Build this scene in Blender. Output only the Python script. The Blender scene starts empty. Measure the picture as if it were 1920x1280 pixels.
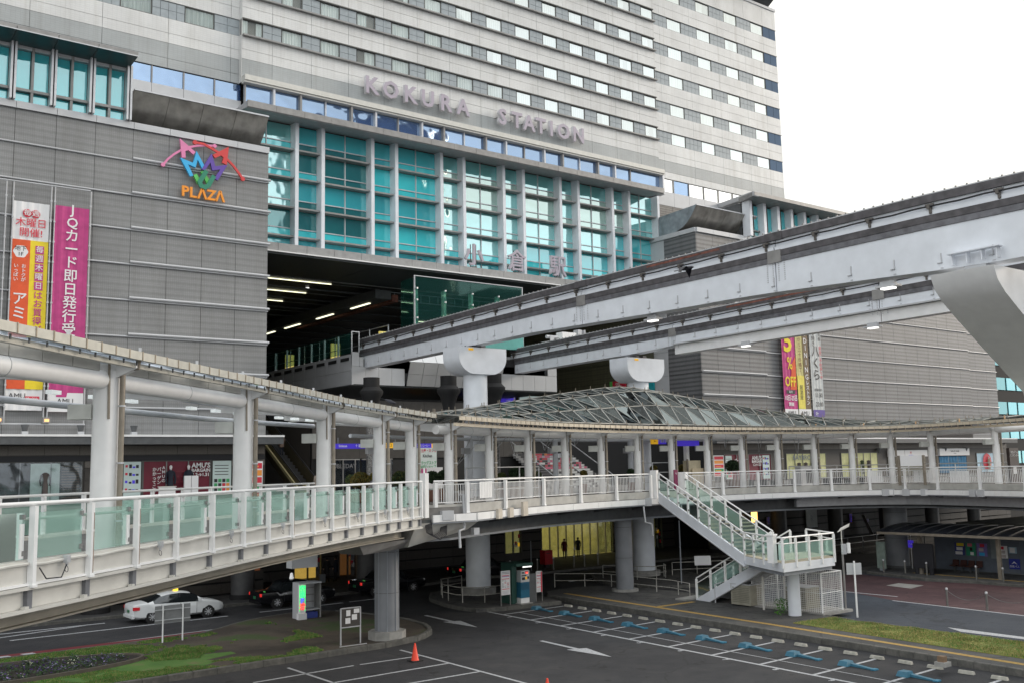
import bpy, bmesh, math, random
from mathutils import Vector, Matrix
random.seed(7)
PI = math.pi
# ---------------------------------------------------------------- camera, sky, sun, exposure
scene = bpy.context.scene
YAW, PITCH, ROLL, FPX, EYE = math.radians(53.0), math.radians(7.27), .0208, 1867., 7.6
r0 = Vector((math.sin(YAW), -math.cos(YAW), 0))
AX = Vector((math.cos(YAW)*math.cos(PITCH), math.sin(YAW)*math.cos(PITCH), math.sin(PITCH)))
u0 = r0.cross(AX)
RI = math.cos(ROLL)*r0-math.sin(ROLL)*u0
UP = math.cos(ROLL)*u0+math.sin(ROLL)*r0
cam = bpy.data.objects.new('camera', bpy.data.cameras.new('camera'))
scene.collection.objects.link(cam)
cam.matrix_world = Matrix(((RI.x, UP.x, -AX.x, 0), (RI.y, UP.y, -AX.y, 0), (RI.z, UP.z, -AX.z, EYE), (0, 0, 0, 1)))
cam.data.sensor_width = 36.0
cam.data.lens = FPX/1920*36
cam.data.clip_start = .2
cam.data.clip_end = 3000
scene.camera = cam

SUN_DIR = Vector((0.93, -0.26, 0.30)).normalized()
world = bpy.data.worlds.new('World'); scene.world = world; world.use_nodes = True
wn, wl = world.node_tree.nodes, world.node_tree.links
bg = wn['Background']
sky = wn.new('ShaderNodeTexSky'); sky.sky_type = 'NISHITA'; sky.sun_disc = False
sky.sun_elevation = math.asin(SUN_DIR.z); sky.sun_rotation = math.atan2(SUN_DIR.x, SUN_DIR.y)
sky.air_density = 1.2; sky.dust_density = 2.5; sky.ozone_density = 1.0
tc = wn.new('ShaderNodeTexCoord'); mp = wn.new('ShaderNodeMapping'); mp.inputs['Scale'].default_value = (1, 1, 2.6)
ns = wn.new('ShaderNodeTexNoise'); ns.inputs['Scale'].default_value = 1.6; ns.inputs['Detail'].default_value = 7; ns.inputs['Roughness'].default_value = .55
rp = wn.new('ShaderNodeValToRGB'); rp.color_ramp.elements[0].position = .36; rp.color_ramp.elements[1].position = .6
rp.color_ramp.elements[0].color = (.72, .72, .72, 1)
mx = wn.new('ShaderNodeMix'); mx.data_type = 'RGBA'; mx.inputs[7].default_value = (11.2, 11.2, 11.1, 1)
wl.new(tc.outputs['Generated'], mp.inputs[0]); wl.new(mp.outputs[0], ns.inputs['Vector'])
wl.new(ns.outputs['Fac'], rp.inputs[0]); wl.new(rp.outputs[0], mx.inputs[0])
n2 = wn.new('ShaderNodeTexNoise'); n2.inputs['Scale'].default_value = 1.1; n2.inputs['Detail'].default_value = 5; wl.new(mp.outputs[0], n2.inputs['Vector'])
r2 = wn.new('ShaderNodeValToRGB'); r2.color_ramp.elements[0].position = .40; r2.color_ramp.elements[1].position = .58
r2.color_ramp.elements[0].color = (.70, .655, .575, 1); r2.color_ramp.elements[1].color = (1, 1, .99, 1)
m3 = wn.new('ShaderNodeMix'); m3.data_type = 'RGBA'; m3.blend_type = 'MULTIPLY'; m3.inputs[0].default_value = 1; m3.inputs[7].default_value = (11.3, 11.8, 12.4, 1)
wl.new(n2.outputs['Fac'], r2.inputs[0]); wl.new(r2.outputs[0], m3.inputs[6]); wl.new(m3.outputs[2], mx.inputs[7])
wl.new(sky.outputs[0], mx.inputs[6]); wl.new(mx.outputs[2], bg.inputs['Color'])
bg.inputs['Strength'].default_value = 0.13
sun = bpy.data.objects.new('sun', bpy.data.lights.new('sun', 'SUN')); scene.collection.objects.link(sun)
sun.data.energy = 1.3; sun.data.angle = math.radians(14); sun.data.color = (1, .88, .74)
sun.rotation_euler = SUN_DIR.to_track_quat('Z', 'Y').to_euler()
vs = scene.view_settings
vs.view_transform = 'Standard'; vs.look = 'None'; vs.exposure = 0.32; vs.gamma = 1; vs.use_curve_mapping = False
scene.cycles.max_bounces = 7; scene.cycles.transparent_max_bounces = 14

# ---------------------------------------------------------------- points on real surfaces measured in the photograph
def ray(px, py):
    return AX+(px-960)/FPX*RI+(640-py)/FPX*UP
def G(px, py, z=0.):
    d = ray(px, py); t = (z-EYE)/d.z; return Vector((d.x*t, d.y*t, z))
def FY(px, py, Y):
    d = ray(px, py); t = Y/d.y; return Vector((d.x*t, Y, EYE+d.z*t))
def FX(px, py, X):
    d = ray(px, py); t = X/d.x; return Vector((X, d.y*t, EYE+d.z*t))
def W(px, dep, z=0.):
    d = ray(px, 880)*dep; return Vector((d.x, d.y, z))
def seen(p, m=260):
    v = Vector(p)-Vector((0, 0, EYE)); c = v.dot(AX)
    if c < 1: return False
    return -m < 960+FPX*v.dot(RI)/c < 1920+m and -m < 640-FPX*v.dot(UP)/c < 1280+m

# ---------------------------------------------------------------- materials
MATS = {}
def nodes(name):
    m = bpy.data.materials.new(name); m.use_nodes = True
    return m, m.node_tree.nodes, m.node_tree.links, m.node_tree.nodes['Principled BSDF']
def mat(name, col, rough=.6, metal=0., var=.12, scale=3., bump=0., emit=None, es=1., spec=.5, streak=0.):
    if name in MATS: return MATS[name]
    m, n, l, b = nodes(name)
    b.inputs['Roughness'].default_value = rough; b.inputs['Metallic'].default_value = metal
    b.inputs['Specular IOR Level'].default_value = spec
    c = (*col, 1)
    b.inputs['Base Color'].default_value = c
    if var > 0:
        g = n.new('ShaderNodeNewGeometry'); t = n.new('ShaderNodeTexNoise'); t.inputs['Scale'].default_value = scale; t.inputs['Detail'].default_value = 6
        mpn = n.new('ShaderNodeMapping')
        if streak: mpn.inputs['Scale'].default_value = (1, 1, streak)
        l.new(g.outputs['Position'], mpn.inputs[0]); l.new(mpn.outputs[0], t.inputs['Vector'])
        r = n.new('ShaderNodeValToRGB'); r.color_ramp.elements[0].position = .3; r.color_ramp.elements[1].position = .7
        r.color_ramp.elements[0].color = (*[x*(1-var) for x in col], 1); r.color_ramp.elements[1].color = (*[min(1, x*(1+var)) for x in col], 1)
        l.new(t.outputs['Fac'], r.inputs[0]); l.new(r.outputs[0], b.inputs['Base Color'])
        if bump:
            bp = n.new('ShaderNodeBump'); bp.inputs['Strength'].default_value = bump; bp.inputs['Distance'].default_value = .02
            t2 = n.new('ShaderNodeTexNoise'); t2.inputs['Scale'].default_value = scale*12; l.new(g.outputs['Position'], t2.inputs['Vector'])
            l.new(t2.outputs['Fac'], bp.inputs['Height']); l.new(bp.outputs[0], b.inputs['Normal'])
    if emit:
        b.inputs['Emission Color'].default_value = (*emit, 1); b.inputs['Emission Strength'].default_value = es
    MATS[name] = m; return m
def tile(name, c1, c2, mortar, bw, rh, stripe=0., bump=.3, rough=.45):
    """small wall tiles, laid in world metres: x+y along the wall, z up; alternate rows darkened, rib shade put into the colour"""
    m, n, l, b = nodes(name); b.inputs['Roughness'].default_value = rough
    g = n.new('ShaderNodeNewGeometry'); s = n.new('ShaderNodeSeparateXYZ'); l.new(g.outputs['Position'], s.inputs[0])
    ad = n.new('ShaderNodeMath'); l.new(s.outputs[0], ad.inputs[0]); l.new(s.outputs[1], ad.inputs[1])
    cb = n.new('ShaderNodeCombineXYZ'); l.new(ad.outputs[0], cb.inputs[0]); l.new(s.outputs[2], cb.inputs[1])
    br = n.new('ShaderNodeTexBrick'); l.new(cb.outputs[0], br.inputs['Vector'])
    for k, v in (('Color1', c1), ('Color2', c2), ('Mortar', mortar)): br.inputs[k].default_value = (*v, 1)
    br.inputs['Scale'].default_value = 1; br.inputs['Brick Width'].default_value = bw; br.inputs['Row Height'].default_value = rh
    br.inputs['Mortar Size'].default_value = rh*.07; br.offset = 0
    ns_ = n.new('ShaderNodeTexNoise'); ns_.inputs['Scale'].default_value = .35; ns_.inputs['Detail'].default_value = 5; l.new(g.outputs['Position'], ns_.inputs['Vector'])
    rr = n.new('ShaderNodeValToRGB'); rr.color_ramp.elements[0].color = (.84, .84, .84, 1); rr.color_ramp.elements[1].color = (1, 1, 1, 1)
    rr.color_ramp.elements[0].position = .32; rr.color_ramp.elements[1].position = .62
    l.new(ns_.outputs['Fac'], rr.inputs[0])
    mu = n.new('ShaderNodeMix'); mu.data_type = 'RGBA'; mu.blend_type = 'MULTIPLY'; mu.inputs[0].default_value = 1
    l.new(br.outputs['Color'], mu.inputs[6]); l.new(rr.outputs[0], mu.inputs[7]); out = mu.outputs[2]
    if stripe:
        md = n.new('ShaderNodeMath'); md.operation = 'PINGPONG'; md.inputs[1].default_value = rh*1.0; l.new(s.outputs[2], md.inputs[0])
        mr = n.new('ShaderNodeMapRange'); mr.inputs[1].default_value = rh*.35; mr.inputs[2].default_value = rh*.65; mr.inputs[3].default_value = 1-stripe; mr.inputs[4].default_value = 1+stripe*.4
        l.new(md.outputs[0], mr.inputs[0])
        m2 = n.new('ShaderNodeMix'); m2.data_type = 'RGBA'; m2.blend_type = 'MULTIPLY'; m2.inputs[0].default_value = 1
        l.new(out, m2.inputs[6]); l.new(mr.outputs[0], m2.inputs[7]); out = m2.outputs[2]
    ms_ = n.new('ShaderNodeMapping'); ms_.inputs['Scale'].default_value = (1, 1, .06); l.new(g.outputs['Position'], ms_.inputs[0])
    n3 = n.new('ShaderNodeTexNoise'); n3.inputs['Scale'].default_value = 1.7; n3.inputs['Detail'].default_value = 6; n3.inputs['Roughness'].default_value = .7; l.new(ms_.outputs[0], n3.inputs['Vector'])
    r3 = n.new('ShaderNodeValToRGB'); r3.color_ramp.elements[0].position = .28; r3.color_ramp.elements[1].position = .5; r3.color_ramp.elements[0].color = (.86, .85, .83, 1); l.new(n3.outputs['Fac'], r3.inputs[0])
    m5 = n.new('ShaderNodeMix'); m5.data_type = 'RGBA'; m5.blend_type = 'MULTIPLY'; m5.inputs[0].default_value = 1; l.new(out, m5.inputs[6]); l.new(r3.outputs[0], m5.inputs[7]); out = m5.outputs[2]
    l.new(out, b.inputs['Base Color'])
    bp = n.new('ShaderNodeBump'); bp.inputs['Strength'].default_value = bump; bp.inputs['Distance'].default_value = .01
    bp.invert = True
    l.new(br.outputs['Fac'], bp.inputs['Height']); l.new(bp.outputs[0], b.inputs['Normal'])
    MATS[name] = m; return m
def glass(name, body, refl=.35, tint=(.9, .95, 1), rough=.03, wob=.012, trans=0., fk=1.2):
    """coated window glass: a mirror film over what stands behind it (blind, dark room) or over clear glass"""
    m, n, l, b = nodes(name); n.remove(b)
    out = n['Material Output']
    d = n.new('ShaderNodeBsdfDiffuse'); d.inputs[0].default_value = (*body, 1); base = d.outputs[0]
    if trans:
        t = n.new('ShaderNodeBsdfTransparent'); t.inputs[0].default_value = (*[.55+.45*x for x in tint], 1)
        mt = n.new('ShaderNodeMixShader'); mt.inputs[0].default_value = trans; l.new(base, mt.inputs[1]); l.new(t.outputs[0], mt.inputs[2]); base = mt.outputs[0]
    g = n.new('ShaderNodeBsdfGlossy'); g.inputs[0].default_value = (*tint, 1); g.inputs['Roughness'].default_value = rough
    lw = n.new('ShaderNodeFresnel'); lw.inputs[0].default_value = 1.5
    ma = n.new('ShaderNodeMath'); ma.operation = 'MULTIPLY_ADD'; ma.inputs[1].default_value = fk; ma.inputs[2].default_value = refl; ma.use_clamp = True
    l.new(lw.outputs[0], ma.inputs[0])
    mxs = n.new('ShaderNodeMixShader'); l.new(ma.outputs[0], mxs.inputs[0]); l.new(base, mxs.inputs[1]); l.new(g.outputs[0], mxs.inputs[2])
    if wob:
        ge = n.new('ShaderNodeNewGeometry'); t = n.new('ShaderNodeTexNoise'); t.inputs['Scale'].default_value = .7; t.inputs['Detail'].default_value = 1; l.new(ge.outputs['Position'], t.inputs['Vector'])
        bp = n.new('ShaderNodeBump'); bp.inputs['Strength'].default_value = 1; bp.inputs['Distance'].default_value = wob*2; l.new(t.outputs['Fac'], bp.inputs['Height']); l.new(bp.outputs[0], g.inputs['Normal'])
    l.new(mxs.outputs[0], out.inputs[0]); MATS[name] = m; return m
def stuffmat(name, cols, scale, rough=.9, detail=8, pos=(.35, .5, .65), bump=.5, worn=0):
    m, n, l, b = nodes(name); b.inputs['Roughness'].default_value = rough
    g = n.new('ShaderNodeNewGeometry'); t = n.new('ShaderNodeTexNoise'); t.inputs['Scale'].default_value = scale; t.inputs['Detail'].default_value = detail; t.inputs['Roughness'].default_value = .65
    l.new(g.outputs['Position'], t.inputs['Vector'])
    r = n.new('ShaderNodeValToRGB'); r.color_ramp.elements[0].position = pos[0]; r.color_ramp.elements[0].color = (*cols[0], 1)
    r.color_ramp.elements[1].position = pos[2]; r.color_ramp.elements[1].color = (*cols[-1], 1)
    if len(cols) == 3:
        e = r.color_ramp.elements.new(pos[1]); e.color = (*cols[1], 1)
    l.new(t.outputs['Fac'], r.inputs[0]); out = r.outputs[0]
    if worn:      # broad wear, oil spots, fine cracks and pale grit
        def mul(o, f0, p0, p1, c0, c1=(1, 1, 1)):
            rr = n.new('ShaderNodeValToRGB'); rr.color_ramp.elements[0].position = p0; rr.color_ramp.elements[1].position = p1; rr.color_ramp.elements[0].color = (*c0, 1); rr.color_ramp.elements[1].color = (*c1, 1); l.new(f0, rr.inputs[0])
            q_ = n.new('ShaderNodeMix'); q_.data_type = 'RGBA'; q_.blend_type = 'MULTIPLY'; q_.inputs[0].default_value = 1; l.new(o, q_.inputs[6]); l.new(rr.outputs[0], q_.inputs[7]); return q_.outputs[2]
        def nz(sc, d=4, w=0):
            k = n.new('ShaderNodeTexNoise'); k.inputs['Scale'].default_value = sc; k.inputs['Detail'].default_value = d; k.inputs['Distortion'].default_value = w; l.new(g.outputs['Position'], k.inputs['Vector']); return k.outputs['Fac']
        out = mul(out, nz(.16, 3, .6), .4, .62, (.80, .80, .82), (1.22, 1.2, 1.16)); out = mul(out, nz(1.5, 2), .29, .34, (.45, .45, .46)); out = mul(out, nz(28, 2), .66, .74, (1, 1, 1), (1.9, 1.9, 1.8))
        vo = n.new('ShaderNodeTexVoronoi'); vo.feature = 'DISTANCE_TO_EDGE'; vo.inputs['Scale'].default_value = .16; wp = n.new('ShaderNodeVectorMath'); wp.operation = 'ADD'; nv = n.new('ShaderNodeTexNoise'); nv.inputs['Scale'].default_value = .9; nv.inputs['Detail'].default_value = 5
        l.new(g.outputs['Position'], nv.inputs['Vector']); l.new(g.outputs['Position'], wp.inputs[0]); l.new(nv.outputs['Color'], wp.inputs[1]); l.new(wp.outputs[0], vo.inputs['Vector']); out = mul(out, vo.outputs['Distance'], .002, .006, (.5, .5, .5))
    l.new(out, b.inputs['Base Color'])
    bp = n.new('ShaderNodeBump'); bp.inputs['Strength'].default_value = bump; bp.inputs['Distance'].default_value = .02
    t2 = n.new('ShaderNodeTexNoise'); t2.inputs['Scale'].default_value = 60; l.new(g.outputs['Position'], t2.inputs['Vector']); l.new(t2.outputs['Fac'], bp.inputs['Height']); l.new(bp.outputs[0], b.inputs['Normal'])
    MATS[name] = m; return m

hotel_white = tile('hotel_white_tile', (.70, .705, .70), (.675, .68, .675), (.60, .61, .61), .3, .15)
hotel_grey = tile('hotel_grey_tile', (.40, .425, .43), (.385, .405, .41), (.33, .35, .36), .3, .15)
wall_tile = tile('grey_wall_tile', (.262, .266, .268), (.245, .249, .252), (.215, .218, .22), .12, .2, .10)
wall_tile_r = tile('ribbed_wall_tile', (.180, .182, .188), (.162, .166, .174), (.125, .127, .132), .12, .2, .34)
olive_tile = tile('inner_wall_tile', (.13, .125, .08), (.12, .115, .075), (.07, .07, .05), .5, .25, .1)
slate = mat('slate_panel', (.31, .35, .375), .5, var=.1)
louver = tile('louvre_panel', (.20, .19, .18), (.19, .18, .17), (.05, .05, .05), 3., .12, .3)
cornice = mat('cornice_metal', (.50, .51, .53), .45, .1, var=.06, scale=1)
alu = mat('aluminium', (.52, .53, .55), .4, .35, var=.08)
alu_dark = mat('dull_aluminium', (.27, .265, .26), .5, .3, var=.15, scale=2)
steel = mat('brushed_steel', (.36, .345, .32), .38, .5, var=.35, scale=1.2, streak=.6)
white = mat('white_paint', (.82, .82, .82), .38, var=.05, scale=2, spec=.4)
white_blue = mat('pale_blue_paint', (.72, .75, .80), .42, var=.06, scale=1.5)
cream = mat('cream_paint', (.60, .585, .545), .5, var=.08, scale=2)
beige = mat('beige_girder_paint', (.42, .385, .32), .6, var=.15, scale=1.5)
dgrey = mat('dark_grey_paint', (.09, .095, .10), .6, var=.15)
grey = mat('grey_paint', (.26, .28, .31), .5, var=.08)
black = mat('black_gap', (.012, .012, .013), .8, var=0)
rustband = mat('worn_running_rail', (.085, .08, .086), .6, .1, var=.35, scale=3, streak=1)
rustred = mat('rusty_rail_top', (.19, .07, .05), .7, .1, var=.5, scale=5)
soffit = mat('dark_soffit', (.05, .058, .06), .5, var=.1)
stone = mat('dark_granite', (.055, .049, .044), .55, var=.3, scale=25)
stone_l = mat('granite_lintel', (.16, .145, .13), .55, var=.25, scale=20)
concrete = mat('concrete', (.30, .295, .28), .85, var=.2, scale=2, bump=.3)
col_grey = mat('grey_column_paint', (.21, .22, .24), .55, var=.12, scale=1.2)
frame_dark = mat('window_frame', (.09, .09, .085), .5, var=0)
gutter_c = mat('gutter_panel', (.50, .485, .43), .5, var=.12, scale=4)
fin_c = mat('gutter_fin', (.36, .30, .23), .6, var=.2, scale=6)  # orange brown puts the low sun on the fins into their colour
pipe_b = mat('downpipe_bronze', (.27, .235, .19), .42, .3, var=.15, scale=3)
paper = mat('white_board', (.75, .75, .76), .5, var=0)
ink = mat('black_print', (.02, .02, .025), .6, var=0)
redp = mat('red_print', (.62, .03, .06), .5, var=0)
magenta = mat('magenta_cloth', (.50, .055, .22), .7, var=.12, scale=2)
yellow = mat('yellow_cloth', (.80, .62, .03), .7, var=.08)
orange_red = mat('orange_red_cloth', (.70, .10, .03), .7, var=.1)
maroon = mat('maroon_display', (.16, .012, .03), .5, var=.1)
sign_blue = mat('blue_sign', (.035, .02, .34), .4, var=0, emit=(.07, .04, .6), es=.35)
sign_yel = mat('yellow_sign', (.8, .42, .02), .4, var=0, emit=(.9, .5, .02), es=.3)
lilac = mat('lilac_letter', (.41, .365, .43), .45, var=.04)
letter_edge = mat('letter_side', (.60, .59, .62), .4, var=.03)
curtain = mat('net_curtain', (.70, .76, .74), .8, var=.16, scale=9, streak=.05)
win_glass = glass('hotel_window_glass', (.40, .43, .42), .01, (.75, .8, .8), wob=.003, trans=.88, fk=.7)
blue_glass = glass('blue_corner_glass', (.07, .10, .15), .02, (.5, .65, .85), wob=0, fk=.8)
strip_glass = glass('blue_strip_glass', (.05, .10, .24), .38, (.6, .78, 1))
teal = glass('teal_blind_glass', (.04, .46, .53), .22, (.7, .95, .95))
teal_dk = glass('deep_teal_glass', (.012, .16, .17), .20, (.6, .9, .9))
teal_lt = glass('turquoise_glass', (.06, .66, .72), .15, (.75, .98, .98))
teal_pale = glass('pale_sky_glass', (.20, .36, .32), .40, (.80, .95, .90))
teal_sky = glass('teal_sky_glass', (.10, .46, .47), .42, (.74, .97, .96))
rail_glass = glass('frosted_green_glass', (.44, .70, .61), .03, (.78, .97, .91), rough=.08, trans=.60)
screen_glass = glass('clear_green_screen', (.03, .16, .14), .01, (.55, .8, .74), trans=.90, fk=.4, wob=0)
dome_glass = glass('roof_glass', (.09, .10, .10), .08, (.22, .25, .25), wob=.03, trans=.45, fk=1.0)
shop_glass = glass('shop_glass', (.03, .04, .045), .02, (.9, .95, 1), trans=.93, fk=.8)
warm = mat('warm_light', (.9, .8, .5), .5, var=0, emit=(1, .80, .30), es=1.7)
warm2 = mat('amber_room', (.4, .3, .1), .5, var=.3, scale=2, emit=(1, .62, .12), es=.42)
warm_dim = mat('dim_warm_room', (.32, .28, .12), .6, var=.3, scale=2, emit=(.80, .72, .22), es=.14)
tube_light = mat('tube_light', (1, 1, .9), .5, var=0, emit=(1, .98, .68), es=1.5)
white_light = mat('cool_lamp', (1, 1, 1), .5, var=0, emit=(1, 1, .95), es=1.1)
asphalt = stuffmat('asphalt', ((.022, .023, .027), (.029, .030, .034), (.038, .038, .041)), .9, worn=1)
asphalt_w = stuffmat('blue_grey_asphalt', ((.026, .034, .050), (.032, .041, .057), (.039, .048, .063)), .7, worn=1)  # bluer asphalt for the road on the right
redroad = stuffmat('red_brown_asphalt', ((.050, .023, .028), (.066, .032, .037), (.080, .042, .046)), .9, worn=1)
redstrip = mat('red_lane_paint', (.14, .018, .024), .8, var=.15, scale=6)
paving = stuffmat('grey_paving', ((.055, .056, .058), (.072, .072, .071), (.092, .09, .087)), 1.2, worn=1)
kerb_m = stuffmat('kerb_stone', ((.075, .075, .07), (.10, .098, .09), (.135, .13, .12)), 3)
road_white = mat('road_paint', (.40, .41, .43), .8, var=.3, scale=12)
tactile = mat('tactile_yellow', (.36, .23, .06), .8, var=.25, scale=8)
soil = stuffmat('bare_soil_and_turf', ((.045, .036, .028), (.078, .063, .048), (.05, .075, .025)), .28, pos=(.40, .54, .60))
turf = stuffmat('dry_turf', ((.26, .24, .06), (.18, .21, .045), (.07, .15, .03)), .5, pos=(.45, .56, .66))

# ---------------------------------------------------------------- mesh and object helpers
COL = scene.collection
WL = {}
class MB:
    def __init__(s): s.v = []; s.f = []; s.m = []
    def add(s, vs_, fs, mi=0):
        o = len(s.v); s.v += [tuple(v) for v in vs_]; s.f += [tuple(i+o for i in f) for f in fs]; s.m += [mi]*len(fs); return s
    def hexa(s, a, mi=0):
        return s.add(a, [(3, 2, 1, 0), (4, 5, 6, 7), (0, 1, 5, 4), (1, 2, 6, 5), (2, 3, 7, 6), (3, 0, 4, 7)], mi)
    def box(s, x0, x1, y0, y1, z0, z1, mi=0):
        return s.hexa([(x0, y0, z0), (x1, y0, z0), (x1, y1, z0), (x0, y1, z0), (x0, y0, z1), (x1, y0, z1), (x1, y1, z1), (x0, y1, z1)], mi)
    def ob(s, c, u, hu, hn, z0, z1, mi=0):
        """upright box at c (x, y), half length hu along u, half width hn across"""
        u = Vector((u[0], u[1])).normalized(); n = Vector((-u.y, u.x)); c = Vector((c[0], c[1]))
        q = [c-u*hu-n*hn, c+u*hu-n*hn, c+u*hu+n*hn, c-u*hu+n*hn]
        return s.hexa([(p.x, p.y, z0) for p in q]+[(p.x, p.y, z1) for p in q], mi)
    def beam(s, p, q, w, h, mi=0):
        p, q = Vector(p), Vector(q); d = (q-p).normalized()
        n = Vector((-d.y, d.x, 0)); n = n.normalized()*w/2 if n.length > 1e-4 else Vector((w/2, 0, 0)); k = d.cross(n).normalized()*h/2
        return s.hexa([p-n-k, q-n-k, q+n-k, p+n-k, p-n+k, q-n+k, q+n+k, p+n+k], mi)
    def tube(s, pts, r, n=8, cap=True, mi=0):
        pts = [Vector(p) for p in pts]; rings = []; ref = None
        for i, p in enumerate(pts):
            d = (pts[min(i+1, len(pts)-1)]-pts[max(i-1, 0)]).normalized()
            if ref is None: ref = d.orthogonal().normalized()
            ref = (ref-d*ref.dot(d)).normalized(); b = d.cross(ref)
            rr = r[i] if isinstance(r, (list, tuple)) else r
            rings.append([p+(ref*math.cos(2*PI*k/n)+b*math.sin(2*PI*k/n))*rr for k in range(n)])
        vs_ = [v for R_ in rings for v in R_]; fs = []
        for i in range(len(pts)-1):
            for k in range(n): fs.append((i*n+k, i*n+(k+1) % n, (i+1)*n+(k+1) % n, (i+1)*n+k))
        if cap: fs.append(tuple(range(n))[::-1]); fs.append(tuple((len(pts)-1)*n+k for k in range(n)))
        return s.add(vs_, fs, mi)
    def cyl(s, x, y, z0, z1, r, n=20, r2=None, mi=0):
        return s.tube([(x, y, z0), (x, y, z1)], [r, r if r2 is None else r2], n, mi=mi)
    def lathe(s, prof, x, y, n=16, mi=0):
        vs_ = [(x+r*math.cos(2*PI*k/n), y+r*math.sin(2*PI*k/n), z) for r, z in prof for k in range(n)]
        fs = [(i*n+k, i*n+(k+1) % n, (i+1)*n+(k+1) % n, (i+1)*n+k) for i in range(len(prof)-1) for k in range(n)]
        fs += [tuple(range(n))[::-1], tuple((len(prof)-1)*n+k for k in range(n))]
        return s.add(vs_, fs, mi)
    def ext(s, poly, d, mi=0):
        """prism: closed polygon of 3D points pushed along vector d"""
        n = len(poly); d = Vector(d); a = [Vector(p) for p in poly]
        return s.add(a+[p+d for p in a], [tuple(range(n))[::-1], tuple(range(n, 2*n))]+[(i, (i+1) % n, (i+1) % n+n, i+n) for i in range(n)], mi)
    def prism(s, poly, z0, z1, mi=0):
        return s.ext([(p[0], p[1], z0) for p in poly], (0, 0, z1-z0), mi)
    def quad(s, a, b, c, d, mi=0): return s.add([a, b, c, d], [(0, 1, 2, 3)], mi)
    def mesh(s, name, mats, org=(0, 0, 0), smooth=False):
        me = bpy.data.meshes.new(name); ox, oy, oz = org
        me.from_pydata([(x-ox, y-oy, z-oz) for x, y, z in s.v], [], s.f)
        ms = mats if isinstance(mats, (list, tuple)) else [mats]
        for m_ in ms: me.materials.append(m_)
        if len(ms) > 1: me.polygons.foreach_set('material_index', s.m)
        bm = bmesh.new(); bm.from_mesh(me); bmesh.ops.recalc_face_normals(bm, faces=bm.faces); bm.to_mesh(me); bm.free()
        if smooth:
            me.polygons.foreach_set('use_smooth', [True]*len(me.polygons)); me.set_sharp_from_angle(angle=math.radians(40))
        me.update(); return me
    def build(s, name, mats, parent=None, smooth=False, **pr):
        xs = [v[0] for v in s.v]; ys = [v[1] for v in s.v]; zs = [v[2] for v in s.v]
        org = Vector(((min(xs)+max(xs))/2, (min(ys)+max(ys))/2, min(zs)))
        return put(name, s.mesh(name, mats, org, smooth), org, parent, **pr)
def put(name, me, loc, parent=None, rz=0., **pr):
    o = bpy.data.objects.new(name, me); COL.objects.link(o); loc = Vector(loc)
    if parent: o.parent = parent; o.location = loc-WL[parent]
    else: o.location = loc
    WL[o] = loc; o.rotation_euler.z = rz
    for k, v in pr.items():
        if v: o[k] = v
    return o
def thing(name, label, category, loc=(0, 0, 0), group=None, rz=0.):
    return put(name, None, loc, None, rz, label=label, category=category, group=group)
CACHE = {}
def piece(name, m, parent, x0, x1, y0, y1, z0, z1, **pr):
    """one box-shaped piece; alike pieces share their mesh data"""
    k = (name, m.name, round(x1-x0, 3), round(y1-y0, 3), round(z1-z0, 3))
    if k not in CACHE:
        a, b, c = k[2]/2, k[3]/2, k[4]
        CACHE[k] = MB().box(-a, a, -b, b, 0, c).mesh(name, m)
    return put(name, CACHE[k], ((x0+x1)/2, (y0+y1)/2, z0), parent, **pr)
def bx(name, m, parent, x0, x1, y0, y1, z0, z1, **pr): return MB().box(x0, x1, y0, y1, z0, z1).build(name, m, parent, **pr)
def dup(root, loc, rz=0., label=None, group=None):
    def cp(o, par):
        c = o.copy(); COL.objects.link(c); c.parent = par
        for ch in KIDS.get(o, []): cp(ch, c)
        return c
    KIDS = {}
    for o_ in WL:
        if o_.parent: KIDS.setdefault(o_.parent, []).append(o_)
    r = cp(root, None); r.location = Vector(loc); r.rotation_euler.z = rz
    if label: r['label'] = label
    if group: r['group'] = group
    return r
def text(body, size, at, u, m, parent=None, ext=.01, bold=0., name='lettering', align='CENTER', sx=1., vertical=False, up=(0, 0, 1), **pr):
    """flat or raised lettering: at = anchor, u = reading direction"""
    if vertical: body = '\n'.join(body)
    c = bpy.data.curves.new('t', 'FONT'); c.body = body; c.size = size; c.align_x = align; c.align_y = 'CENTER'
    c.extrude = ext/2; c.offset = bold*size; c.resolution_u = 2
    if vertical: c.space_line = 1.0
    t = bpy.data.objects.new('t', c); COL.objects.link(t)
    dg = bpy.context.evaluated_depsgraph_get(); me = bpy.data.meshes.new_from_object(t.evaluated_get(dg))
    bpy.data.objects.remove(t); bpy.data.curves.remove(c)
    u = Vector(u).normalized(); up = Vector(up); n = u.cross(up); at = Vector(at)
    me.transform(Matrix(((u.x*sx, up.x, n.x, 0), (u.y*sx, up.y, n.y, 0), (u.z*sx, up.z, n.z, 0), (0, 0, 0, 1))))
    me.materials.clear()
    for m_ in (m if isinstance(m, (list, tuple)) else [m]): me.materials.append(m_)
    me.name = name
    return put(name, me, at, parent, **pr)
X = (1, 0, 0)
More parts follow.
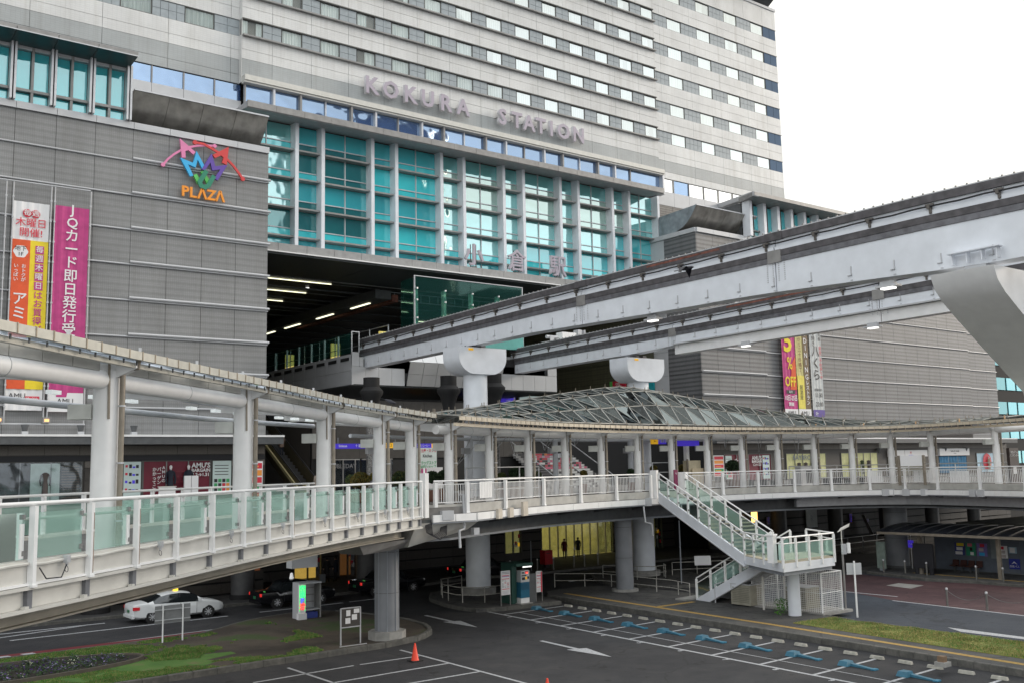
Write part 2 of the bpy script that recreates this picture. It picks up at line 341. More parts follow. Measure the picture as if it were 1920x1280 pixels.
# ================================================================ ground
bx('ground', asphalt, None, -400, 900, -300, 900, -.6, 0, kind='structure')
def sheet(name, m, pts, z, kind='structure', h=.012, **pr):
    return MB().prism(pts, -.02, z).build(name, m, None, kind=kind, **pr)
sheet('road', asphalt_w, [(41.2, -20), (60.5, -20), (60.4, 33), (59.6, 36), (60.6, 39), (61, 42.3), (57, 46), (47, 43.5), (43.2, 38), (41.6, 30)], .004)
sheet('road', redroad, [(50.1, -20), (60.45, -20), (60.35, 33), (59.5, 36), (60.5, 42), (52.6, 41), (51.9, 36.6), (50.3, 32.4), (49.7, 25)], .008)
sheet('patched_asphalt', concrete, [(55.6, 34.6), (57.5, 34.9), (57.5, 36.6), (56, 36.5)], .012)
sheet('red_lane', redstrip, [(-20, 46.9), (12.8, 47.5), (17.6, 47.9), (19.4, 49.5), (15.8, 49.35), (-20, 48.9)], .008)

def kerb(name, m, pts, step, w, h, parent, z0=0.):
    """a row of separate kerbstones along a polyline"""
    P = [Vector((p[0], p[1])) for p in pts]; seg = []
    L_ = [0]
    for a, b in zip(P, P[1:]): L_.append(L_[-1]+(b-a).length)
    def at(s_):
        for i in range(len(P)-1):
            if s_ <= L_[i+1] or i == len(P)-2: return P[i].lerp(P[i+1], (s_-L_[i])/(L_[i+1]-L_[i]))
    n = max(1, round(L_[-1]/step)); st = L_[-1]/n
    key = (name, round(st, 3), w, h)
    if key not in CACHE:
        q = MB().box(-st/2+.008, st/2-.008, -w/2, w/2, 0, h-.02); q.hexa([(-st/2+.02, -w/2+.01, h-.02), (st/2-.02, -w/2+.01, h-.02), (st/2-.02, w/2-.01, h-.02), (-st/2+.02, w/2-.01, h-.02), (-st/2+.03, -w/2+.025, h), (st/2-.03, -w/2+.025, h), (st/2-.03, w/2-.02, h), (-st/2+.03, w/2-.02, h)])
        CACHE[key] = q.mesh(name, m)
    for i in range(n):
        a, b = at(i*st), at((i+1)*st); c = (a+b)/2; d = b-a
        put(name, CACHE[key], (c.x, c.y, z0+random.uniform(-.006, .006)), parent, math.atan2(d.y, d.x))
# --- grassy traffic island in front of the taxis
isl = [(-20, 38.0), (8, 38.35), (13, 38.6), (18, 38.9), (22, 39.1), (24.4, 39.7), (25.7, 40.9), (26.35, 42.4), (26.6, 44.4), (26.2, 47.5), (25.4, 50), (24.3, 51.3), (22.2, 50.9), (20.4, 50.2), (19.1, 49.3), (17.6, 47.9), (12.8, 47.45), (-20, 46.85)]
ti = MB().prism(isl, -.05, .19).build('island_ground', soil, None, kind='structure')
kerb('kerbstone', kerb_m, [(4, 38.2)]+isl[1:11], .95, .22, .24, ti)
kerb('kerbstone', kerb_m, isl[10:]+[(4, 47.2)], 1.4, .16, .2, ti)
tf = [(-4, 38.75), (13.2, 38.95)]+[(13.2+.9*math.sin(k*1.7)+.5*math.sin(k*4.1)+(.9*k if k < 4 else (6.8-k)*1.1), 39.2+k*.55) for k in range(13)]+[(12.2, 47.0), (-4, 46.5)]
MB().prism(tf, .1, .196).build('turf_ground', stuffmat('green_turf', ((.05, .13, .02), (.08, .17, .03), (.14, .14, .06)), .9, pos=(.38, .55, .72)), None, kind='structure')
def blades(name, m, fn, n, h, lab=None, seed=3, zz=.19, w=.03):
    rnd = random.Random(seed); q = MB(); k = 0
    while k < n:
        r_ = fn(rnd)
        if r_ is None: continue
        x, y, s_ = r_; a = rnd.uniform(0, PI); hh = h*s_*rnd.uniform(.5, 1.2); dx, dy = math.cos(a)*w, math.sin(a)*w
        lx, ly = rnd.uniform(-.5, .5)*hh, rnd.uniform(-.5, .5)*hh
        q.add([(x-dx, y-dy, zz), (x+dx, y+dy, zz), (x+lx, y+ly, zz+hh)], [(0, 1, 2)]); k += 1
    me = bpy.data.meshes.new(name); me.from_pydata(q.v, [], q.f)
    for m_ in ([m] if not isinstance(m, list) else m): me.materials.append(m_)
    if isinstance(m, list): me.polygons.foreach_set('material_index', [rnd.randrange(len(m)) for _ in q.f])
    return put(name, me, (0, 0, 0), None, kind='stuff', label=lab, category='grass')
from mathutils import noise
def inpoly(x, y, P):
    c = False; j = len(P)-1
    for i in range(len(P)):
        if (P[i][1] > y) != (P[j][1] > y) and x < (P[j][0]-P[i][0])*(y-P[i][1])/(P[j][1]-P[i][1])+P[i][0]: c = not c
        j = i
    return c
isl_in = [(-2, 38.5), (8, 38.6), (13, 38.85), (18, 39.1), (21, 39.3), (21, 48.5), (19, 48.8), (17.6, 47.7), (12.8, 47.2), (-2, 46.7)]
def island_pt(r):
    x = 3+18*r.random(); y = r.uniform(38.4, 49)
    if not inpoly(x, y, isl_in): return None
    nz = noise.noise(Vector((x*.45, y*.45, 1)))+.35*noise.noise(Vector((x*2, y*2, 3)))
    if nz < -.30+max(0, (x-12.0)*.085): return None
    if ((x-6.0)/7.3)**2+((y-43.2)/2.3)**2 < 1: return None
    return x, y, .7+nz
g1 = mat('grass_green', (.06, .19, .02), .7, var=.3, scale=1); g2 = mat('grass_light', (.12, .19, .045), .7, var=.3, scale=1); g3 = mat('grass_dry', (.28, .25, .09), .8, var=.3, scale=1)
blades('grass', [g1, g1, g2, g3], island_pt, 70000, .07, 'short patchy green grass on the traffic island', w=.022)
# flower bed with low edging
fb = [(6.0+7.1*math.cos(t/40*2*PI), 43.2+2.15*math.sin(t/40*2*PI)) for t in range(40)]
MB().prism([(x, y) for x, y in fb], .15, .26).build('flower_bed_soil', mat('dark_bed_soil', (.02, .016, .012), .9, scale=8, var=.3), None, kind='structure')
q = MB()
for i in range(40):
    a, b = fb[i], fb[(i+1) % 40]; q.beam((a[0], a[1], .25), (b[0], b[1], .25), .12, .16)
q.build('bed_edging', mat('bed_edging', (.10, .085, .07), .85, scale=4), None, label='low curved concrete edging round the purple flower bed', category='edging')
fl = [mat('leaf_dark', (.02, .055, .018), .6, var=.3, scale=6), mat('leaf_mid', (.045, .10, .025), .6, var=.3, scale=6), mat('petal_purple', (.07, .025, .16), .7, var=.3, scale=9), mat('petal_lilac', (.26, .20, .42), .7, var=.2), mat('petal_pale', (.55, .55, .42), .7, var=.1)]
q = MB(); rnd = random.Random(5)
for i in range(430):
    t, r_ = rnd.uniform(0, 2*PI), math.sqrt(rnd.random())*.96; x, y = 6+7*r_*math.cos(t), 43.2+2.05*r_*math.sin(t)
    if x < 4: continue
    hue = rnd.random(); pc = 2 if hue < .6 else (3 if hue < .88 else 4)
    for k in range(34):
        a, e = rnd.uniform(0, 2*PI), rnd.uniform(0, 1); R_ = .17*math.sqrt(rnd.random()); px, py, pz = x+R_*math.cos(a), y+R_*math.sin(a), .27+.14*e
        s_ = rnd.uniform(.02, .045); mi = (pc if k % 5 == 0 else rnd.randrange(2)); 
        if mi == pc: pz += .05
        v1 = Vector((rnd.uniform(-1, 1), rnd.uniform(-1, 1), rnd.uniform(-.4, .4)))*s_; v2 = Vector((rnd.uniform(-1, 1), rnd.uniform(-1, 1), rnd.uniform(-.2, .8)))*s_
        c = Vector((px, py, pz)); q.add([c-v1, c+v2, c+v1, c-v2], [(0, 1, 2, 3)], mi)
me = bpy.data.meshes.new('pansies'); me.from_pydata(q.v, [], q.f)
for m_ in fl: me.materials.append(m_)
me.polygons.foreach_set('material_index', q.m)
put('pansies', me, (0, 0, 0), None, kind='stuff', label='bed of low purple and white pansies with green leaves', category='flowers')
MB().cyl(13.8, 39.6, .18, .205, .45, 24).build('manhole_cover', mat('iron_cover', (.07, .062, .055), .7, var=.3, scale=8), None, label='round brown manhole cover in the island grass', category='manhole cover')

# --- pavement strip beside the parking bays, kerbstones, tactile line, dry grass
kx = [(37.45, 46.7), (36.95, 39), (36.55, 31), (36.3, 24.5), (36.05, 20), (35.7, 15), (34.9, 4)]
pv = MB().prism([(x+.05, y) for x, y in kx]+[(41, 4), (41.2, 19), (41.35, 29.3), (43.4, 36), (43.6, 43), (43, 47.5), (41, 48.4), (38.4, 48)], -.05, .25).build('pavement', paving, None, kind='structure')
kerb('kerbstone', kerb_m, kx, .62, .2, .26, pv)
kerb('kerbstone', kerb_m, [(41.2, 5), (41.2, 19), (41.5, 29.3), (43.4, 36), (43.6, 43), (43, 47.5)], 1.2, .15, .26, pv)
def strip(name, m, pts, w, z, **pr):
    q = MB()
    for a, b in zip(pts, pts[1:]):
        a, b = Vector(a), Vector(b); d = (b-a).normalized(); n = Vector((-d.y, d.x))*w/2; q.prism([a-n, b-n, b+n, a+n], z-.03, z)
    return q.build(name, m, None, kind='structure', **pr)
strip('tactile_paving', tactile, [(38.5, 46.4), (38.1, 38.5), (37.75, 31), (37.3, 25), (36.8, 18.6), (36.3, 10)], .3, .256)
strip('tactile_paving', tactile, [(38.3, 38.5), (41, 38.5)], .3, .256)
gs = [(38.7, 30.2), (41.2, 30.0), (41.2, 22), (41, 14), (37.2, 14), (37.8, 19), (37.95, 22), (38.3, 26)]
MB().prism(gs, .1, .275).build('verge_ground', turf, None, kind='structure')
blades('verge_grass', [g1, g2, g3, g3, g3], lambda r: (lambda x, y: (x, y, .7+noise.noise(Vector((x, y, 0)))*.7) if inpoly(x, y, gs) else None)(r.uniform(37.2, 41.2), r.uniform(14, 30.2)), 26000, .09, 'dry yellow green verge grass beside the stair tower', zz=.27, w=.02)

# --- painted lines
def lines(name, segs, w, z=.006, m=road_white):
    q = MB()
    for a, b in segs:
        a, b = Vector(a), Vector(b); d = (b-a).normalized(); n = Vector((-d.y, d.x))*w/2; q.prism([a-n, b-n, b+n, a+n], -.01, z)
    return q.build(name, m, None, kind='structure')
sk = lambda y: 31.9-(46-y)*.046
lines('bay_line', [((sk(46), 46), (sk(12), 12))], .14)
divs = [43.6-2.52*i for i in range(12)]
lines('bay_divider', [((sk(y)+.07, y-.1), (36.15-(43.6-y)*.052, y+.1)) for y in divs], .13)
lines('bay_cross_line', [((32.9, 43.6), (31.6, 12))], .05)
lines('lot_line', [((22.45, 38.2), (22.3, 26)), ((15, 36.15), (19.3, 36.5)), ((17.2, 34.1), (22.35, 34.3)), ((18.5, 32.1), (22.3, 32.1)), ((17.15, 37.9), (17.25, 31.5)), ((19.6, 36.5), (22.3, 36.45))], .12)
q = MB()
for (x, y, s_) in ((28.7, 46.2, 1.), (28.25, 35.8, .95)):
    q.prism([(x-.09, y), (x+.09, y), (x-.05, y-2.9*s_), (x-.25, y-2.9*s_)], -.01, .006)
    q.prism([(x-.15-.42, y-2.6*s_), (x-.15+.42, y-2.9*s_), (x-.3, y-5.2*s_)], -.01, .0061)
q.build('road_arrow', road_white, None, kind='structure')
for i, n_ in enumerate(('1', '2', '3', '4', '5', '6', '7', '8', '9', '10')):
    y = divs[i]-1.1
    text(n_, .38, (sk(y)-.24, y, .006), (0, -1, 0), road_white, None, ext=.006, bold=.03, name='bay_number', up=(1, 0, 0), kind='structure')
lines('lane_edge_line', [((-20, 48.95), (12.3, 49.2)), ((12.3, 49.2), (19.4, 49.75))], .12)
lines('lane_marking', [((10, 53.4), (20.8, 53.75)), ((22.7, 53.9), (27.9, 54.1)), ((28.4, 54.2), (31, 54.3)), ((-10, 55.7), (15, 56)), ((7, 53.9), (14, 55.9)), ((51.75, 36.6), (51.8, 33.1)), ((50.2, 32.4), (49.65, 24.9)), ((49.65, 24.9), (49.1, 10)), ((45.6, 50.4), (52, 53)), ((46, 49.9), (50, 46.5)), ((44, 52.6), (52, 53.4))], .15, .014)
q = MB(); q.prism([(9.0, 47.35), (9.6, 47.35), (9.1, 48.95), (8.6, 48.95)], -.01, .012); q.prism([(10.1, 47.4), (10.6, 47.4), (10.1, 49), (9.6, 49)], -.01, .012)
q.prism([(43.2, 24.6), (43.9, 25.6), (43.6, 17), (43.3, 17)], -.01, .012)
q.build('white_marking', road_white, None, kind='structure')
# --- far pavements
fp = MB().prism([(-40, 58), (8, 57.7), (20, 57.3), (34, 57.6), (40, 58.6), (44, 57.7), (60, 58), (70, 55), (74, 50), (120, 50), (120, 70), (-40, 70)], -.05, .15).build('pavement', paving, None, kind='structure')
kerb('kerbstone', kerb_m, [(6, 57.7), (20, 57.3), (34, 57.6), (40, 58.6), (44, 57.7), (60, 58), (70, 55), (74, 50), (86, 50)], 1.1, .16, .17, fp)
rp_ = MB().prism([(61.2, 43), (60.9, 40.5), (60.5, 38.5), (59.9, 36), (60.5, 33.4), (60.4, 10), (72, 10), (72, 43)], -.05, .15).build('pavement', paving, None, kind='structure')
kerb('kerbstone', kerb_m, [(61.5, 43), (60.9, 40.5), (60.4, 38.5), (59.75, 36), (60.4, 33.4), (60.25, 20)], 1.0, .16, .17, rp_)
strip('tactile_paving', tactile, [(62.3, 38.5), (62.0, 30), (62, 22)], .3, .156)
# --- island round the first monorail pier and rail
mi_ = MB().prism([(31.2, 45.1), (32.6, 44.6), (36.5, 44.4), (37.2, 47), (36.9, 51), (36, 53.5), (33.5, 53.2), (32.0, 51), (31.3, 48.5)], -.05, .18).build('pier_island', paving, None, kind='structure')
kerb('kerbstone', kerb_m, [(36.5, 44.4), (32.6, 44.6), (31.35, 45.1), (31.1, 46.5), (31.3, 48.5), (32, 51), (33.5, 53.2), (36, 53.5)], .9, .18, .2, mi_)
m2i = MB().prism([(44.6, 50.2), (44.8, 47), (46, 45), (47.8, 44.4), (51, 46), (53.5, 51.5), (52, 54), (47, 53.6)], -.05, .15).build('pier_island', paving, None, kind='structure')
kerb('kerbstone', kerb_m, [(47, 53.6), (44.6, 50.2), (44.8, 47), (46, 45), (47.8, 44.4), (51, 46), (53.5, 51.5)], 1.2, .18, .17, m2i)
# ================================================================ station building
M = 2.235
ROWS = [29.07, 27.04, 24.87, 22.67, 20.5, 18.27, 16.04, 13.9, 11.75, 10.0]
# ---- west wing
ww = thing('west_wing', 'grey tiled shopping wing with a teal rooftop gallery, left of the station mouth', 'building', (5, 62, 0))
bx('wall_core', black, ww, -30, 26.33, 62.06, 76, 0, 29.05)
bx('stone_base', stone, ww, -30, 26.36, 62.02, 62.2, 6.0, 9.99)
edges = [26.38-M*k for k in range(9)]
for a, b in zip(edges[1:], edges):
    for zt, zb in zip(ROWS, ROWS[1:]): piece('wall_panel', wall_tile, ww, a+.012, b-.012, 62.0, 62.12, zb+.012, zt-.012)
    piece('cornice_panel', cornice, ww, a+.012, b-.012, 61.84, 62.3, 29.08, 29.5)
bx('wall_panel_far', wall_tile, ww, -30, edges[-1]-.02, 62, 62.12, 10, 29.05)
bx('cornice_panel', cornice, ww, -30, edges[-1]-.02, 61.84, 62.3, 29.08, 29.5)
for z in ROWS[1:-1]:
    MB().tube([(-20, 61.93, z), (26.4, 61.93, z)], .055, 8).build('wall_rail', cornice, ww, True)
    if z > 12: MB().tube([(17.42, 61.84, z+.14), (26.46, 61.84, z+.14)], .085, 8).build('wall_rail', cornice, ww, True)
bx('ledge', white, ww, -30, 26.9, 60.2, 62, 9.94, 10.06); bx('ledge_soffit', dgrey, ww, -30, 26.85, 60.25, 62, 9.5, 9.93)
# rooftop gallery
gx = [17.03-2.19*k for k in range(7)]
bx('gallery_back', dgrey, ww, -30, 17.0, 62.6, 66, 29.3, 33.0)
for i, x in enumerate(gx):
    MB().box(x-.17, x-.05, 61.5, 62.2, 29.5, 33.0).box(x+.03, x+.15, 61.5, 62.2, 29.5, 33.0).build('gallery_fin', alu, ww)
    if i == len(gx)-1: break
    a, b = gx[i+1]+.16, x-.18; mid = (a+b)/2
    piece('mullion', alu_dark, ww, mid-.07, mid+.07, 61.85, 62.2, 29.5, 32.9)
    piece('transom', alu_dark, ww, a, b, 61.82, 62.1, 30.14, 30.3)
    piece('head_rail', alu, ww, a, b, 61.9, 62.2, 32.72, 32.98)
    for c, d in ((a, mid-.08), (mid+.08, b)):
        piece('gallery_pane', teal_dk if i == 5 else teal, ww, c+.02, d-.02, 62.15, 62.2, 30.32, 32.7)
        piece('gallery_pane', teal, ww, c+.02, d-.02, 62.15, 62.2, 29.5, 30.12)
for k in range(5):
    a, b = (16.9-M*(k+1)+.1 if k else 14.76), (17.06 if k == 0 else 16.9-M*k+.08)
    q = MB().ext([(a, 60, 33.08), (a, 62.5, 32.98), (a, 62.5, 33.35), (a, 60, 33.32)], (b-a-.015, 0, 0)); q.build('eave_panel', alu_dark, ww)
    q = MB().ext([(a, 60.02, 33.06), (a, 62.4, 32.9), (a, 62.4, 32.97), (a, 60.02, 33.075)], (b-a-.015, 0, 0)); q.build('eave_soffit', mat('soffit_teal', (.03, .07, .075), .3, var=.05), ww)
bx('eave_trim', alu, ww, 5.8, 17.08, 59.97, 59.995, 33.03, 33.09)
def drum(parent, x0, n, w, cap_end):
    prof = [(62.0, 31.7), (62.25, 31.3), (62.65, 30.8), (63.15, 30.3), (63.8, 29.9), (64.6, 29.65), (65.6, 29.56), (66.9, 29.55), (66.9, 31.5)]
    for k in range(n):
        a = x0+k*w; inner = [(y+.05 if i < 7 else y-.03, z+(.05 if i > 3 and i < 8 else 0)) for i, (y, z) in enumerate(prof)]
        MB().ext([(a+.012, y, z) for y, z in prof], (w-.024, 0, 0)).build('drum_segment', steel, parent, True)
    bx('drum_rim', alu, parent, x0, x0+n*w, 61.95, 62.1, 31.66, 31.76)
    if cap_end: MB().ext([(x0-.03, y, z) for y, z in prof], (.03, 0, 0)).build('drum_end', mat('weathered_zinc', (.27, .31, .34), .5, .3, var=.3, scale=1.5), parent)
drum(ww, 17.42, 4, M, False)
# ---- hotel tower
ht = thing('hotel_tower', 'tall white tiled hotel tower with rows of curtained windows above the station', 'building', (58, 68, 33))
MB().box(-20, 89.6, 68.75, 92, 33, 58.6).box(-20, 68.4, 68.4, 92, 24.5, 33).build('tower_core', black, ht)
bx('west_reveal', hotel_white, ht, 26.56, 26.6, 67.6, 68.1, 36.1, 58.7)
bx('east_return', hotel_white, ht, 89.6, 89.72, 68.2, 92, 33, 58.6)
FL = 3.09; Wz0, Wz1 = 39.78, 41.0
def curtain_mesh(kind, w, h):
    key = ('cur', kind, w, h)
    if key in CACHE: return CACHE[key]
    q = MB(); spans = {0: [(0, 1)], 1: [(0, .3), (.72, 1)], 2: [(0, .55)], 3: [(.45, 1)]}[kind]
    for a, b in spans:
        n = int((b-a)*22); pts = [(w*(a+(b-a)*i/n)-w/2, .03*math.sin(i*1.9)+.015*math.sin(i*.7)) for i in range(n+1)]
        for p, r_ in zip(pts, pts[1:]): q.quad((p[0], p[1], .02), (r_[0], r_[1], .02), (r_[0], r_[1], h-.02), (p[0], p[1], h-.02))
    CACHE[key] = q.mesh('curtain', curtain); return CACHE[key]
room = mat('dim_room', (.26, .25, .22), .8, var=.2, scale=1)
def hotel_window(x0, w, z0, h, y):
    if not seen((x0, y, z0)): return
    key = ('hw', round(w, 2), round(h, 2))
    if key not in CACHE:
        a = w/2; q = MB().box(-a, a, 0, .14, 0, .045).box(-a, a, 0, .14, h-.045, h).box(-a, -a+.045, 0, .14, .045, h-.045).box(a-.045, a, 0, .14, .045, h-.045)
        q2 = MB().quad((-a+.045, .05, .045), (a-.045, .05, .045), (a-.045, .05, h-.045), (-a+.045, .05, h-.045))
        q3 = MB().box(-a+.02, a-.02, .32, .34, 0, h)
        CACHE[key] = (q.mesh('window', frame_dark), q2.mesh('pane', win_glass), q3.mesh('room_back', room))
    f, g, r_ = CACHE[key]; c = (x0+w/2, y, z0)
    wo = put('window', f, c, ht); put('pane', g, c, wo); put('room_back', r_, c, wo)
    k = random.random(); kind = 0 if k < .72 else (1 if k < .82 else (2 if k < .91 else 3))
    put('curtain', curtain_mesh(kind, round(w-.1, 2), round(h, 2)), (c[0], c[1]+.11, c[2]), wo)
def spandrel(x0, x1, z0, z1, y, nc=2):
    if not seen(((x0+x1)/2, y, z0)) or x1-x0 < .1: return
    key = ('sp', round(x1-x0, 2), round(z1-z0, 2), nc)
    if key not in CACHE:
        q = MB(); w = (x1-x0)/nc; h = (z1-z0)/2; o = (x0+x1)/2
        q.box(x0-o, x1-o, .1, .14, 0, z1-z0)
        for i in range(nc):
            for j in range(2): q.box(x0-o+i*w+.014, x0-o+(i+1)*w-.014, .0, .1, j*h+.014, (j+1)*h-.014)
        CACHE[key] = q.mesh('spandrel', slate)
    put('spandrel', CACHE[key], ((x0+x1)/2, y, z0), ht)
# column layout: (joints, window starts, width, wall plane)
secs = [([7.9, 12.35, 16.87, 21.33, 25.9, 26.6], [9.1, 13.55, 18.02, 22.5], 2.15, 68.0),
        ([26.6]+[67.24-3.19*k for k in range(12, -1, -1)]+[69.68], [68.0-3.19*k for k in range(13, -1, -1)], 1.67, 67.6),
        ([69.7, 70.9, 75.35, 79.8, 84.25, 87.5, 89.78], [72.08, 76.55, 81.0, 85.45], 2.1, 68.0)]
far = MB(); far2 = MB(); npan = 0
for si, (J, S, w, y) in enumerate(secs):
    bands = []
    if si == 1: bands += [(36.55, 37.93, 1)]
    else: bands += [(36.08, 36.8, 1 if si == 0 else 0), (36.8, 37.93, 1)]
    bands += [(37.93, 38.67, 0), (38.67, 39.76, 0)]
    for k in range(6):
        z = Wz1+k*FL; bands += [(z+.02, z+.95, 0), (z+.95, z+1.86, 0)] if k < 5 else [(z+.02, 58.7, 0)]
    for z0, z1, g_ in bands:
        for a, b in zip(J, J[1:]):
            if not seen(((a+b)/2, y, z0)): continue
            npan += 1; m_ = hotel_grey if g_ else hotel_white
            if npan <= 290: piece('cladding_panel', m_, ht, a+.012, b-.012, y, y+.15, z0+.012, z1-.012)
            else: far.box(a+.012, b-.012, y, y+.15, z0+.012, z1-.012)
    for k in range(6):
        z0, z1 = Wz0+k*FL, Wz1+k*FL
        for x in S: hotel_window(x, w, z0, z1-z0, y+.06)
        xs = sorted([J[0]]+[v for x in S for v in (x, x+w)]+[J[-1] if si < 2 else 87.55])
        for a, b in zip(xs[::2], xs[1::2]): spandrel(a+.02, b-.02, z0, z1, y+.06, 2 if b-a < 2 else 4)
        if si == 1:
            bx('sill_ledge', alu_dark, ht, 26.6, 69.7, y-.3, y+.1, z0-.13, z0-.02); bx('head_shade_strip', frame_dark, ht, 26.6, 69.7, y-.06, y+.1, z1, z1+.09)  # dark strip over the windows paints the shade of the head recess
        if si == 2:
            piece('corner_window', blue_glass, ht, 87.6, 88.66, y+.04, y+.1, z0, z1); piece('corner_window', blue_glass, ht, 88.7, 89.76, y+.04, y+.1, z0, z1)
            bx('sill_ledge', alu_dark, ht, 69.7, 89.85, y-.03, y+.1, z1+.0, z1+.03)
if far.v: far.build('cladding_panel', hotel_white, ht, kind='stuff')
MB().ext([(52, 65.8, 61.0), (52, 69, 58.9), (52, 80, 58.9), (52, 80, 62)], (37.2, 0, 0)).build('roof_eave', dgrey, ht)
bx('parapet', cornice, ht, -20, 89.85, 67.9, 68.2, 58.7, 59.0)
# base strip windows (left and right of the glass hall)
def strip_win(xs, y, z0, z1, m_=strip_glass, mull=.09):
    for a, b in zip(xs, xs[1:]):
        piece('strip_window', random.choice(m_) if isinstance(m_, list) else m_, ht, a+mull/2, b-mull/2, y+.1, y+.14, z0, z1)
        piece('mullion', alu_dark, ht, a-mull/2, a+mull/2, y, y+.15, z0, z1)
        piece('cladding_panel', cornice, ht, a+.012, b-.012, y+.02, y+.14, z0-1.45, z0-.02)
strip_win([9.1+M*k for k in range(8)]+[26.75], 68.0, 34.8, 36.02)
strip_win([69.85+2.235*k for k in range(9)], 68.0, 34.75, 36.02, [strip_glass, glass('sky_strip_glass', (.3, .3, .28), .85, (1, .98, .93)), MATS['sky_strip_glass']])  # paler copy puts bright sky reflection into some panes
for k in range(4): piece('louvre_panel', louver, ht, 69.6+M*k, 71.8+M*k, 68.05, 68.2, 31.3, 33.3)
bx('louvre_panel', louver, ht, 74.9, 79.8, 66.4, 66.5, 31.2, 33.2)
# middle strip window in its frame
MB().box(26.6, 69.75, 66.9, 67.6, 36.1, 36.5).box(26.6, 69.75, 67.0, 67.6, 35.95, 36.08).build('strip_hood', mat('hood_metal', (.58, .57, .53), .4, .1, var=.06), ht)
xs = [26.8]+[28.97+2.148*k for k in range(18)]+[69.6]
for a, b in zip(xs, xs[1:]):
    piece('strip_window', strip_glass, ht, a+.06, b-.06, 67.5, 67.54, 34.6, 35.9)
for i, x in enumerate(xs[:-1]): piece('mullion', alu if i % 2 else alu_dark, ht, x-.08 if i % 3 else x-.05, x+.08 if i % 3 else x+.05, 67.15 if i % 3 else 67.35, 67.6, 34.3, 35.95)
bx('mullion', alu, ht, 69.5, 69.75, 67.0, 67.7, 34.0, 36.0)
# ---- glass hall
gh = thing('glass_hall', 'teal curtain wall of framed panes between the two grey wings under the big letters', 'building', (48, 67, 23.4))
bx('hall_back', black, gh, 26.4, 69.0, 68.1, 68.2, 23.5, 34.4)
T = [33.72, 31.6, 29.4, 27.15, 24.95, 24.02]
fins = [30.91, 33.05, 37.32, 39.48, 43.76, 46.0, 50.14, 52.3, 56.49, 58.62, 62.85, 65.0, 68.9]
bays = []; px_ = 26.5
for i, x in enumerate(fins): bays.append((px_+.12 if i else 26.5, x-.22, i % 2 == 0)); px_ = x
for x in fins:
    MB().box(x-.30, x-.02, 67.0, 67.95, 23.95, 33.7).build('fin', white_blue, gh)
def pane_mat(bi, r, lower):  # chosen pane by pane; pale and sky panes have sky reflection put in
    if bi == 0: return [teal_sky, teal_sky, teal_sky, teal_dk, teal][r] if not lower else [teal_lt, teal_lt, teal_sky, teal_lt, teal][r]
    if bi == 1: return [teal, teal_dk, teal, teal_dk, teal][r] if not lower else [teal_dk, teal_lt, teal_dk, teal_lt, teal][r]
    if bi == 2: return [teal, teal_dk, teal, teal_dk, teal][r] if not lower else [teal_dk, teal_dk, teal_dk, teal_lt, teal][r]
    if bi == 3: return [teal, teal_lt, teal, teal_lt, teal][r] if not lower else [teal, teal_lt, teal_lt, teal_lt, teal][r]
    if bi == 4: return [teal, teal_lt, teal, teal_lt, teal][r] if not lower else [teal_lt, teal_lt, teal, teal_lt, teal][r]
    if bi < 11: 
        t_ = [teal_sky, teal_pale if bi in (6, 8, 10) else teal_sky, teal_sky, teal_sky if bi < 8 else teal, teal_lt][r]
        return t_ if not lower else [teal_pale, teal_pale, teal_sky, teal_lt, teal_lt][r]
    return [teal_sky, teal_sky if bi == 12 else teal_pale, teal, teal, teal][r]

hall_room = mat('hall_interior', (.05, .13, .12), .8, var=.4, scale=.8)
for bi, (a, b, dbl) in enumerate(bays):
    cols = [(a, (a+b)/2-.03), ((a+b)/2+.03, b)] if dbl else [(a, b)]
    if bi == 0: cols = [(26.5, 28.6), (28.68, b)]
    for r in range(5):
        zt, zb = T[r], T[r+1]; zm = zb+.72 if r < 4 else None
        for c, d in cols:
            if zm:
                piece('glass_pane', pane_mat(bi, r, False), gh, c, d, 67.86, 67.89, zm+.04, zt-.1)
                piece('glass_pane', pane_mat(bi, r, True), gh, c, d, 67.86, 67.89, zb+.1, zm-.04)
            else: piece('glass_pane', teal if bi < 8 else teal_lt, gh, c, d, 67.86, 67.89, zb, zt-.1)
        if zm: piece('glazing_bar', alu, gh, a, b, 67.78, 67.92, zm-.035, zm+.035)
        if r < 5 and r > 0: piece('sunshade', alu_dark, gh, a-.02, b-.09, 67.2, 67.9, zt-.07, zt+.05)
    if dbl:
        m_ = 28.64 if bi == 0 else (a+b)/2
        bx('glazing_mullion', alu, gh, m_-.03, m_+.03, 67.76, 67.93, 24.0, 33.7)
# canopy above and fascia below
q = MB().ext([(26.2, 65.5, 33.45), (26.2, 67.9, 33.72), (26.2, 67.9, 33.95), (26.2, 65.6, 33.95)], (41.9, 0, 0)); q.build('canopy', mat('canopy_metal', (.36, .36, .37), .5, .2, var=.1), gh)
for k in range(19): piece('canopy_panel', alu_dark, gh, 26.2+2.2*k+.01, 26.2+2.2*(k+1)-.01, 65.4, 65.5, 33.5, 33.98)
for k in range(18): piece('fascia_panel', mat('fascia_grey', (.31, .31, .31), .5, .1, var=.12), gh, 26.6+2.235*k+.012, 26.6+2.235*(k+1)-.012, 65.9, 66.05, 23.42, 24.0)
bx('fascia_trim', white, gh, 26.4, 68.4, 65.8, 66.0, 23.33, 23.41); bx('fascia_top', cornice, gh, 26.4, 68.4, 66.05, 67.9, 23.85, 24.0)
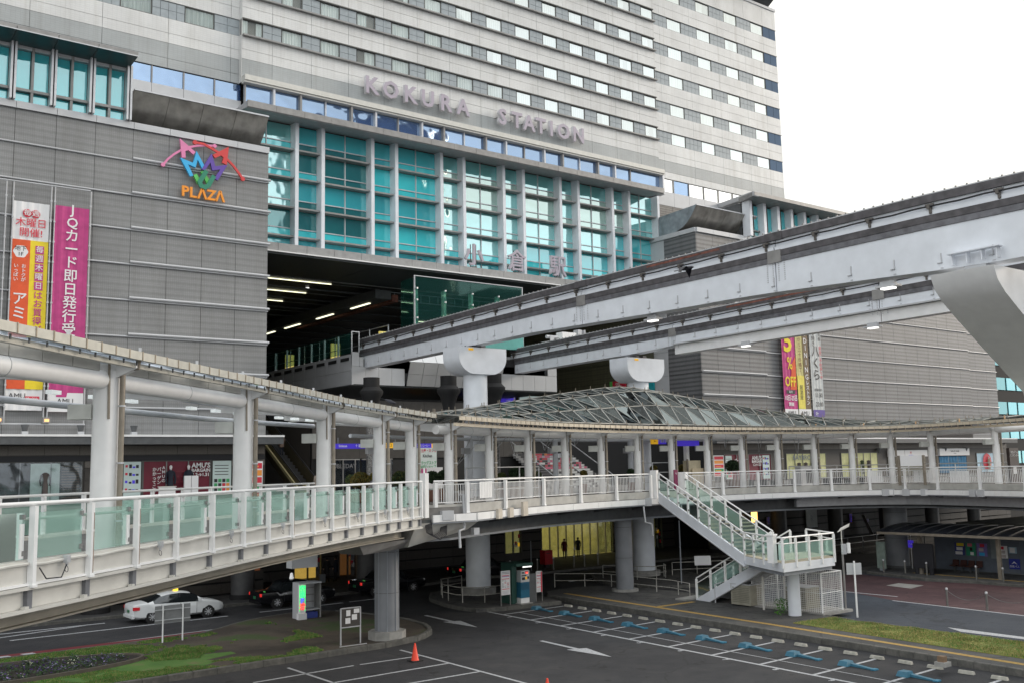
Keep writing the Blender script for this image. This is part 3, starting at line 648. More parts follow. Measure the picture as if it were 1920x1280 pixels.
# ---- station mouth: soffit, ceiling, lights
sm = thing('station_mouth', 'deep dark hall mouth with striplights on its black ceiling under the glass front', 'station hall', (48, 80, 6))
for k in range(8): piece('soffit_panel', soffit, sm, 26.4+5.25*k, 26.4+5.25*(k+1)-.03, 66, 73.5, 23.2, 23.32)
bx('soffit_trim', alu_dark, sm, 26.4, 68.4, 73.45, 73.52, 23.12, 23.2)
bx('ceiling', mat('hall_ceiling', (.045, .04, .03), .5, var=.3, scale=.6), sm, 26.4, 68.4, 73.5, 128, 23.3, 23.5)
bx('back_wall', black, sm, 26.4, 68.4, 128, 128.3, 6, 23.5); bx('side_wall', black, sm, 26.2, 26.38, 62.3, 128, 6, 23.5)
for y in (74.85, 79.7, 84.6, 89.4):
    for a, b in ((28.5, 37.5), (55, 59.2), (61, 65)):
        piece('striplight', tube_light, sm, a, b, y-.06, y+.06, 23.2, 23.26); 
    piece('light_housing', alu_dark, sm, 37.6, 42.1, y-.07, y+.07, 23.18, 23.26)
for y0, y1 in ((75.3, 78.7), (82.2, 85.6), (89.3, 92.8), (95.3, 98.7), (102, 105)):
    piece('striplight', tube_light, sm, 41.3, 41.5, y0, y1, 21.98, 22.04)
for k in range(11): bx('ceiling_joist', dgrey, sm, 26.6, 68.2, 77.2+4.87*k, 77.45+4.87*k, 23.05, 23.2)
bx('duct', dgrey, sm, 40.7, 42.2, 73, 125, 22.06, 22.8); bx('rust_beam', rustred, sm, 42.3, 42.9, 73, 92, 21.9, 22.5)
for x, y in ((36.5, 77.3), (32, 82), (57, 81.7), (60, 76.9), (63, 87), (45, 84)): MB().cyl(x, y, 23.18, 23.24, .16, 10).build('downlight', white_light, sm)
q = MB()
for k in range(14):
    x = 42.5+k*.9; q.beam((x, 74.5, 22.3), (x+.9, 74.5, 22.3), .08, .08); q.beam((x, 74.5, 23.0), (x+.9, 74.5, 23.0), .08, .08); q.beam((x, 74.5, 22.3), (x, 74.5, 23.0), .06, .06)
q.build('truss', grey, sm)
# ---- monorail platform end
mpf = thing('monorail_platform', 'silver panelled end of the monorail platform inside the station mouth', 'platform', (44, 66, 13.8))
panel = mat('silver_panel', (.57, .575, .58), .32, .45, var=.05, scale=.6)
bx('platform_core', dgrey, mpf, 34.5, 53.5, 65.3, 125, 14.2, 15.9)
y = 65.02
for k in range(22):
    q = MB(); q.box(34.25, 34.4, y+.01, y+1.98, 15.0, 16.2).box(34.25, 34.4, y+.01, y+1.98, 13.95, 14.98).build('side_panel', cornice, mpf)
    if k < 10: piece('vent_slot', black, mpf, 34.2, 34.26, y+.4, y+1.7, 15.75, 15.98)
    y += 2.0
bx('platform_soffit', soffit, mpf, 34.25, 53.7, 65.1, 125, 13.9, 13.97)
bx('front_panel', panel, mpf, 34.25, 34.85, 65.0, 65.12, 15.3, 16.35)
bx('front_panel', panel, mpf, 34.88, 35.2, 65.0, 65.12, 15.3, 16.0)
for k in range(4): piece('front_panel', panel, mpf, 34.25+1.12*k+.01, 34.25+1.12*(k+1)-.01, 65.0, 65.12, 14.0, 15.28)
for k in range(7):       # raked middle panels
    a = 38.85+1.25*k; b = a+1.235
    for (y0, z0, y1, z1) in ((64.9, 14.0, 64.6, 14.85), (64.6, 14.87, 64.3, 15.75), (64.5, 15.8, 65.0, 16.7)):
        MB().ext([(a+.01, y0, z0), (a+.01, y0+.1, z0), (a+.01, y1+.1, z1), (a+.01, y1, z1)], (b-a-.02, 0, 0)).build('front_panel', panel, mpf)
for k in range(5): piece('front_panel', panel, mpf, 47.65+1.2*k+.01, 47.65+1.2*(k+1)-.01, 65.0, 65.12, 14.0, 15.28)
bx('front_panel', panel, mpf, 52.7, 53.65, 65.0, 65.12, 15.3, 16.1)
bx('end_void', black, mpf, 36.6, 52.6, 65.3, 65.4, 15.0, 16.5)
for a, b, z1 in ((34.3, 34.5, 17.8),):
    for k in range(14):
        piece('screen_pane', screen_glass, mpf, 34.28, 34.31, 65.1+2.3*k, 67.35+2.3*k, 16.3, 17.75)
        if k % 1 == 0: piece('screen_post', alu, mpf, 34.3, 34.42, 67.3+2.3*k, 67.42+2.3*k, 16.2, 17.7)
MB().box(34.2, 34.26, 64.95, 65.02, 16.35, 17.85).box(34.8, 34.86, 64.95, 65.02, 16.35, 17.85).box(34.26, 34.8, 64.95, 65.02, 17.79, 17.85).build('screen_frame', alu, mpf)
# platform floor, railings, poster boxes, glass screen above the beam
bx('platform_deck', grey, mpf, 38.5, 53.5, 66.5, 125, 16.4, 16.9)
q = MB()
for k in range(9):
    y = 67+k*3.0; q.box(38.45, 38.52, y, y+.07, 16.9, 18.9)
for z in (17.8, 18.85): q.beam((38.48, 67, z), (38.48, 94, z), .05, .05)
q.build('platform_rail', alu, mpf)
for y in (70, 78.5, 88): 
    bx('poster_box', mat('poster_light', (.8, .65, .2), .5, scale=3, var=.5, emit=(.95, .75, .2), es=.4), mpf, 39.4, 40.2, y, y+.2, 17.2, 18.8)
sc = thing('glass_screen', 'green frameless glass screen wall standing above the near monorail beam', 'glass screen', (44.8, 65, 17.4))
for k in range(4):
    a = 39.7+2.6*k; bx('screen_pane', screen_glass, sc, a+.02, a+2.58, 65.0, 65.04, 17.4, 22.5)
    bx('glass_fin', rail_glass, sc, a+.05, a+.3, 65.05, 65.4, 17.6, 21.6)
    q = MB()
    for z in (18.4, 19.2, 20.6, 21.5): q.cyl(a+.12, 64.9, z, z+.12, .08, 8)
    q.build('glass_clamp', alu, sc)
MB().box(39.62, 39.7, 64.96, 65.1, 17.4, 22.58).box(50.1, 50.18, 64.96, 65.1, 17.4, 22.58).box(39.7, 50.1, 64.96, 65.1, 22.52, 22.58).build('screen_frame', alu, sc)
bx('side_pane', screen_glass, sc, 39.62, 39.66, 65.1, 67, 17.4, 22.4)
bx('teal_panel', mat('teal_panel', (.12, .36, .33), .3, var=.05), sc, 43.5, 50.1, 64.9, 64.98, 17.3, 18.6)
sw = thing('switch_machine', 'white machinery box on brackets between the two monorail beams', 'machinery', (50.9, 62, 17))
MB().box(50.4, 51.9, 61.9, 62.9, 17.5, 17.75).box(51.9, 53.4, 62, 62.8, 17.9, 18.6).box(52.2, 52.8, 62.2, 62.7, 17.0, 17.9).build('machine_body', white, sw)
MB().box(53.6, 54.0, 62, 62.6, 17.2, 18.9).box(54.3, 54.4, 62, 62.6, 17.2, 18.9).box(50.5, 50.9, 61.85, 61.9, 17.8, 18.2).tube([(50.2, 62, 18.1), (51.4, 62, 18.1)], .14, 8).build('machine_frame', cornice, sw)
# ---- east wing
ew = thing('east_wing', 'grey ribbed tile shopping wing right of the station mouth with vertical banners', 'building', (95, 62, 0))
bx('wall_core', black, ew, 68.46, 115.0, 62.08, 100, 0, 29.05); bx('wall_core', black, ew, 115, 122.4, 62.6, 100, 0, 29.05)
ex = [68.4+M*k for k in range(21)]+[115.2]; ne = 0
for a, b in zip(ex, ex[1:]):
    for zt, zb in zip(ROWS[:-1], ROWS[1:-1]):
        if seen(((a+b)/2, 62, (zt+zb)/2), 60): piece('wall_panel', wall_tile_r, ew, a+.012, b-.012, 62, 62.12, zb+.012, zt-.012)
    piece('cornice_panel', cornice, ew, a+.012, b-.012, 61.84, 62.3, 29.08, 29.5)
for k in range(3):
    for zt, zb in zip(ROWS[2:-1], ROWS[3:]): piece('wall_panel', wall_tile_r, ew, 115.22+2.38*k, 115.22+2.38*(k+1)-.02, 62.5, 62.62, zb+.012, zt-.012)
ys = [62.0, 63.9, 66.1, 68.0]
for a, b in zip(ys, ys[1:]):
    for zt, zb in zip(ROWS[:-1], ROWS[1:]): piece('side_wall_panel', wall_tile_r if a < 66 else cornice, ew, 68.33, 68.45, a+.012, b-.012, zb+.012, zt-.012)
    piece('cornice_panel', cornice, ew, 68.2, 68.5, a+.012, b-.012, 29.08, 29.5)
for k in range(12):
    a = 70.9+2.05*k; 
    for zt, zb in ((23.2, 20.5), (20.47, 17.9), (17.8, 15.1), (15.05, 12.4)): piece('inner_wall_panel', olive_tile, ew, 68.3, 68.42, a+.012, a+2.03, zb+.01, zt-.01)
bx('inner_wall', mat('inner_wall_paint', (.10, .1, .07), .7), ew, 68.42, 68.5, 68, 125, 6, 23.3)
bx('inner_window', teal, ew, 68.28, 68.4, 68.1, 70.8, 13.5, 17.6)
for z in ROWS[1:-1]:
    MB().tube([(68.4, 61.93, z), (115.2, 61.93, z)], .055, 8).build('wall_rail', cornice, ew, True)
    MB().tube([(68.36, 61.85, z+.1), (77.4, 61.85, z+.1)], .08, 8).build('wall_rail', cornice, ew, True)
    if z < 23: MB().tube([(115.2, 62.43, z), (122.4, 62.43, z)], .055, 8).build('wall_rail', cornice, ew, True)
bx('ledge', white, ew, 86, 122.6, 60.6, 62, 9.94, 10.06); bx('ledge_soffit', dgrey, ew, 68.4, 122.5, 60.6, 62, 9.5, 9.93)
bx('stone_base', stone, ew, 68.4, 122.5, 62.0, 62.2, 6.0, 9.5)
drum(ew, 68.62, 4, 2.17, True)
bx('gallery_back', dgrey, ew, 75.7, 122, 62.6, 67.9, 29.3, 33.0)
for i in range(12):
    x = 75.7+2.12*i
    if not seen((x, 62, 31), 60): break
    MB().box(x-.2, x+.2, 61.4, 62.3, 29.5, 33.0).build('gallery_fin', white_blue, ew)
    for c in (0, 1):
        a = x+.22+c*.87; piece('gallery_pane', teal_sky if c == 0 else teal, ew, a, a+.8, 62.15, 62.2, 30.3, 32.8); piece('gallery_pane', teal_sky, ew, a, a+.8, 62.15, 62.2, 29.5, 30.15)
    piece('mullion', frame_dark, ew, x+1.03, x+1.08, 61.95, 62.2, 29.5, 32.9); piece('transom', alu_dark, ew, x+.2, x+1.9, 61.9, 62.2, 30.17, 30.28)
q = MB().ext([(74.65, 60, 33.1), (74.65, 62.6, 32.98), (78.6, 68, 34.2), (78.6, 68, 34.6), (74.65, 60, 33.42)], (0, 0, .001))
MB().hexa([(74.65, 60, 33.05), (122, 60, 33.05), (122, 62.6, 32.98), (75.4, 62.6, 32.98), (74.65, 60, 33.4), (122, 60, 33.4), (122, 62.6, 33.5), (75.4, 62.6, 33.5)]).build('eave', alu_dark, ew)
MB().hexa([(74.6, 60.05, 33.0), (75.3, 60.0, 33.0), (79.3, 68, 34.1), (78.6, 68, 34.1), (74.6, 60.05, 33.45), (75.3, 60, 33.45), (79.3, 68, 34.6), (78.6, 68, 34.6)]).build('eave_return', cornice, ew)
# towers across the square, behind the camera, seen as dark shapes in the glass hall
rt = thing('round_office_tower', 'round dark blue office tower across the square, mirrored in the glass hall', 'building', (116, -78, 0))
tw = tile('dark_tower_glass', (.03, .04, .085), (.045, .06, .11), (.10, .11, .13), 3.2, 1.7, bump=.1, rough=.2)
MB().cyl(116, -78, 0, 88, 20, 40).build('tower_wall', tw, rt, True); MB().cyl(116, -78, 88.01, 91, 15, 32).build('tower_roof', dgrey, rt, True); MB().cyl(112, -70, 91.02, 99, .5, 8).cyl(112, -70, 95, 96, 2, 12).build('tower_mast', dgrey, rt)
lo = thing('slab_office_block', 'long grey office block across the square, mirrored low in the glass hall', 'building', (165, -70, 0)); bx('block_wall', tile('grey_office_wall', (.22, .23, .24), (.06, .08, .10), (.3, .3, .3), 3.5, 1.6, bump=.1), lo, 142, 230, -95, -66, 0, 52)
# neighbouring dark office beyond the east wing
nb = thing('office_block', 'dark glass office block at the right edge beyond the grey shopping wing', 'building', (135, 70, 0))
bx('block_wall', black, nb, 123.2, 170, 66, 100, 0, 26)
for k in range(8):
    for z in (7, 10.2, 13.4, 16.6, 19.8): piece('window', teal if (k+int(z)) % 3 else teal_dk, nb, 123.8+2.6*k, 126.0+2.6*k, 65.9, 66.0, z, z+1.6)
    
# ================================================================ big lettering and banners
ks = thing('station_name_sign', 'KOKURA STATION in large pale lilac letters mounted across the white tower wall', 'sign', (48, 67.2, 37))
KX = [('K', 37.05), ('O', 38.8), ('K', 40.6), ('U', 42.3), ('R', 44.05), ('A', 45.8), ('S', 49.95), ('T', 51.52), ('A', 52.86), ('T', 54.2), ('I', 55.42), ('O', 56.85), ('N', 58.65)]
for ch, x in KX:
    lt = text(ch, 1.92, (x, 67.1, 37.88), X, letter_edge, ks, ext=.32, bold=.034, name='letter', sx=.95)
    text(ch, 1.92, (x, 66.93, 37.88), X, lilac, lt, ext=.02, bold=.028, name='letter_face', sx=.95)
    for dx in (-.4, .4): bx('letter_bracket', alu_dark, ks, x+dx-.03, x+dx+.03, 67.2, 67.6, 37.86, 37.92)
kj = thing('station_kanji_sign', 'pale lilac Japanese station name characters standing on the fascia ledge', 'sign', (50.5, 66, 24))
for ch, x in (('小', 46.15), ('倉', 50.6), ('駅', 55.1)):
    lt = text(ch, 1.95, (x, 66.25, 25.0), X, letter_edge, kj, ext=.2, bold=.014, name='character')
    text(ch, 1.95, (x, 66.13, 25.0), X, lilac, lt, ext=.02, bold=.009, name='character_face')
    MB().box(x-.3, x-.24, 66.3, 66.36, 24, 26).box(x+.24, x+.3, 66.3, 66.36, 24, 26).box(x-.2, x+.2, 66.1, 66.6, 24.0, 24.15).build('character_stand', dgrey, kj)
# mall logo
lg = thing('mall_logo_sign', 'colourful crown of tilted letters with PLAZA in orange below on the grey wall', 'sign', (21.8, 61.7, 25))
def LP(x, y):            # 1646x1280 crop of the photograph at (300,250), scale 9.144, on the wall plane
    return FY(300+x/9.144, 250+y/9.144, 61.7)
def flat(name, m_, pts, y0=61.62, dep=.16):
    P = [LP(*p) for p in pts]; MB().ext([(p.x, y0, p.z) for p in P], (0, dep, 0)).build(name, m_, lg)
def bar(name, m_, pts, w, y0, dep=.1, ball=None):
    q = MB(); P = [LP(*p) for p in pts]
    for a, b in zip(P, P[1:]):
        d = (b-a).normalized(); n = Vector((-d.z, 0, d.x))*w/2; a_, b_ = a-d*w*.2, b+d*w*.2
        q.ext([(v.x, y0, v.z) for v in (a_-n, b_-n, b_+n, a_+n)], (0, dep, 0)); y0 += .0007
    if ball:
        for p in (P[0], P[-1]): q.ext([(p.x+ball*math.cos(t*PI/8), y0-.02, p.z+ball*math.sin(t*PI/8)) for t in range(16)], (0, dep+.04, 0))
    q.build(name, m_, lg)
pink = mat('logo_pink', (.72, .22, .42), .4, var=.03); red_ = mat('logo_red', (.62, .05, .05), .4, var=.03); lblue = mat('logo_blue', (.04, .42, .78), .4, var=.03)
vio = mat('logo_violet', (.12, .06, .36), .4, var=.03); lgreen = mat('logo_green', (.12, .58, .12), .4, var=.03); dgreen = mat('logo_dark_green', (.02, .22, .13), .4, var=.03); ora = mat('logo_orange', (.85, .30, .02), .4, var=.03)
bar('arc', pink, [(45, 548), (130, 450), (230, 370), (350, 300), (500, 245), (650, 222), (800, 218), (930, 228)], .13, 61.60, ball=.13)
bar('arc', red_, [(590, 168), (740, 195), (880, 275), (1000, 345), (1130, 445), (1250, 570), (1340, 690), (1410, 795)], .15, 61.57, ball=.14)
flat('logo_letter', pink, [(332, 100), (600, 335), (560, 378), (475, 300), (425, 318), (430, 430), (365, 430)], 61.58)
flat('logo_letter', lblue, [(335, 430), (555, 520), (615, 318), (760, 590), (710, 620), (635, 465), (600, 600), (470, 545), (560, 740), (505, 752)], 61.56)
flat('logo_letter', red_, [(1165, 245), (1130, 560), (1050, 520), (1075, 430), (1030, 395), (930, 440), (885, 385)], 61.53)
flat('logo_letter', vio, [(870, 360), (935, 580), (1145, 555), (975, 822), (915, 785), (1020, 635), (885, 652), (848, 515), (755, 655), (700, 630)], 61.54)
flat('logo_letter', lgreen, [(565, 730), (620, 705), (700, 850), (680, 900), (640, 880)], 61.58); flat('logo_letter', lgreen, [(690, 670), (740, 650), (840, 810), (800, 880)], 61.6)
bar('logo_letter', dgreen, [(775, 670), (700, 790), (665, 850), (690, 915), (755, 940), (820, 905), (860, 830), (905, 755)], .28, 61.5)
for ch, x, z in (('P', 20.62, 25.48), ('L', 21.12, 25.46), ('Λ', 21.72, 25.45), ('Z', 22.32, 25.46), ('Λ', 22.9, 25.45)):
    text(ch, .92, (x, 61.62, z), X, [ora], lg, ext=.14, bold=.03, name='letter')
# vertical banners on the west wing
def banner(label, x0, x1, z0, z1, base, y=61.55):
    b = thing('wall_banner', label, 'banner', ((x0+x1)/2, y, z0), 'cloth banners hung on the shopping wings')
    q = MB(); n = 14                                      # cloth with soft vertical folds
    P = [(x0+(x1-x0)*i/n, y+.02*math.sin(i*1.7)) for i in range(n+1)]
    for (xa, ya), (xb, yb) in zip(P, P[1:]): q.quad((xa, ya, z0), (xb, yb, z0), (xb, yb, z1), (xa, ya, z1))
    q.build('banner_cloth', base, b, True); return b
b1 = banner('white, orange and yellow Thursday sale banner on the west wing, left of the pink one', 10.78, 12.68, 11.45, 23.45, paper)
def patch(par, m_, x0, x1, z0, z1, y=61.5, name='printed_field'): return bx(name, m_, par, x0, x1, y-.004, y, z0, z1)
patch(b1, orange_red, 10.78, 11.73, 12.65, 21.2); patch(b1, yellow, 11.73, 12.68, 12.65, 21.2)
for x in (11.5, 11.95): MB().ext([(x+.24*math.cos(t*PI/9), 61.49+(x-11.5)*.01, 22.78+.24*math.sin(t*PI/9)) for t in range(18)], (0, .004, 0)).build('printed_disc', redp, b1)
text('毎週', .38, (11.73, 61.46, 22.78), X, paper, b1, ext=.004, bold=.006, sx=1.15)
text('木曜日', .56, (11.73, 61.48, 22.2), X, redp, b1, ext=.004, bold=.004)
text('開催!', .56, (11.73, 61.48, 21.62), X, redp, b1, ext=.004, bold=.004)
MB().ext([(11.23+.38*math.cos(t*PI/12)*(1+.06*math.cos(t*PI/2)), 61.49, 20.5+.36*math.sin(t*PI/12)*(1+.06*math.cos(t*PI/2))) for t in range(24)], (0, .004, 0)).build('printed_cloud', paper, b1)
text('地下\n1F', .32, (11.23, 61.48, 20.5), X, ink, b1, ext=.004)
text('いっぱい', .26, (11.02, 61.48, 19.25), X, paper, b1, ext=.004, vertical=True, bold=.01); text('おトクが', .26, (11.42, 61.48, 19.25), X, paper, b1, ext=.004, vertical=True, bold=.01)
text('アミュ', .82, (11.27, 61.48, 16.9), X, paper, b1, ext=.004, vertical=True, bold=.014)
for k, ch in enumerate('毎週木曜日'):
    z = 20.68-.53*k; patch(b1, magenta, 12.0, 12.46, z-.24, z+.24, 61.485); text(ch, .42, (12.23, 61.47, z), X, paper, b1, ext=.004, bold=.006)
text('はお買得がいっぱい', .50, (12.23, 61.48, 16.0), X, magenta, b1, ext=.004, vertical=True, bold=.01)
text('AMU', .42, (11.35, 61.5, 12.25), X, ink, b1, ext=.004); text('KOKURA', .14, (11.35, 61.5, 11.98), X, ink, b1, ext=.004)
patch(b1, redp, 11.78, 12.52, 11.9, 12.25); text('MaxValu', .18, (12.15, 61.48, 12.12), X, paper, b1, ext=.004, bold=.02); text('Express', .11, (12.15, 61.48, 11.97), X, paper, b1, ext=.004)
b2 = banner('magenta banner with one column of white Japanese lettering on the west wing', 12.98, 14.88, 11.4, 23.5, magenta)
text('JQカード即日発行受付中', .80, (13.95, 61.48, 18.9), X, paper, b2, ext=.004, vertical=True, bold=.012)
patch(b2, paper, 12.98, 14.88, 11.4, 12.5); text('AMU', .42, (13.9, 61.48, 12.0), X, ink, b2, ext=.004); text('KOKURA', .14, (13.9, 61.48, 11.75), X, ink, b2, ext=.004)
MB().ext([(13.4, 61.48, 12.5), (14.0, 61.48, 12.5), (13.95, 61.48, 12.25), (13.4, 61.48, 12.25)], (0, .004, 0)).build('printed_field', magenta, b2)
br_ = thing('banner_frame', 'steel rail frame with lamps holding the two banners on the west wing', 'banner frame', (12.8, 61.4, 10.7))
MB().tube([(8, 61.42, 24.55), (14.9, 61.42, 24.6)], .05, 6).build('frame_rail', cornice, br_); MB().tube([(8, 61.42, 10.68), (15.0, 61.42, 10.68)], .05, 6).build('frame_rail', cornice, br_)
for x in (10.35, 10.72, 12.74, 12.94, 14.93):
    q = MB().tube([(x, 61.42, 10.7), (x, 61.42, 24.55)], .03, 6)
    for k in range(11): q.box(x-.05, x+.05, 61.37, 61.47, 11.6+k*1.2, 11.7+k*1.2)
    q.build('frame_upright', cornice, br_)
for x in (10.4, 12.85): 
    bx('lamp_box', alu_dark, br_, x-.2, x+.2, 61.0, 61.4, 10.72, 11.05); bx('lamp_lens', mat('lamp_amber', (.6, .3, .1), .4, emit=(1, .5, .2), es=1.2), br_, x-.12, x+.12, 60.98, 61.0, 10.8, 10.95)
# east banners
b3 = banner('magenta and orange 5% OFF banner with yellow figures on the east wing', 79.5, 81.5, 12.1, 24, magenta, 61.6)
MB().ext([(81.5, 61.56, 18.1), (80.9, 61.56, 17.3), (80.5, 61.56, 14.75), (81.5, 61.56, 14.75)], (0, .004, 0)).build('printed_field', orange_red, b3)
text('5', 2.9, (80.4, 61.54, 19.4), X, yellow, b3, ext=.004, bold=.03, sx=.95); text('%', 1.7, (80.55, 61.53, 17.3), X, yellow, b3, ext=.004, bold=.01, sx=.7); text('OFF', 1.35, (80.55, 61.53, 15.5), X, yellow, b3, ext=.004, bold=.02, sx=.72)
patch(b3, ink, 79.85, 81.2, 14.35, 14.7, 61.56); text('毎月', .28, (80.5, 61.54, 14.52), X, paper, b3, ext=.004)
text('10日-25日', .62, (80.5, 61.54, 13.9), X, paper, b3, ext=.004, bold=.02, sx=.72); text('開催', .4, (80.5, 61.54, 13.3), X, paper, b3, ext=.004, bold=.02)
patch(b3, paper, 79.5, 81.5, 12.1, 12.85, 61.56); text('AMU', .6, (80.5, 61.54, 12.45), X, ink, b3, ext=.004)
b4 = banner('yellow and brown MU DINING restaurant banner between two other banners', 81.65, 83.6, 12.1, 24, mat('pale_yellow_cloth', (.62, .56, .25), .7), 61.6)
patch(b4, mat('brown_cloth', (.17, .12, .07), .7), 82.75, 83.6, 12.9, 24, 61.56); patch(b4, mat('lemon_cloth', (.75, .65, .12), .7), 81.65, 82.72, 12.9, 16.2, 61.555); patch(b4, paper, 81.65, 83.6, 12.1, 12.88, 61.56)
text('MUDINING', .72, (83.15, 61.54, 18.6), X, paper, b4, ext=.004, vertical=True, bold=.01); text('レストラン', .5, (83.2, 61.54, 14.5), X, paper, b4, ext=.004, vertical=True, bold=.02)
text('駅から三十歩横丁', .5, (82.2, 61.54, 18.5), X, mat('brown_print', (.16, .06, .03), .7), b4, ext=.004, vertical=True); text('居\n酒\n屋', .5, (82.2, 61.54, 14.5), X, ink, b4, ext=.004); text('AMU', .6, (82.6, 61.54, 12.45), X, ink, b4, ext=.004)
b5 = banner('pale restaurant banner with brush lettering and opening hours, rightmost of three', 83.95, 85.8, 12.0, 24, mat('pale_blue_cloth', (.55, .57, .57), .7), 61.6)
text('串焼き', .55, (84.5, 61.54, 20.0), X, ink, b5, ext=.004, vertical=True); text('八くら', 1.2, (84.8, 61.54, 17.5), X, ink, b5, ext=.004, vertical=True, bold=.01)
text('個室完備', .42, (85.5, 61.54, 20.6), X, ink, b5, ext=.004, vertical=True); text('宴会ご予約承り中', .42, (85.55, 61.54, 17.6), X, redp, b5, ext=.004, vertical=True)
text('~営業時間~', .28, (84.9, 61.54, 14.85), X, ink, b5, ext=.004); text('11:30', .62, (84.95, 61.54, 14.3), X, ink, b5, ext=.004, sx=.9); text('22:00', .62, (85.0, 61.54, 13.4), X, ink, b5, ext=.004, sx=.9)
patch(b5, mat('violet_cloth', (.13, .09, .32), .7), 83.95, 85.8, 12.0, 12.85, 61.56); text('叶', .5, (84.5, 61.54, 12.4), X, paper, b5, ext=.004)
for k, (x, nm) in enumerate(((11.76, 'left of the west banners lamp'), (14.72, 'under the magenta banner'), (17.72, 'right of the magenta banner'))):
    f_ = thing('floodlight', ('dark cone floodlight on the ledge, %s' % ['under the white and yellow banner', 'under the magenta banner', 'right of both banners'][k]), 'floodlight', (x, 61.2, 10.06), 'floodlights on the shop ledge')
    MB().box(x-.16, x+.16, 61.0, 61.3, 10.07, 10.25).build('lamp_base', cornice, f_); MB().cyl(x, 61.15, 10.25, 10.62, .12, 12, .22).build('lamp_hood', dgrey, f_)
# ================================================================ monorail
def interp(tab, y):
    if y >= tab[0][0]: return tab[0][1]
    for (y0, a), (y1, b) in zip(tab, tab[1:]):
        if y >= y1: return a+(b-a)*(y-y0)/(y1-y0)
    return tab[-1][1]
B1X = [(66, 35.45), (59, 35.2), (52, 34.9), (44, 34.5), (32, 34.4), (20, 34.3), (12, 34.6), (4, 35.2), (-6, 36.3)]
B2X = [(66, 49.5), (58, 48.85), (50, 48.35), (42, 47.8), (34, 47.3), (26, 46.9), (18, 46.6), (8, 46.5), (-6, 47)]
B1Z = [(66, 15.25), (44, 15.2), (33, 14.95), (28, 14.9), (18, 14.45), (10, 14.6), (-6, 14.9)]
B2Z = [(66, 15.4), (50, 15.38), (46, 15.5), (40, 15.6), (-6, 15.6)]
def monorail(label, XT, ZT, joints, second):
    t = thing('monorail_beam', label, 'monorail beam', (XT[2][1], 50, 15), 'concrete and steel monorail beams')
    def sweep(name, m, y0, y1, dx0, dx1, z0, z1, step=2.2, zf=None, **pr):
        n = max(1, int((y0-y1)/step)); q = MB(); ring = []
        for i in range(n+1):
            y = y0+(y1-y0)*i/n; x = interp(XT, y); zb = interp(zf, y) if zf else z0
            ring.append([(x+dx0, y, zb), (x+dx1, y, zb), (x+dx1, y, z1), (x+dx0, y, z1)])
        vs_ = [p for r_ in ring for p in r_]; fs = []
        for i in range(n):
            for k in range(4): fs.append((i*4+k, i*4+(k+1) % 4, (i+1)*4+(k+1) % 4, (i+1)*4+k))
        fs += [(3, 2, 1, 0), (n*4, n*4+1, n*4+2, n*4+3)]
        return q.add(vs_, fs).build(name, m, t, **pr)
    for a, b in zip(joints, joints[1:]):
        a -= .03; b += .03
        sweep('running_top', cornice, a, b, -.02, .85, 17.40, 17.45); sweep('top_flange', rustband, a, b, -.05, .88, 17.10, 17.40)
        sweep('web', white_blue, a, b, .06, .78, 16.55, 17.10); sweep('side_rail', rustband, a, b, -.06, .89, 16.36, 16.62); sweep('side_rail', mat('worn_side_rail', (.15, .15, .165), .5, .3, var=.3, scale=3), a, b, -.04, .87, 16.12, 16.35)
        sweep('web_rail', white_blue, a, b, -.03, .05, 16.63, 16.80)
        sweep('lower_girder', white_blue, a, b, .0, .82, 15, 16.11, zf=ZT)
        if second and b < 46: sweep('girder_flange', cornice, min(a, 47), b, -.12, .95, 15.52, 15.60); sweep('lower_box', white, min(a, 47), b, .1, .75, 14.9, 15.5)
        if 20 < b < 38: sweep('rust_streak', rustred, a-5, b+3, -.056, -.045, 17.24, 17.34)
    for y in joints[1:-1]:
        x = interp(XT, y); bx('joint_plate', rustband, t, x-.08, x+.9, y-.45, y+.45, 17.08, 17.42); bx('joint_plate', alu_dark, t, x-.08, x+.9, y-.35, y+.35, 16.1, 16.64)
        q = MB()
        for i in range(4):
            for j in range(9): q.box(x-.02, x, y-.5+i*.3, y-.44+i*.3, 15.3+j*.09, 15.34+j*.09)
        q.build('bolt_rows', cornice, t, kind='stuff')
    q = MB(); y = 65.4; k = 0
    while y > -4:
        x = interp(XT, y); q2 = MB().box(x-.14, x+.06, y-.06, y+.06, 16.84, 16.98).box(x-.10, x-.02, y-.09, y+.0, 16.66, 16.86).box(x-.06, x+.06, y-.16, y+.16, 16.98, 17.04)
        q2.build('cable_bracket', mat('insulator', (.10, .09, .08), .5), t); y -= 2.55
    pts = []
    y = 66
    while y > -6: pts.append((interp(XT, y)-.1, y, 16.93-.02*math.sin(y*2.46))); y -= .9
    MB().tube(pts, .035, 6).build('power_cable', ink, t)
    y = 64.8
    while y > -5:
        x = interp(XT, y); zb = interp(ZT, y); q.box(x-.04, x, y-.02, y+.02, zb+.25, zb+.62); q.box(x-.05, x, y-.02, y+.16, zb+.25, zb+.28); q.box(x-.03, x, y-.05, y+.05, zb+.05, zb+.08); y -= 1.9
    q.build('web_stiffener', cornice, t, kind='stuff')
    q = MB(); y = 65.5                       # rivets of the walkway edge on top
    while y > -4:
        x = interp(XT, y); q.box(x-.03, x+.02, y-.03, y+.03, 17.45, 17.50); y -= .42
    q.build('top_studs', alu_dark, t, kind='stuff')
    return t
mb1 = monorail('near white monorail beam with dark rails, crossing to the right edge of the picture', B1X, B1Z, [66, 39.5, 26.7, 10, -6], False)
mb2 = monorail('far white monorail beam with dark rails, lower and behind the near one', B2X, B2Z, [66, 46, 30, 14, -6], True)
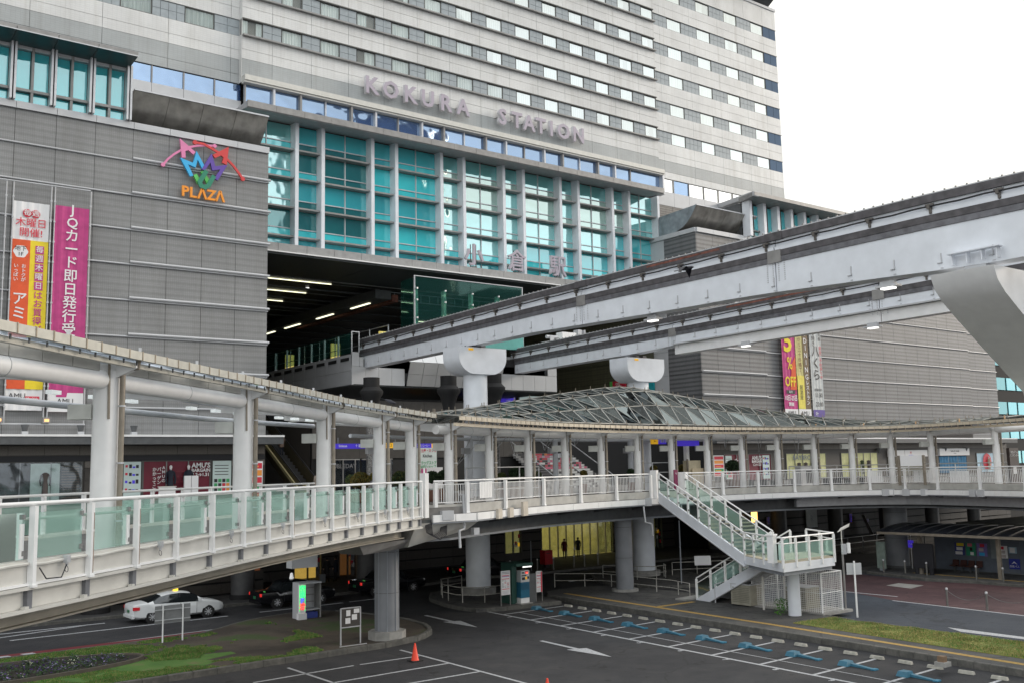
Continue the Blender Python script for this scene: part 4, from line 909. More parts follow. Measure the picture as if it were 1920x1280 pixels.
def hammer(label, cx, cy, r, z0, w=1.78):
    t = thing('monorail_pier', label, 'pier', (cx, cy, z0), 'round monorail piers with hammerhead caps')
    q = MB().tube([(cx, cy, z0), (cx, cy, 9), (cx, cy, 13.46)], r, 28); q.build('pier_column', white_blue, t, True)
    bxm = MB().cyl(cx, cy, z0, z0+.35, r+.32, 28).build('pier_base', concrete, t, True)
    for zz in (6.6, 11.3): MB().tube([(cx, cy, zz), (cx, cy, zz+.03)], r+.012, 28).build('pier_band', cornice, t, True)
    P = [(-w, 15.05)]
    for k in range(9):
        a = PI+k*PI/2/8*.86; P.append((-w+1.25+1.25*math.cos(a)-.0, 14.45+1.05*math.sin(a)))
    P = P+[(x*-1, z) for x, z in P[::-1]]
    MB().ext([(cx+x, cy-.9, z) for x, z in P], (0, 1.8, 0)).build('pier_cap', white_blue, t, True)
    MB().box(cx-.5, cx-.15, cy-.4, cy+.4, 15.06, 15.28).box(cx+.2, cx+.55, cy-.4, cy+.4, 15.06, 15.28).box(cx-.9, cx+.9, cy-.5, cy+.5, 15.05, 15.12).build('bearing', rustband, t)
    bx('number_plate', sign_yel, t, cx-1.1, cx-.75, cy-.93, cy-.905, 14.85, 14.98); return t
hammer('white monorail pier under the near beam, rising through the left of the glass roof', 35.35, 50.8, .75, .2)
hammer('white monorail pier under the far beam, rising behind the glass roof crest', 49.0, 50.45, .75, .2)
p3_ = thing('monorail_pier', 'huge white Y shaped monorail pier arm at the right edge', 'pier', (41, 18, 0))
A = [(33.72, 14.2), (33.95, 13.75), (34.4, 13.35), (35.2, 12.85), (36.5, 12.1), (38.2, 11.15), (39.9, 10.2), (40.3, 9.2), (40.35, 0), (42.0, 0), (42.0, 9.2), (42.4, 10.2), (44.2, 11.2), (46.6, 12.7), (47.6, 13.4), (48.2, 14.2)]
Pa = [(x, z) for x, z in A]
def prof(y, d, pts): return MB().ext([(x, y, z) for x, z in pts], (0, d, 0))
prof(17.0, 2.35, [(33.72, 14.25)]+Pa[1:8]+[(42.4, 9.2)]+Pa[10:]+[(42.0, 14.25)]).build('pier_arm', white, p3_, True)
bx('pier_column', white, p3_, 40.35, 42.0, 17.3, 19.0, 0, 9.3)
MB().box(34.4, 35.1, 17.6, 18.4, 14.25, 14.5).box(46.6, 47.4, 17.6, 18.4, 14.25, 14.9).build('bearing', cornice, p3_)
q = MB()
for k in range(4): q.box(34.05, 34.3, 17.0+.55*k, 17.04+.55*k, 14.55, 14.95)
q.box(33.95, 34.3, 16.9, 18.8, 14.93, 14.97); q.build('bearing_bracket', white_blue, p3_)
def lamp(lab, x, y, z):
    t = thing('beam_lamp', lab, 'lamp', (x, y, z), 'lamps under the monorail beams')
    MB().box(x-.2, x+.2, y-.45, y+.45, z+.1, z+.18).box(x-.1, x+.1, y-.3, y+.3, z+.18, z+.35).build('lamp_housing', cornice, t); MB().box(x-.14, x+.14, y-.26, y+.26, z+.03, z+.1).build('lamp_lens', white_light, t)
lamp('lit lamp under the near beam, in the middle of its span', 34.8, 34.6, 14.6); lamp('lit lamp under the near beam beside the big pier arm', 34.6, 21.6, 14.15)
lamp('lit lamp under the far beam, left of the banners', 47.7, 39.6, 14.65); lamp('lit lamp under the far beam, right of the banners', 47.0, 30.4, 14.55)

# ================================================================ raised pedestrian decks
def at_px(line, px):
    best = None
    for a, b in zip(line, line[1:]):
        for k in range(41):
            p = Vector(a).lerp(Vector(b), k/40); v = Vector((p.x, p.y, 6.6-EYE)); x = 960+FPX*v.dot(RI)/v.dot(AX)
            if best is None or abs(x-px) < best[0]: best = (abs(x-px), p)
    return best[1]
def offset(line, d):
    out = []
    for i, p in enumerate(line):
        a = Vector(line[max(i-1, 0)]); b = Vector(line[min(i+1, len(line)-1)]); t = (b-a).normalized(); out.append(Vector(p)+Vector((-t.y, t.x))*d)
    return out
def resample(line, step):
    P = [Vector(p) for p in line]; out = [P[0]]; acc = 0
    for a, b in zip(P, P[1:]):
        L_ = (b-a).length; s_ = step-acc
        while s_ <= L_: out.append(a.lerp(b, s_/L_)); s_ += step
        acc = (acc+L_) % step
    return out
V2 = Vector
LK = [V2(p) for p in ((-8.5, 9.2), (-2.2, 14.9), (1.6, 18.3), (3.57, 20.03), (5.16, 21.45), (7.72, 23.95), (10.5, 26.75), (13.4, 29.5), (16.6, 32.3), (19.8, 34.9), (22.6, 36.8))]
RC = [W(px, d).to_2d() for px, d in ((842, 45.5), (918, 49), (991, 52.5), (1060, 55.3), (1128, 57.8), (1196, 60), (1260, 62), (1327, 64), (1392, 65.7), (1459, 67), (1528, 68), (1599, 68.5), (1673, 68.2), (1749, 66.5), (1871, 62), (2010, 57))]
RK = offset(RC, -1.05)                                     # railing line, in front of the columns
RK = [V2((23.4, 37.35))]+RK
def strip_solid(name, m, line, d0, d1, z0, z1, parent, step=None, gap=.0, **pr):
    a_, b_ = offset(line, d0), offset(line, d1); q = MB(); n = len(line)
    if step is None:
        vs_ = []
        for p, r_ in zip(a_, b_): vs_ += [(p.x, p.y, z0), (r_.x, r_.y, z0), (r_.x, r_.y, z1), (p.x, p.y, z1)]
        fs = [(i*4+k, i*4+(k+1) % 4, (i+1)*4+(k+1) % 4, (i+1)*4+k) for i in range(n-1) for k in range(4)]+[(3, 2, 1, 0), ((n-1)*4, (n-1)*4+1, (n-1)*4+2, (n-1)*4+3)]
        return q.add(vs_, fs).build(name, m, parent, **pr)
    A_, Z_ = resample(line, step), None
    for p, r_ in zip(A_, A_[1:]):
        t = (r_-p).normalized(); nn = V2((-t.y, t.x)); L_ = (r_-p).length
        c = (p+r_)/2+nn*(d0+d1)/2; key = (name, m.name, round(L_, 2), round(abs(d1-d0), 3), round(z1-z0, 3))
        if key not in CACHE: CACHE[key] = MB().box(-L_/2+gap, L_/2-gap, -abs(d1-d0)/2, abs(d1-d0)/2, 0, z1-z0).mesh(name, m)
        put(name, CACHE[key], (c.x, c.y, z0), parent, math.atan2(t.y, t.x), **pr)
deck_m = stuffmat('deck_paving', ((.13, .125, .12), (.16, .155, .15), (.19, .185, .18)), 1.5)
# --- left bridge
lb = thing('footbridge', 'cream steel footbridge with green glass railing, running in from the lower left', 'footbridge', (8, 24, 4.7))
strip_solid('bridge_deck', deck_m, LK, .05, 5.0, 5.25, 6.0, lb)
strip_solid('kerb_beam', cream, LK, -.06, .22, 5.64, 6.1, lb)
strip_solid('edge_ledge', cream, LK, -.16, .1, 5.58, 5.64, lb); strip_solid('edge_ledge', white, LK, -.12, -.04, 5.655, 5.70, lb)
strip_solid('lower_fascia', cream, LK, -.02, .12, 5.24, 5.57, lb)
strip_solid('bottom_flange', cream, LK, -.17, .15, 5.18, 5.235, lb)
strip_solid('main_girder', beige, LK, .85, 1.2, 4.80, 5.26, lb); strip_solid('main_girder', beige, LK, 3.9, 4.25, 4.68, 5.26, lb); strip_solid('girder_flange', beige, LK, .7, 1.35, 4.76, 4.80, lb)
strip_solid('kerb_beam', cream, LK, 4.95, 5.2, 5.5, 6.1, lb)
LPX = [50, 157, 248, 323, 390, 448, 497, 541, 582, 617, 647, 676, 701.5, 725, 746, 767, 785]
LP_ = [at_px(LK, p) for p in LPX]; tdir = (LK[4]-LK[3]).normalized(); LP_ = [LP_[0]-tdir*3.3, LP_[0]-tdir*1.65]+LP_
rlg = thing('glass_railing', 'long white post railing with green frosted glass panes along the left footbridge', 'railing', (8, 24, 6))
def tang(line, p):
    i = min(range(len(line)-1), key=lambda i: ((line[i]+line[i+1])/2-p).length); return (line[i+1]-line[i]).normalized()
rust_m = mat('rust_drip', (.24, .13, .07), .8, var=.3, scale=9)
for i, p in enumerate(LP_):
    t = tang(LK, p); n = V2((-t.y, t.x)); o = p-n*.13
    MB().ob(o, t, .05, .06, 5.66, 7.1).ob(o, t, .07, .08, 5.62, 5.67).ob(o, t, .055, .065, 6.52, 6.56).build('railing_post', white, rlg)
    if i in (3, 4, 9): MB().ob(o-n*.062+t*.03, t, .008, .003, 5.7, 6.9).build('rust_stain', rust_m, rlg)
    if i % 2 == 0: MB().ob(p-t*.17+n*.02, t, .055, .05, 6.15, 6.78).build('junction_post', white, rlg)
    c = p-t*.14+n*.0
    for z in (6.2, 6.86): MB().ob(c, t, .03, .045, z, z+.09).build('glass_clamp', alu_dark, rlg)
    if i+1 < len(LP_):
        b = LP_[i+1]; m_ = (p+b)/2; L_ = (b-p).length
        ga, gb = p.lerp(b, .05), b.lerp(p, .05); MB().quad((*ga, 6.13), (*gb, 6.13), (*gb, 6.98), (*ga, 6.98)).build('glass_pane', rail_glass, rlg)
        MB().tube([(*(p+n*.09), 6.86), (*(b+n*.09), 6.86)], .028, 8).build('lower_rail', mat('mint_rail', (.5, .6, .55), .4), rlg, True)
        c2 = [(*(p-n*.1+t*.05), 6.03), (*(p.lerp(b, .25)-n*.12), 6.02), (*(p.lerp(b, .6)-n*.12), 6.05), (*(b-n*.1-t*.05), 6.05)]
        MB().tube(c2, .03, 6).build('conduit', cream, rlg, True)
        if i % 2 == 0:
            c = p.lerp(b, .55)-n*.17; q = MB().ob(c, t, .05, .05, 5.98, 6.12).tube([(*c, 5.92), (*c, 5.99)], .03, 8); q.build('conduit_lamp', alu, rlg)
            lp = [(c.x+.03*math.cos(a), c.y+.03*math.sin(a), 5.86+.06*math.sin(a)) for a in [k*PI/5 for k in range(11)]]; MB().tube(lp, .006, 5, False).build('cable_loop', ink, rlg)
    # stiffener of the fascia below each post
    MB().ob(p-n*.05, t, .07, .06, 5.24, 5.575).build('fascia_stiffener', mat('stiffener_grey', (.16, .165, .18), .6), lb)
    q = MB().ob(p-n*.12-t*.14, t, .05, .05, 5.235, 5.29); q.build('flange_lug', cream, lb)
MB().tube([(*(p-V2((-tang(LK, p).y, tang(LK, p).x))*.1), 7.15) for p in LP_]+[(22.7, 36.75, 7.15)], .04, 10).build('handrail', white, rlg, True)
c = LP_[3]; t = tang(LK, c); n = V2((-t.y, t.x))
MB().tube([(*(LP_[2]+t*.12-n*.2), 5.96), (*(LP_[2]+t*.35-n*.18), 5.74), (*(LP_[2]+t*.8-n*.18), 5.72), (*(LP_[2]+t*.95-n*.18), 5.95)], .012, 6).build('loose_cable', ink, rlg)
lf2 = offset(LK, 5.08)
rl2 = thing('glass_railing', 'far railing of the left footbridge seen behind its canopy columns', 'railing', (4, 28, 6))
q = MB()
for p in resample(lf2, 1.9):
    t = tang(lf2, p); MB().ob(p, t, .05, .05, 5.9, 7.12).build('railing_post', white, rl2)
P_ = resample(lf2, 1.9)
for a, b in zip(P_, P_[1:]): ga, gb = a.lerp(b, .06), b.lerp(a, .06); MB().quad((*ga, 6.13), (*gb, 6.13), (*gb, 6.96), (*ga, 6.96)).build('glass_pane', rail_glass, rl2)
MB().tube([(*p, 7.15) for p in lf2], .04, 8).build('handrail', white, rl2, True); MB().tube([(*p, 6.9) for p in lf2], .025, 8).build('lower_rail', white, rl2, True)
# --- ring deck and plaza
rd = thing('plaza_deck', 'raised pedestrian deck curving round the forecourt with pale panelled edge', 'deck', (45, 50, 4.5))
far_edge = [(122, 62), (26, 70), (-20, 62.1)]
poly = [(-20, 57.2), (21.2, 57.2), (20.4, 42.5), (19.6, 38.6), (22.6, 37.0)]+[tuple(p) for p in RK[1:]]+[(72, 32), (80, 32), (100, 50), (122, 55), (122, 61.9), (68.3, 61.9), (68.3, 100), (26.5, 100), (26.5, 61.9), (-20, 61.9)]
MB().prism(poly, 5.5, 6.0).build('deck_slab', deck_m, rd)
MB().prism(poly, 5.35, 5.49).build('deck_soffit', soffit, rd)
strip_solid('deck_kerb', mat('kerb_concrete', (.42, .41, .385), .8, var=.15, scale=2), RK, -.02, .3, 5.7, 6.1, rd)
strip_solid('fascia_panel', white, RK, -.34, -.22, 5.37, 5.68, rd, step=1.22, gap=.012)
strip_solid('fascia_soffit', grey, RK, -.3, .3, 5.3, 5.36, rd)
strip_solid('edge_gutter', dgrey, RK, -.22, .0, 5.6, 5.69, rd)
RKs = [p for p in resample(RK, 1.5) if (p.x > 54.5)]
strip_solid('outer_girder', mat('lit_girder_grey', (.30, .305, .32), .55, var=.1), RKs, .35, .6, 4.7, 5.29, rd)  # paler face only along the lit stretch; the light is in its colour
for px in (921, 942, 968): 
    p = at_px(RK, px); t = tang(RK, p); n = V2((-t.y, t.x)); MB().ob(p-n*.42, t, .2 if px < 960 else .24, .07, 5.32, 5.78 if px < 960 else 6.0).build('junction_box', mat('beige_box', (.52, .47, .40), .5), rd)
for px in (1205, 1655, 1672, 1700, 1735, 1830, 1845):
    p = at_px(RK, px); t = tang(RK, p); n = V2((-t.y, t.x)); MB().ob(p-n*.4, t, .22, .08, 5.3, 5.75).build('junction_box', cornice, rd)
# haunched cross beams and ring girders under the deck
strip_solid('ring_girder', dgrey, RK, 1.3, 1.7, 4.55, 5.36, rd); strip_solid('ring_girder', dgrey, RK, 4.6, 5.0, 4.4, 5.36, rd); strip_solid('ring_pipe', grey, RK, 1.15, 1.25, 4.45, 4.55, rd)
for p in resample(RK, 3.3)[1:]:
    t = tang(RK, p); n = V2((-t.y, t.x)); a = p-n*.1; b = p+n*4.6; w = t*.12
    MB().hexa([(*(a-w), 5.25), (*(a+w), 5.25), (*(b+w), 4.5), (*(b-w), 4.5), (*(a-w), 5.36), (*(a+w), 5.36), (*(b+w), 5.36), (*(b-w), 5.36)]).build('haunch_beam', dgrey, rd)
for k in range(9): bx('cross_girder', dgrey, rd, 24, 100, 49+1.6*k*1, 49.3+1.6*k, 4.9, 5.36)
# junction of the two decks: big box pier head, cables and pipes
MB().hexa([(22.5, 37.6, 4.35), (26.0, 38.2, 4.9), (26.4, 41.5, 4.9), (22.0, 41.5, 4.35), (22.5, 36.9, 5.36), (26.6, 37.9, 5.36), (26.6, 41.6, 5.36), (22.0, 41.6, 5.36)]).build('pier_head', cream, rd)
MB().hexa([(19.6, 36.2, 4.3), (23.2, 38.4, 4.3), (22.8, 39.4, 4.3), (19.2, 37.4, 4.3), (19.2, 35.8, 4.7), (23.4, 38.0, 4.7), (22.8, 39.5, 4.7), (18.8, 37.6, 4.7)]).build('cross_head', alu_dark, rd)
for k in range(6):
    z = 5.55-.0*k; x0 = 23.1+k*.06; MB().tube([(x0, 37.2, 5.9), (x0, 37.1, 5.2), (x0+.05, 37.1, 4.95-.03*k), (x0+.5, 37.2, 4.82-.04*k), (x0+.95, 37.4, 4.95-.03*k), (x0+1.05, 37.5, 5.3), (x0+1.1, 37.55, 5.9)], .022, 6).build('hanging_cable', ink, rd, True)
MB().tube([(25.3, 37.7, 6.5), (25.3, 37.45, 6.5), (25.3, 37.4, 5.5), (25.3, 37.4, 5.0), (24.9, 37.2, 4.95), (24.9, 37.15, 4.2)], .06, 8).build('drain_pipe', cornice, rd, True)
MB().box(23.9, 24.5, 37.0, 37.3, 5.45, 5.85).box(25.9, 26.2, 37.5, 37.75, 4.7, 5.0).build('junction_box', cornice, rd)
MB().ob((22.95, 36.95), (1, .6), .17, .13, 5.6, 7.5).build('end_pylon', white, rlg); MB().ob((22.95, 36.95), (1, .6), .03, .03, 7.5, 7.72).build('pylon_finial', white, rlg)
# --- ring railing with balusters
GAP0, GAP1 = at_px(RK, 1234), at_px(RK, 1278)
def baluster_rail(label, pts, group=None, z0=5.72):
    t_ = thing('baluster_railing', label, 'railing', (*pts[0], 6), group)
    for p in pts:
        t = tang(RK, p); n = V2((-t.y, t.x)); MB().ob(p-n*.12, t, .08, .07, z0, 7.08).ob(p-n*.12, t, .1, .09, z0-.02, z0+.04).build('railing_post', white, t_)
    for a, b in zip(pts, pts[1:]):
        d = b-a; L_ = d.length; k = int(L_/.125); q = MB()
        for i in range(1, k):
            c = a.lerp(b, i/k)
            if .09 < (c-a).length < L_-.09: q.ob(c, d, .011, .011, 6.2, 6.98)
        q.build('baluster', white, t_, kind='stuff'); MB().beam((*a, 6.19), (*b, 6.19), .04, .035).beam((*a, 6.98), (*b, 6.98), .04, .035).build('baluster_rail', white, t_)
    MB().tube([(*p, 7.13) for p in pts], .04, 8).build('handrail', white, t_, True); return t_
pt = lambda px: at_px(RK, px)
br1 = baluster_rail('white baluster railing between the footbridge end and the top of the stairs', [RK[0]+V2((.35, .1))]+[pt(p) for p in (873.7, 943.8, 1015.6, 1085, 1153, 1217)])
br2 = baluster_rail('white baluster railing curving right from the top of the stairs', [pt(p) for p in (1283, 1352, 1419, 1487.6, 1557, 1629, 1697, 1760.6, 1839, 1925, 2000)])
for px, w, z0 in ((910, .62, 6.3), (1735, .75, 6.2), (1800, .75, 6.15), (1640, .5, 6.2)):
    p = pt(px); t = tang(RK, p); n = V2((-t.y, t.x)); q = MB()
    for k in range(8): q.ob(p-n*.05+t*(w*(k-3.5)/4), t, w/4-.015-w/8, .012, z0, z0+.75)
    q.build('blank_panel', white, br1 if px < 1200 else br2, kind='stuff')
# notice board on posts at the right
nb_ = thing('notice_board', 'blank white notice panel between two brown posts on the right deck', 'sign board', (*W(1711, 65.5), ), None)
a, b = W(1686, 65.6), W(1733, 65.2)
MB().ob(a.to_2d(), (1, 0), .09, .06, 6.0, 7.95).ob(b.to_2d(), (1, 0), .09, .06, 6.0, 7.95).build('board_post', pipe_b, nb_); m_ = (a+b)/2; MB().ob(m_.to_2d(), (b-a).to_2d(), (b-a).length/2-.1, .03, 7.25, 7.95).build('board_panel', paper, nb_)

# ================================================================ canopies
R2 = V2((.799, -.602)); A2 = V2((.602, .799))
def canopy(label, cols, line, r, zp, rp, zg, zd, step, singles, back, name='walkway_canopy'):
    t_ = thing(name, label, 'canopy', (*cols[0], 6))
    for i, p in enumerate(cols):
        t = tang(line, p); n = V2((-t.y, t.x))
        MB().tube([(*p, 6.0), (*p, zp[i]+rp*1.5)], r[i], 20).build('column', white, t_, True)
        MB().ob(p-R2*(r[i]+.24), R2, .27, .2, zd[i], zd[i]+.34).build('column_box', mat('pale_box', (.55, .56, .53), .5), t_)
        dp = p+R2*(r[i]+.10)-A2*.05; g_ = p-n*.62+R2*.15
        MB().tube([(*dp, 6.0), (*dp, zg[i]-.42), (*(dp+V2((.02, -.02))), zg[i]-.36), (*g_, zg[i]-.32), (*g_, zg[i]-.15)], .065 if r[i] > .2 else .055, 10).build('downpipe', pipe_b, t_, True)
        for z in (6.6, 7.9, 9.2): MB().tube([(*dp, z), (*dp, z+.04)], .085, 10).build('pipe_clip', alu, t_, True)
        MB().tube([(*(p+R2*(r[i]*.25)-A2*r[i]*1.05), zp[i]+.4), (*(p+R2*(r[i]*.55)-A2*r[i]*.95), zp[i]+.5), (*(p+R2*(r[i]*.6)-A2*r[i]*.9), zp[i]-.9)], .028, 6).build('conduit', pipe_b, t_)
        # cantilever arm
        a, b = p-n*.78, p+n*back; w = t*.09; z = zg[i]-.42
        MB().hexa([(*(a-w), z+.08), (*(a+w), z+.08), (*(p+w), z-.25), (*(p-w), z-.25), (*(a-w), z+.2), (*(a+w), z+.2), (*(p+w), z+.2), (*(p-w), z+.2)]).hexa([(*(p-w), z-.25), (*(p+w), z-.25), (*(b+w), z+.1), (*(b-w), z+.1), (*(p-w), z+.2), (*(p+w), z+.2), (*(b+w), z+.3), (*(b-w), z+.3)]).build('roof_arm', white, t_)
    for i, (a, b) in enumerate(zip(cols, cols[1:])):
        d = (b-a).normalized(); MB().tube([(*(a+d*r[i]*.85), zp[i]), (*(b-d*r[i+1]*.85), zp[i+1])], rp, 20).build('pipe_beam', white, t_, True)
        m_ = (a+b)/2; MB().tube([(*(m_-d*.01), (zp[i]+zp[i+1])/2), (*(m_+d*.01), (zp[i]+zp[i+1])/2)], rp+.006, 20).build('pipe_joint', cornice, t_, True)
    return t_
CL = [W(195, 22.8).to_2d(), W(455, 30).to_2d(), W(607, 36.7).to_2d(), W(712, 41.3).to_2d(), W(771, 44).to_2d()]
C0 = CL[0]-(CL[1]-CL[0]).normalized()*7.3
cols = [C0]+CL; zpl = [9.82, 9.82, 9.8, 9.72, 9.62, 9.55]; zgl = [10.5, 10.42, 10.38, 10.3, 10.2, 10.12]
lc = canopy('white pipe framed canopy with gutter of small panels over the left footbridge', cols, cols, [.29, .29, .29, .27, .26, .26], zpl, .225, zgl, [8.93, 8.93, 8.85, 8.7, 8.6, 8.55], .55, True, 4.6)
GL = offset(cols, -.95); GLr = resample([GL[0]]+GL[1:]+[GL[-1]+(GL[-1]-GL[-2]).normalized()*.6], .55)
def zalong(p, line, zt):
    best = min(range(len(line)-1), key=lambda i: (line[i].lerp(line[i+1], .5)-p).length); a, b = line[best], line[best+1]; k = max(0, min(1, (p-a).dot(b-a)/(b-a).length_squared)); return zt[best]+(zt[best+1]-zt[best])*k
for a, b in zip(GLr, GLr[1:]):
    za = zalong(a, GL, zgl); t = (b-a).normalized(); n = V2((-t.y, t.x)); c = (a+b)/2
    key = ('gp', 1)
    if key not in CACHE: CACHE[key] = MB().box(-.262, .262, -.02, .05, 0, .19).mesh('gutter_panel', gutter_c)
    put('gutter_panel', CACHE[key], (c.x, c.y, za-.19), lc, math.atan2(t.y, t.x))
    MB().ob(b+n*.01, t, .013, .05, za-.195, za+.01).build('gutter_fin', fin_c, lc); MB().ob(b+n*.12, t, .015, .015, za-.30, za-.2).build('gutter_hook', dgrey, lc)
zc = lambda p: zalong(p, GL, zgl)
q = MB(); q2 = MB()
for a, b in zip(GLr[::2], GLr[2::2]):
    n = (b-a).normalized(); n = V2((-n.y, n.x)); q.hexa([(*(a+n*.2), zc(a)-.34), (*(b+n*.2), zc(b)-.34), (*(b+n*.32), zc(b)-.34), (*(a+n*.32), zc(a)-.34), (*(a+n*.2), zc(a)-.23), (*(b+n*.2), zc(b)-.23), (*(b+n*.32), zc(b)-.23), (*(a+n*.32), zc(a)-.23)])
    q2.quad((*(a+n*.05), zc(a)-.02), (*(b+n*.05), zc(b)-.02), (*(b+n*5.6), zc(b)+.1), (*(a+n*5.6), zc(a)+.1))
q.build('gutter_beam', gutter_c, lc); q2.build('roof_glass', glass('canopy_glass', (.40, .43, .44), .05, (.9, .95, 1), trans=.80), lc)
for off in (.9, 1.5, 2.1, 2.7, 3.3, 3.9, 4.5, 5.1, 5.6):
    ln = offset(GLr, off); MB().tube([(*p, zc(g)-.12+off*.02) for p, g in zip(ln[::4], GLr[::4])], .04 if off < 5 else .08, 6).build('purlin', white_blue, lc, True)
for k, (a, b) in enumerate(zip(cols, cols[1:])):         # boxed cladding on top of the pipe and light fittings
    n_ = [6, 6, 5, 4, 2][k]
    for j in range(n_):
        f0, f1 = .07+.86*j/n_, .07+.86*(j+1)/n_-.004; p, r_ = a.lerp(b, f0), a.lerp(b, f1); t = (r_-p).normalized(); z = zpl[k]+(zpl[k+1]-zpl[k])*f0
        MB().ob((p+r_)/2, t, (r_-p).length/2, .16, z+.18, z+.44).build('pipe_cladding', cream, lc)
    for f in (.25, .5, .75):
        n = (b-a).normalized(); n = V2((-n.y, n.x)); p = a.lerp(b, f)+n*2.6; MB().ob(p, (b-a), .2, .09, 9.72, 9.82).build('ceiling_lamp', mat('lamp_pale', (.8, .85, .85), .4, emit=(.9, .95, .95), es=.35), lc)
        p = a.lerp(b, f+.08)+n*.1; MB().ob(p, (b-a), .14, .04, 10.0, 10.12).build('cable_bracket', dgrey, lc)
far_p = offset(cols, 5.0); MB().tube([(*p, 9.75) for p in far_p], .1, 12).build('pipe_beam', white_blue, lc, True)
for p in GLr[3::5]: MB().ob(p+V2((.0, .15)), (1, 0), .03, .02, zc(p), zc(p)+.12).build('roof_stud', cornice, lc)
# ring canopy
zp = [9.42]*len(RC); zg = [9.95]*16; zg[13:] = [9.97, 10.0, 10.02]
RC_ = [V2(p) for p in RC]
rc = canopy('white pipe framed ring canopy on slim columns along the curved deck', RC_, RC_, [.215]*16, zp, .2, zg, [8.5]*16, .55, False, 3.2)
d0 = (RC_[0]-RC_[1]).normalized(); MB().tube([(*RC_[0], 9.42), (*(RC_[0]+d0*1.15), 9.42)], .2, 20).build('pipe_beam', white, rc, True)
GR = offset(RC_, -1.5); GRr = resample([GR[0]+d0*1.6]+GR, .5)
q = MB(); q1 = MB(); qf = MB()
for i, (a, b) in enumerate(zip(GRr, GRr[1:])):
    t = (b-a).normalized(); n = V2((-t.y, t.x)); c = (a+b)/2; z = 9.95; q.ob(c, t, .235, .03, z-.17, z); qf.ob(b-n*.005, t, .01, .04, z-.175, z+.008); q1.ob(c+n*.25, t, .25, .06, z-.42, z-.28); qf.ob(b+n*.1, t, .02, .02, z-.3, z-.18)
warm_g = mat('gutter_panel_sunlit', (.62, .54, .42), .5, var=.12, scale=4)  # warmer copy of the gutter panel colour, low sun painted in
q.build('gutter_panel', warm_g, rc, kind='stuff'); q1.build('gutter_beam', warm_g, rc, kind='stuff'); qf.build('gutter_fin', fin_c, rc, kind='stuff')
for p in GRr[4::7]:
    if p.x > 55: MB().ob(p+V2((.1, .3)), (1, 0), .035, .03, 9.96, 10.18).build('roof_stud', mat('orange_stud', (.6, .38, .2), .5), rc)
for k in (0, 2, 4, 6): # inner columns behind
    p = RC_[k].lerp(RC_[k+1], .55); n = tang(RC_, p); n = V2((-n.y, n.x)); p = p+n*5.5
    MB().tube([(*p, 6), (*p, 9.3)], .17, 14).build('inner_column', white_blue, rc, True); MB().ob(p-V2((.3, 0)), (1, 0), .22, .15, 8.5, 8.85).build('column_box', cornice, rc)
ip = offset(RC_[:12], 5.5); MB().tube([(*p, 9.35) for p in ip], .1, 10).build('inner_pipe', white_blue, rc, True)
# --- lattice glass roof
dm = thing('lattice_roof', 'curved triangulated glass roof with steel nodes rising over the ring canopy', 'glass roof', (45, 48, 9.9))
DL = resample([GR[0]+d0*1.2]+GR, 1.25)
CZ = [(837, 10.6), (914, 11.1), (990, 11.65), (1063, 12.15), (1134, 12.6), (1175, 12.75), (1241, 12.5), (1314, 12.05), (1383, 11.65), (1462, 11.2), (1530, 10.8), (1650, 10.45), (1800, 10.35), (2100, 10.3)]
def crestz(p):
    v = Vector((p.x, p.y, 12-EYE)); px = 960+FPX*v.dot(RI)/v.dot(AX)
    if px <= CZ[0][0]: return 10.3
    for (a, za), (b, zb) in zip(CZ, CZ[1:]):
        if px <= b: return za+(zb-za)*(px-a)/(b-a)
    return 10.3
NR = 6; offs = [0.1, 1.5, 3.0, 4.6, 6.4, 8.2, 9.8]; N_ = [V2((-tang(DL, p).y, tang(DL, p).x)) for p in DL]
DLo = [offset(DL, o) for o in offs]
def dnode(i, j):
    f = i+.5*j; i0 = max(0, min(len(DL)-2, int(f))); k = min(1, f-i0); k = k if f >= 0 else 0
    p = DLo[j][i0].lerp(DLo[j][i0+1], k); cz = crestz(DLo[3][i0].lerp(DLo[3][i0+1], k)); h = math.sin(PI*(.5*offs[j]/4.6) if offs[j] < 4.6 else PI*(.5+.5*(offs[j]-4.6)/6.5)); z = 9.98+(cz-9.98)*h
    return Vector((p.x, p.y, z))
nn_ = len(DL)-4; bars = MB(); knots = MB(); hold = random.Random(3); cnt = 0; rest = MB()
for j in range(NR):
    for i in range(-j//2, nn_-j//2):
        if i < -j//2: continue
        a, b, c, d = dnode(i, j), dnode(i+1, j), dnode(i+1, j+1), dnode(i, j+1)
        u_, v_ = (b-a), (d-a); s_ = .03
        def sh(tri):
            g = sum(tri, Vector())/3; nn2 = (tri[1]-tri[0]).cross(tri[2]-tri[0]).normalized(); tl = Vector((hold.uniform(-1, 1), hold.uniform(-1, 1), hold.uniform(-1, 1)))*.012
            return [g+(p-g)*.965+tl for p in tri]
        for tri in ((a, b, d), (b, c, d)):
            if (tri[1]-tri[0]).length < .05: continue
            if j < 3 and cnt < 290: cnt += 1; MB().add(sh(tri), [(0, 1, 2)]).build('roof_pane', dome_glass, dm)
            else: rest.add(sh(tri), [(0, 1, 2)])
        bars.beam(a, b, .05, .05).beam(a, d, .05, .05).beam(b, d, .045, .04)
        knots.beam(a, a+Vector((0, 0, .22)), .03, .03).beam(a-Vector((.12, 0, -.03)), a+Vector((.12, 0, .03)), .04, .03).beam(a-Vector((0, .12, -.03)), a+Vector((0, .12, .03)), .04, .03)
bars.build('lattice_bar', mat('lattice_steel', (.40, .40, .38), .5, .2, var=.15), dm, kind='stuff'); knots.build('lattice_knot', pipe_b, dm, kind='stuff'); rest.build('roof_pane', dome_glass, dm, kind='stuff')
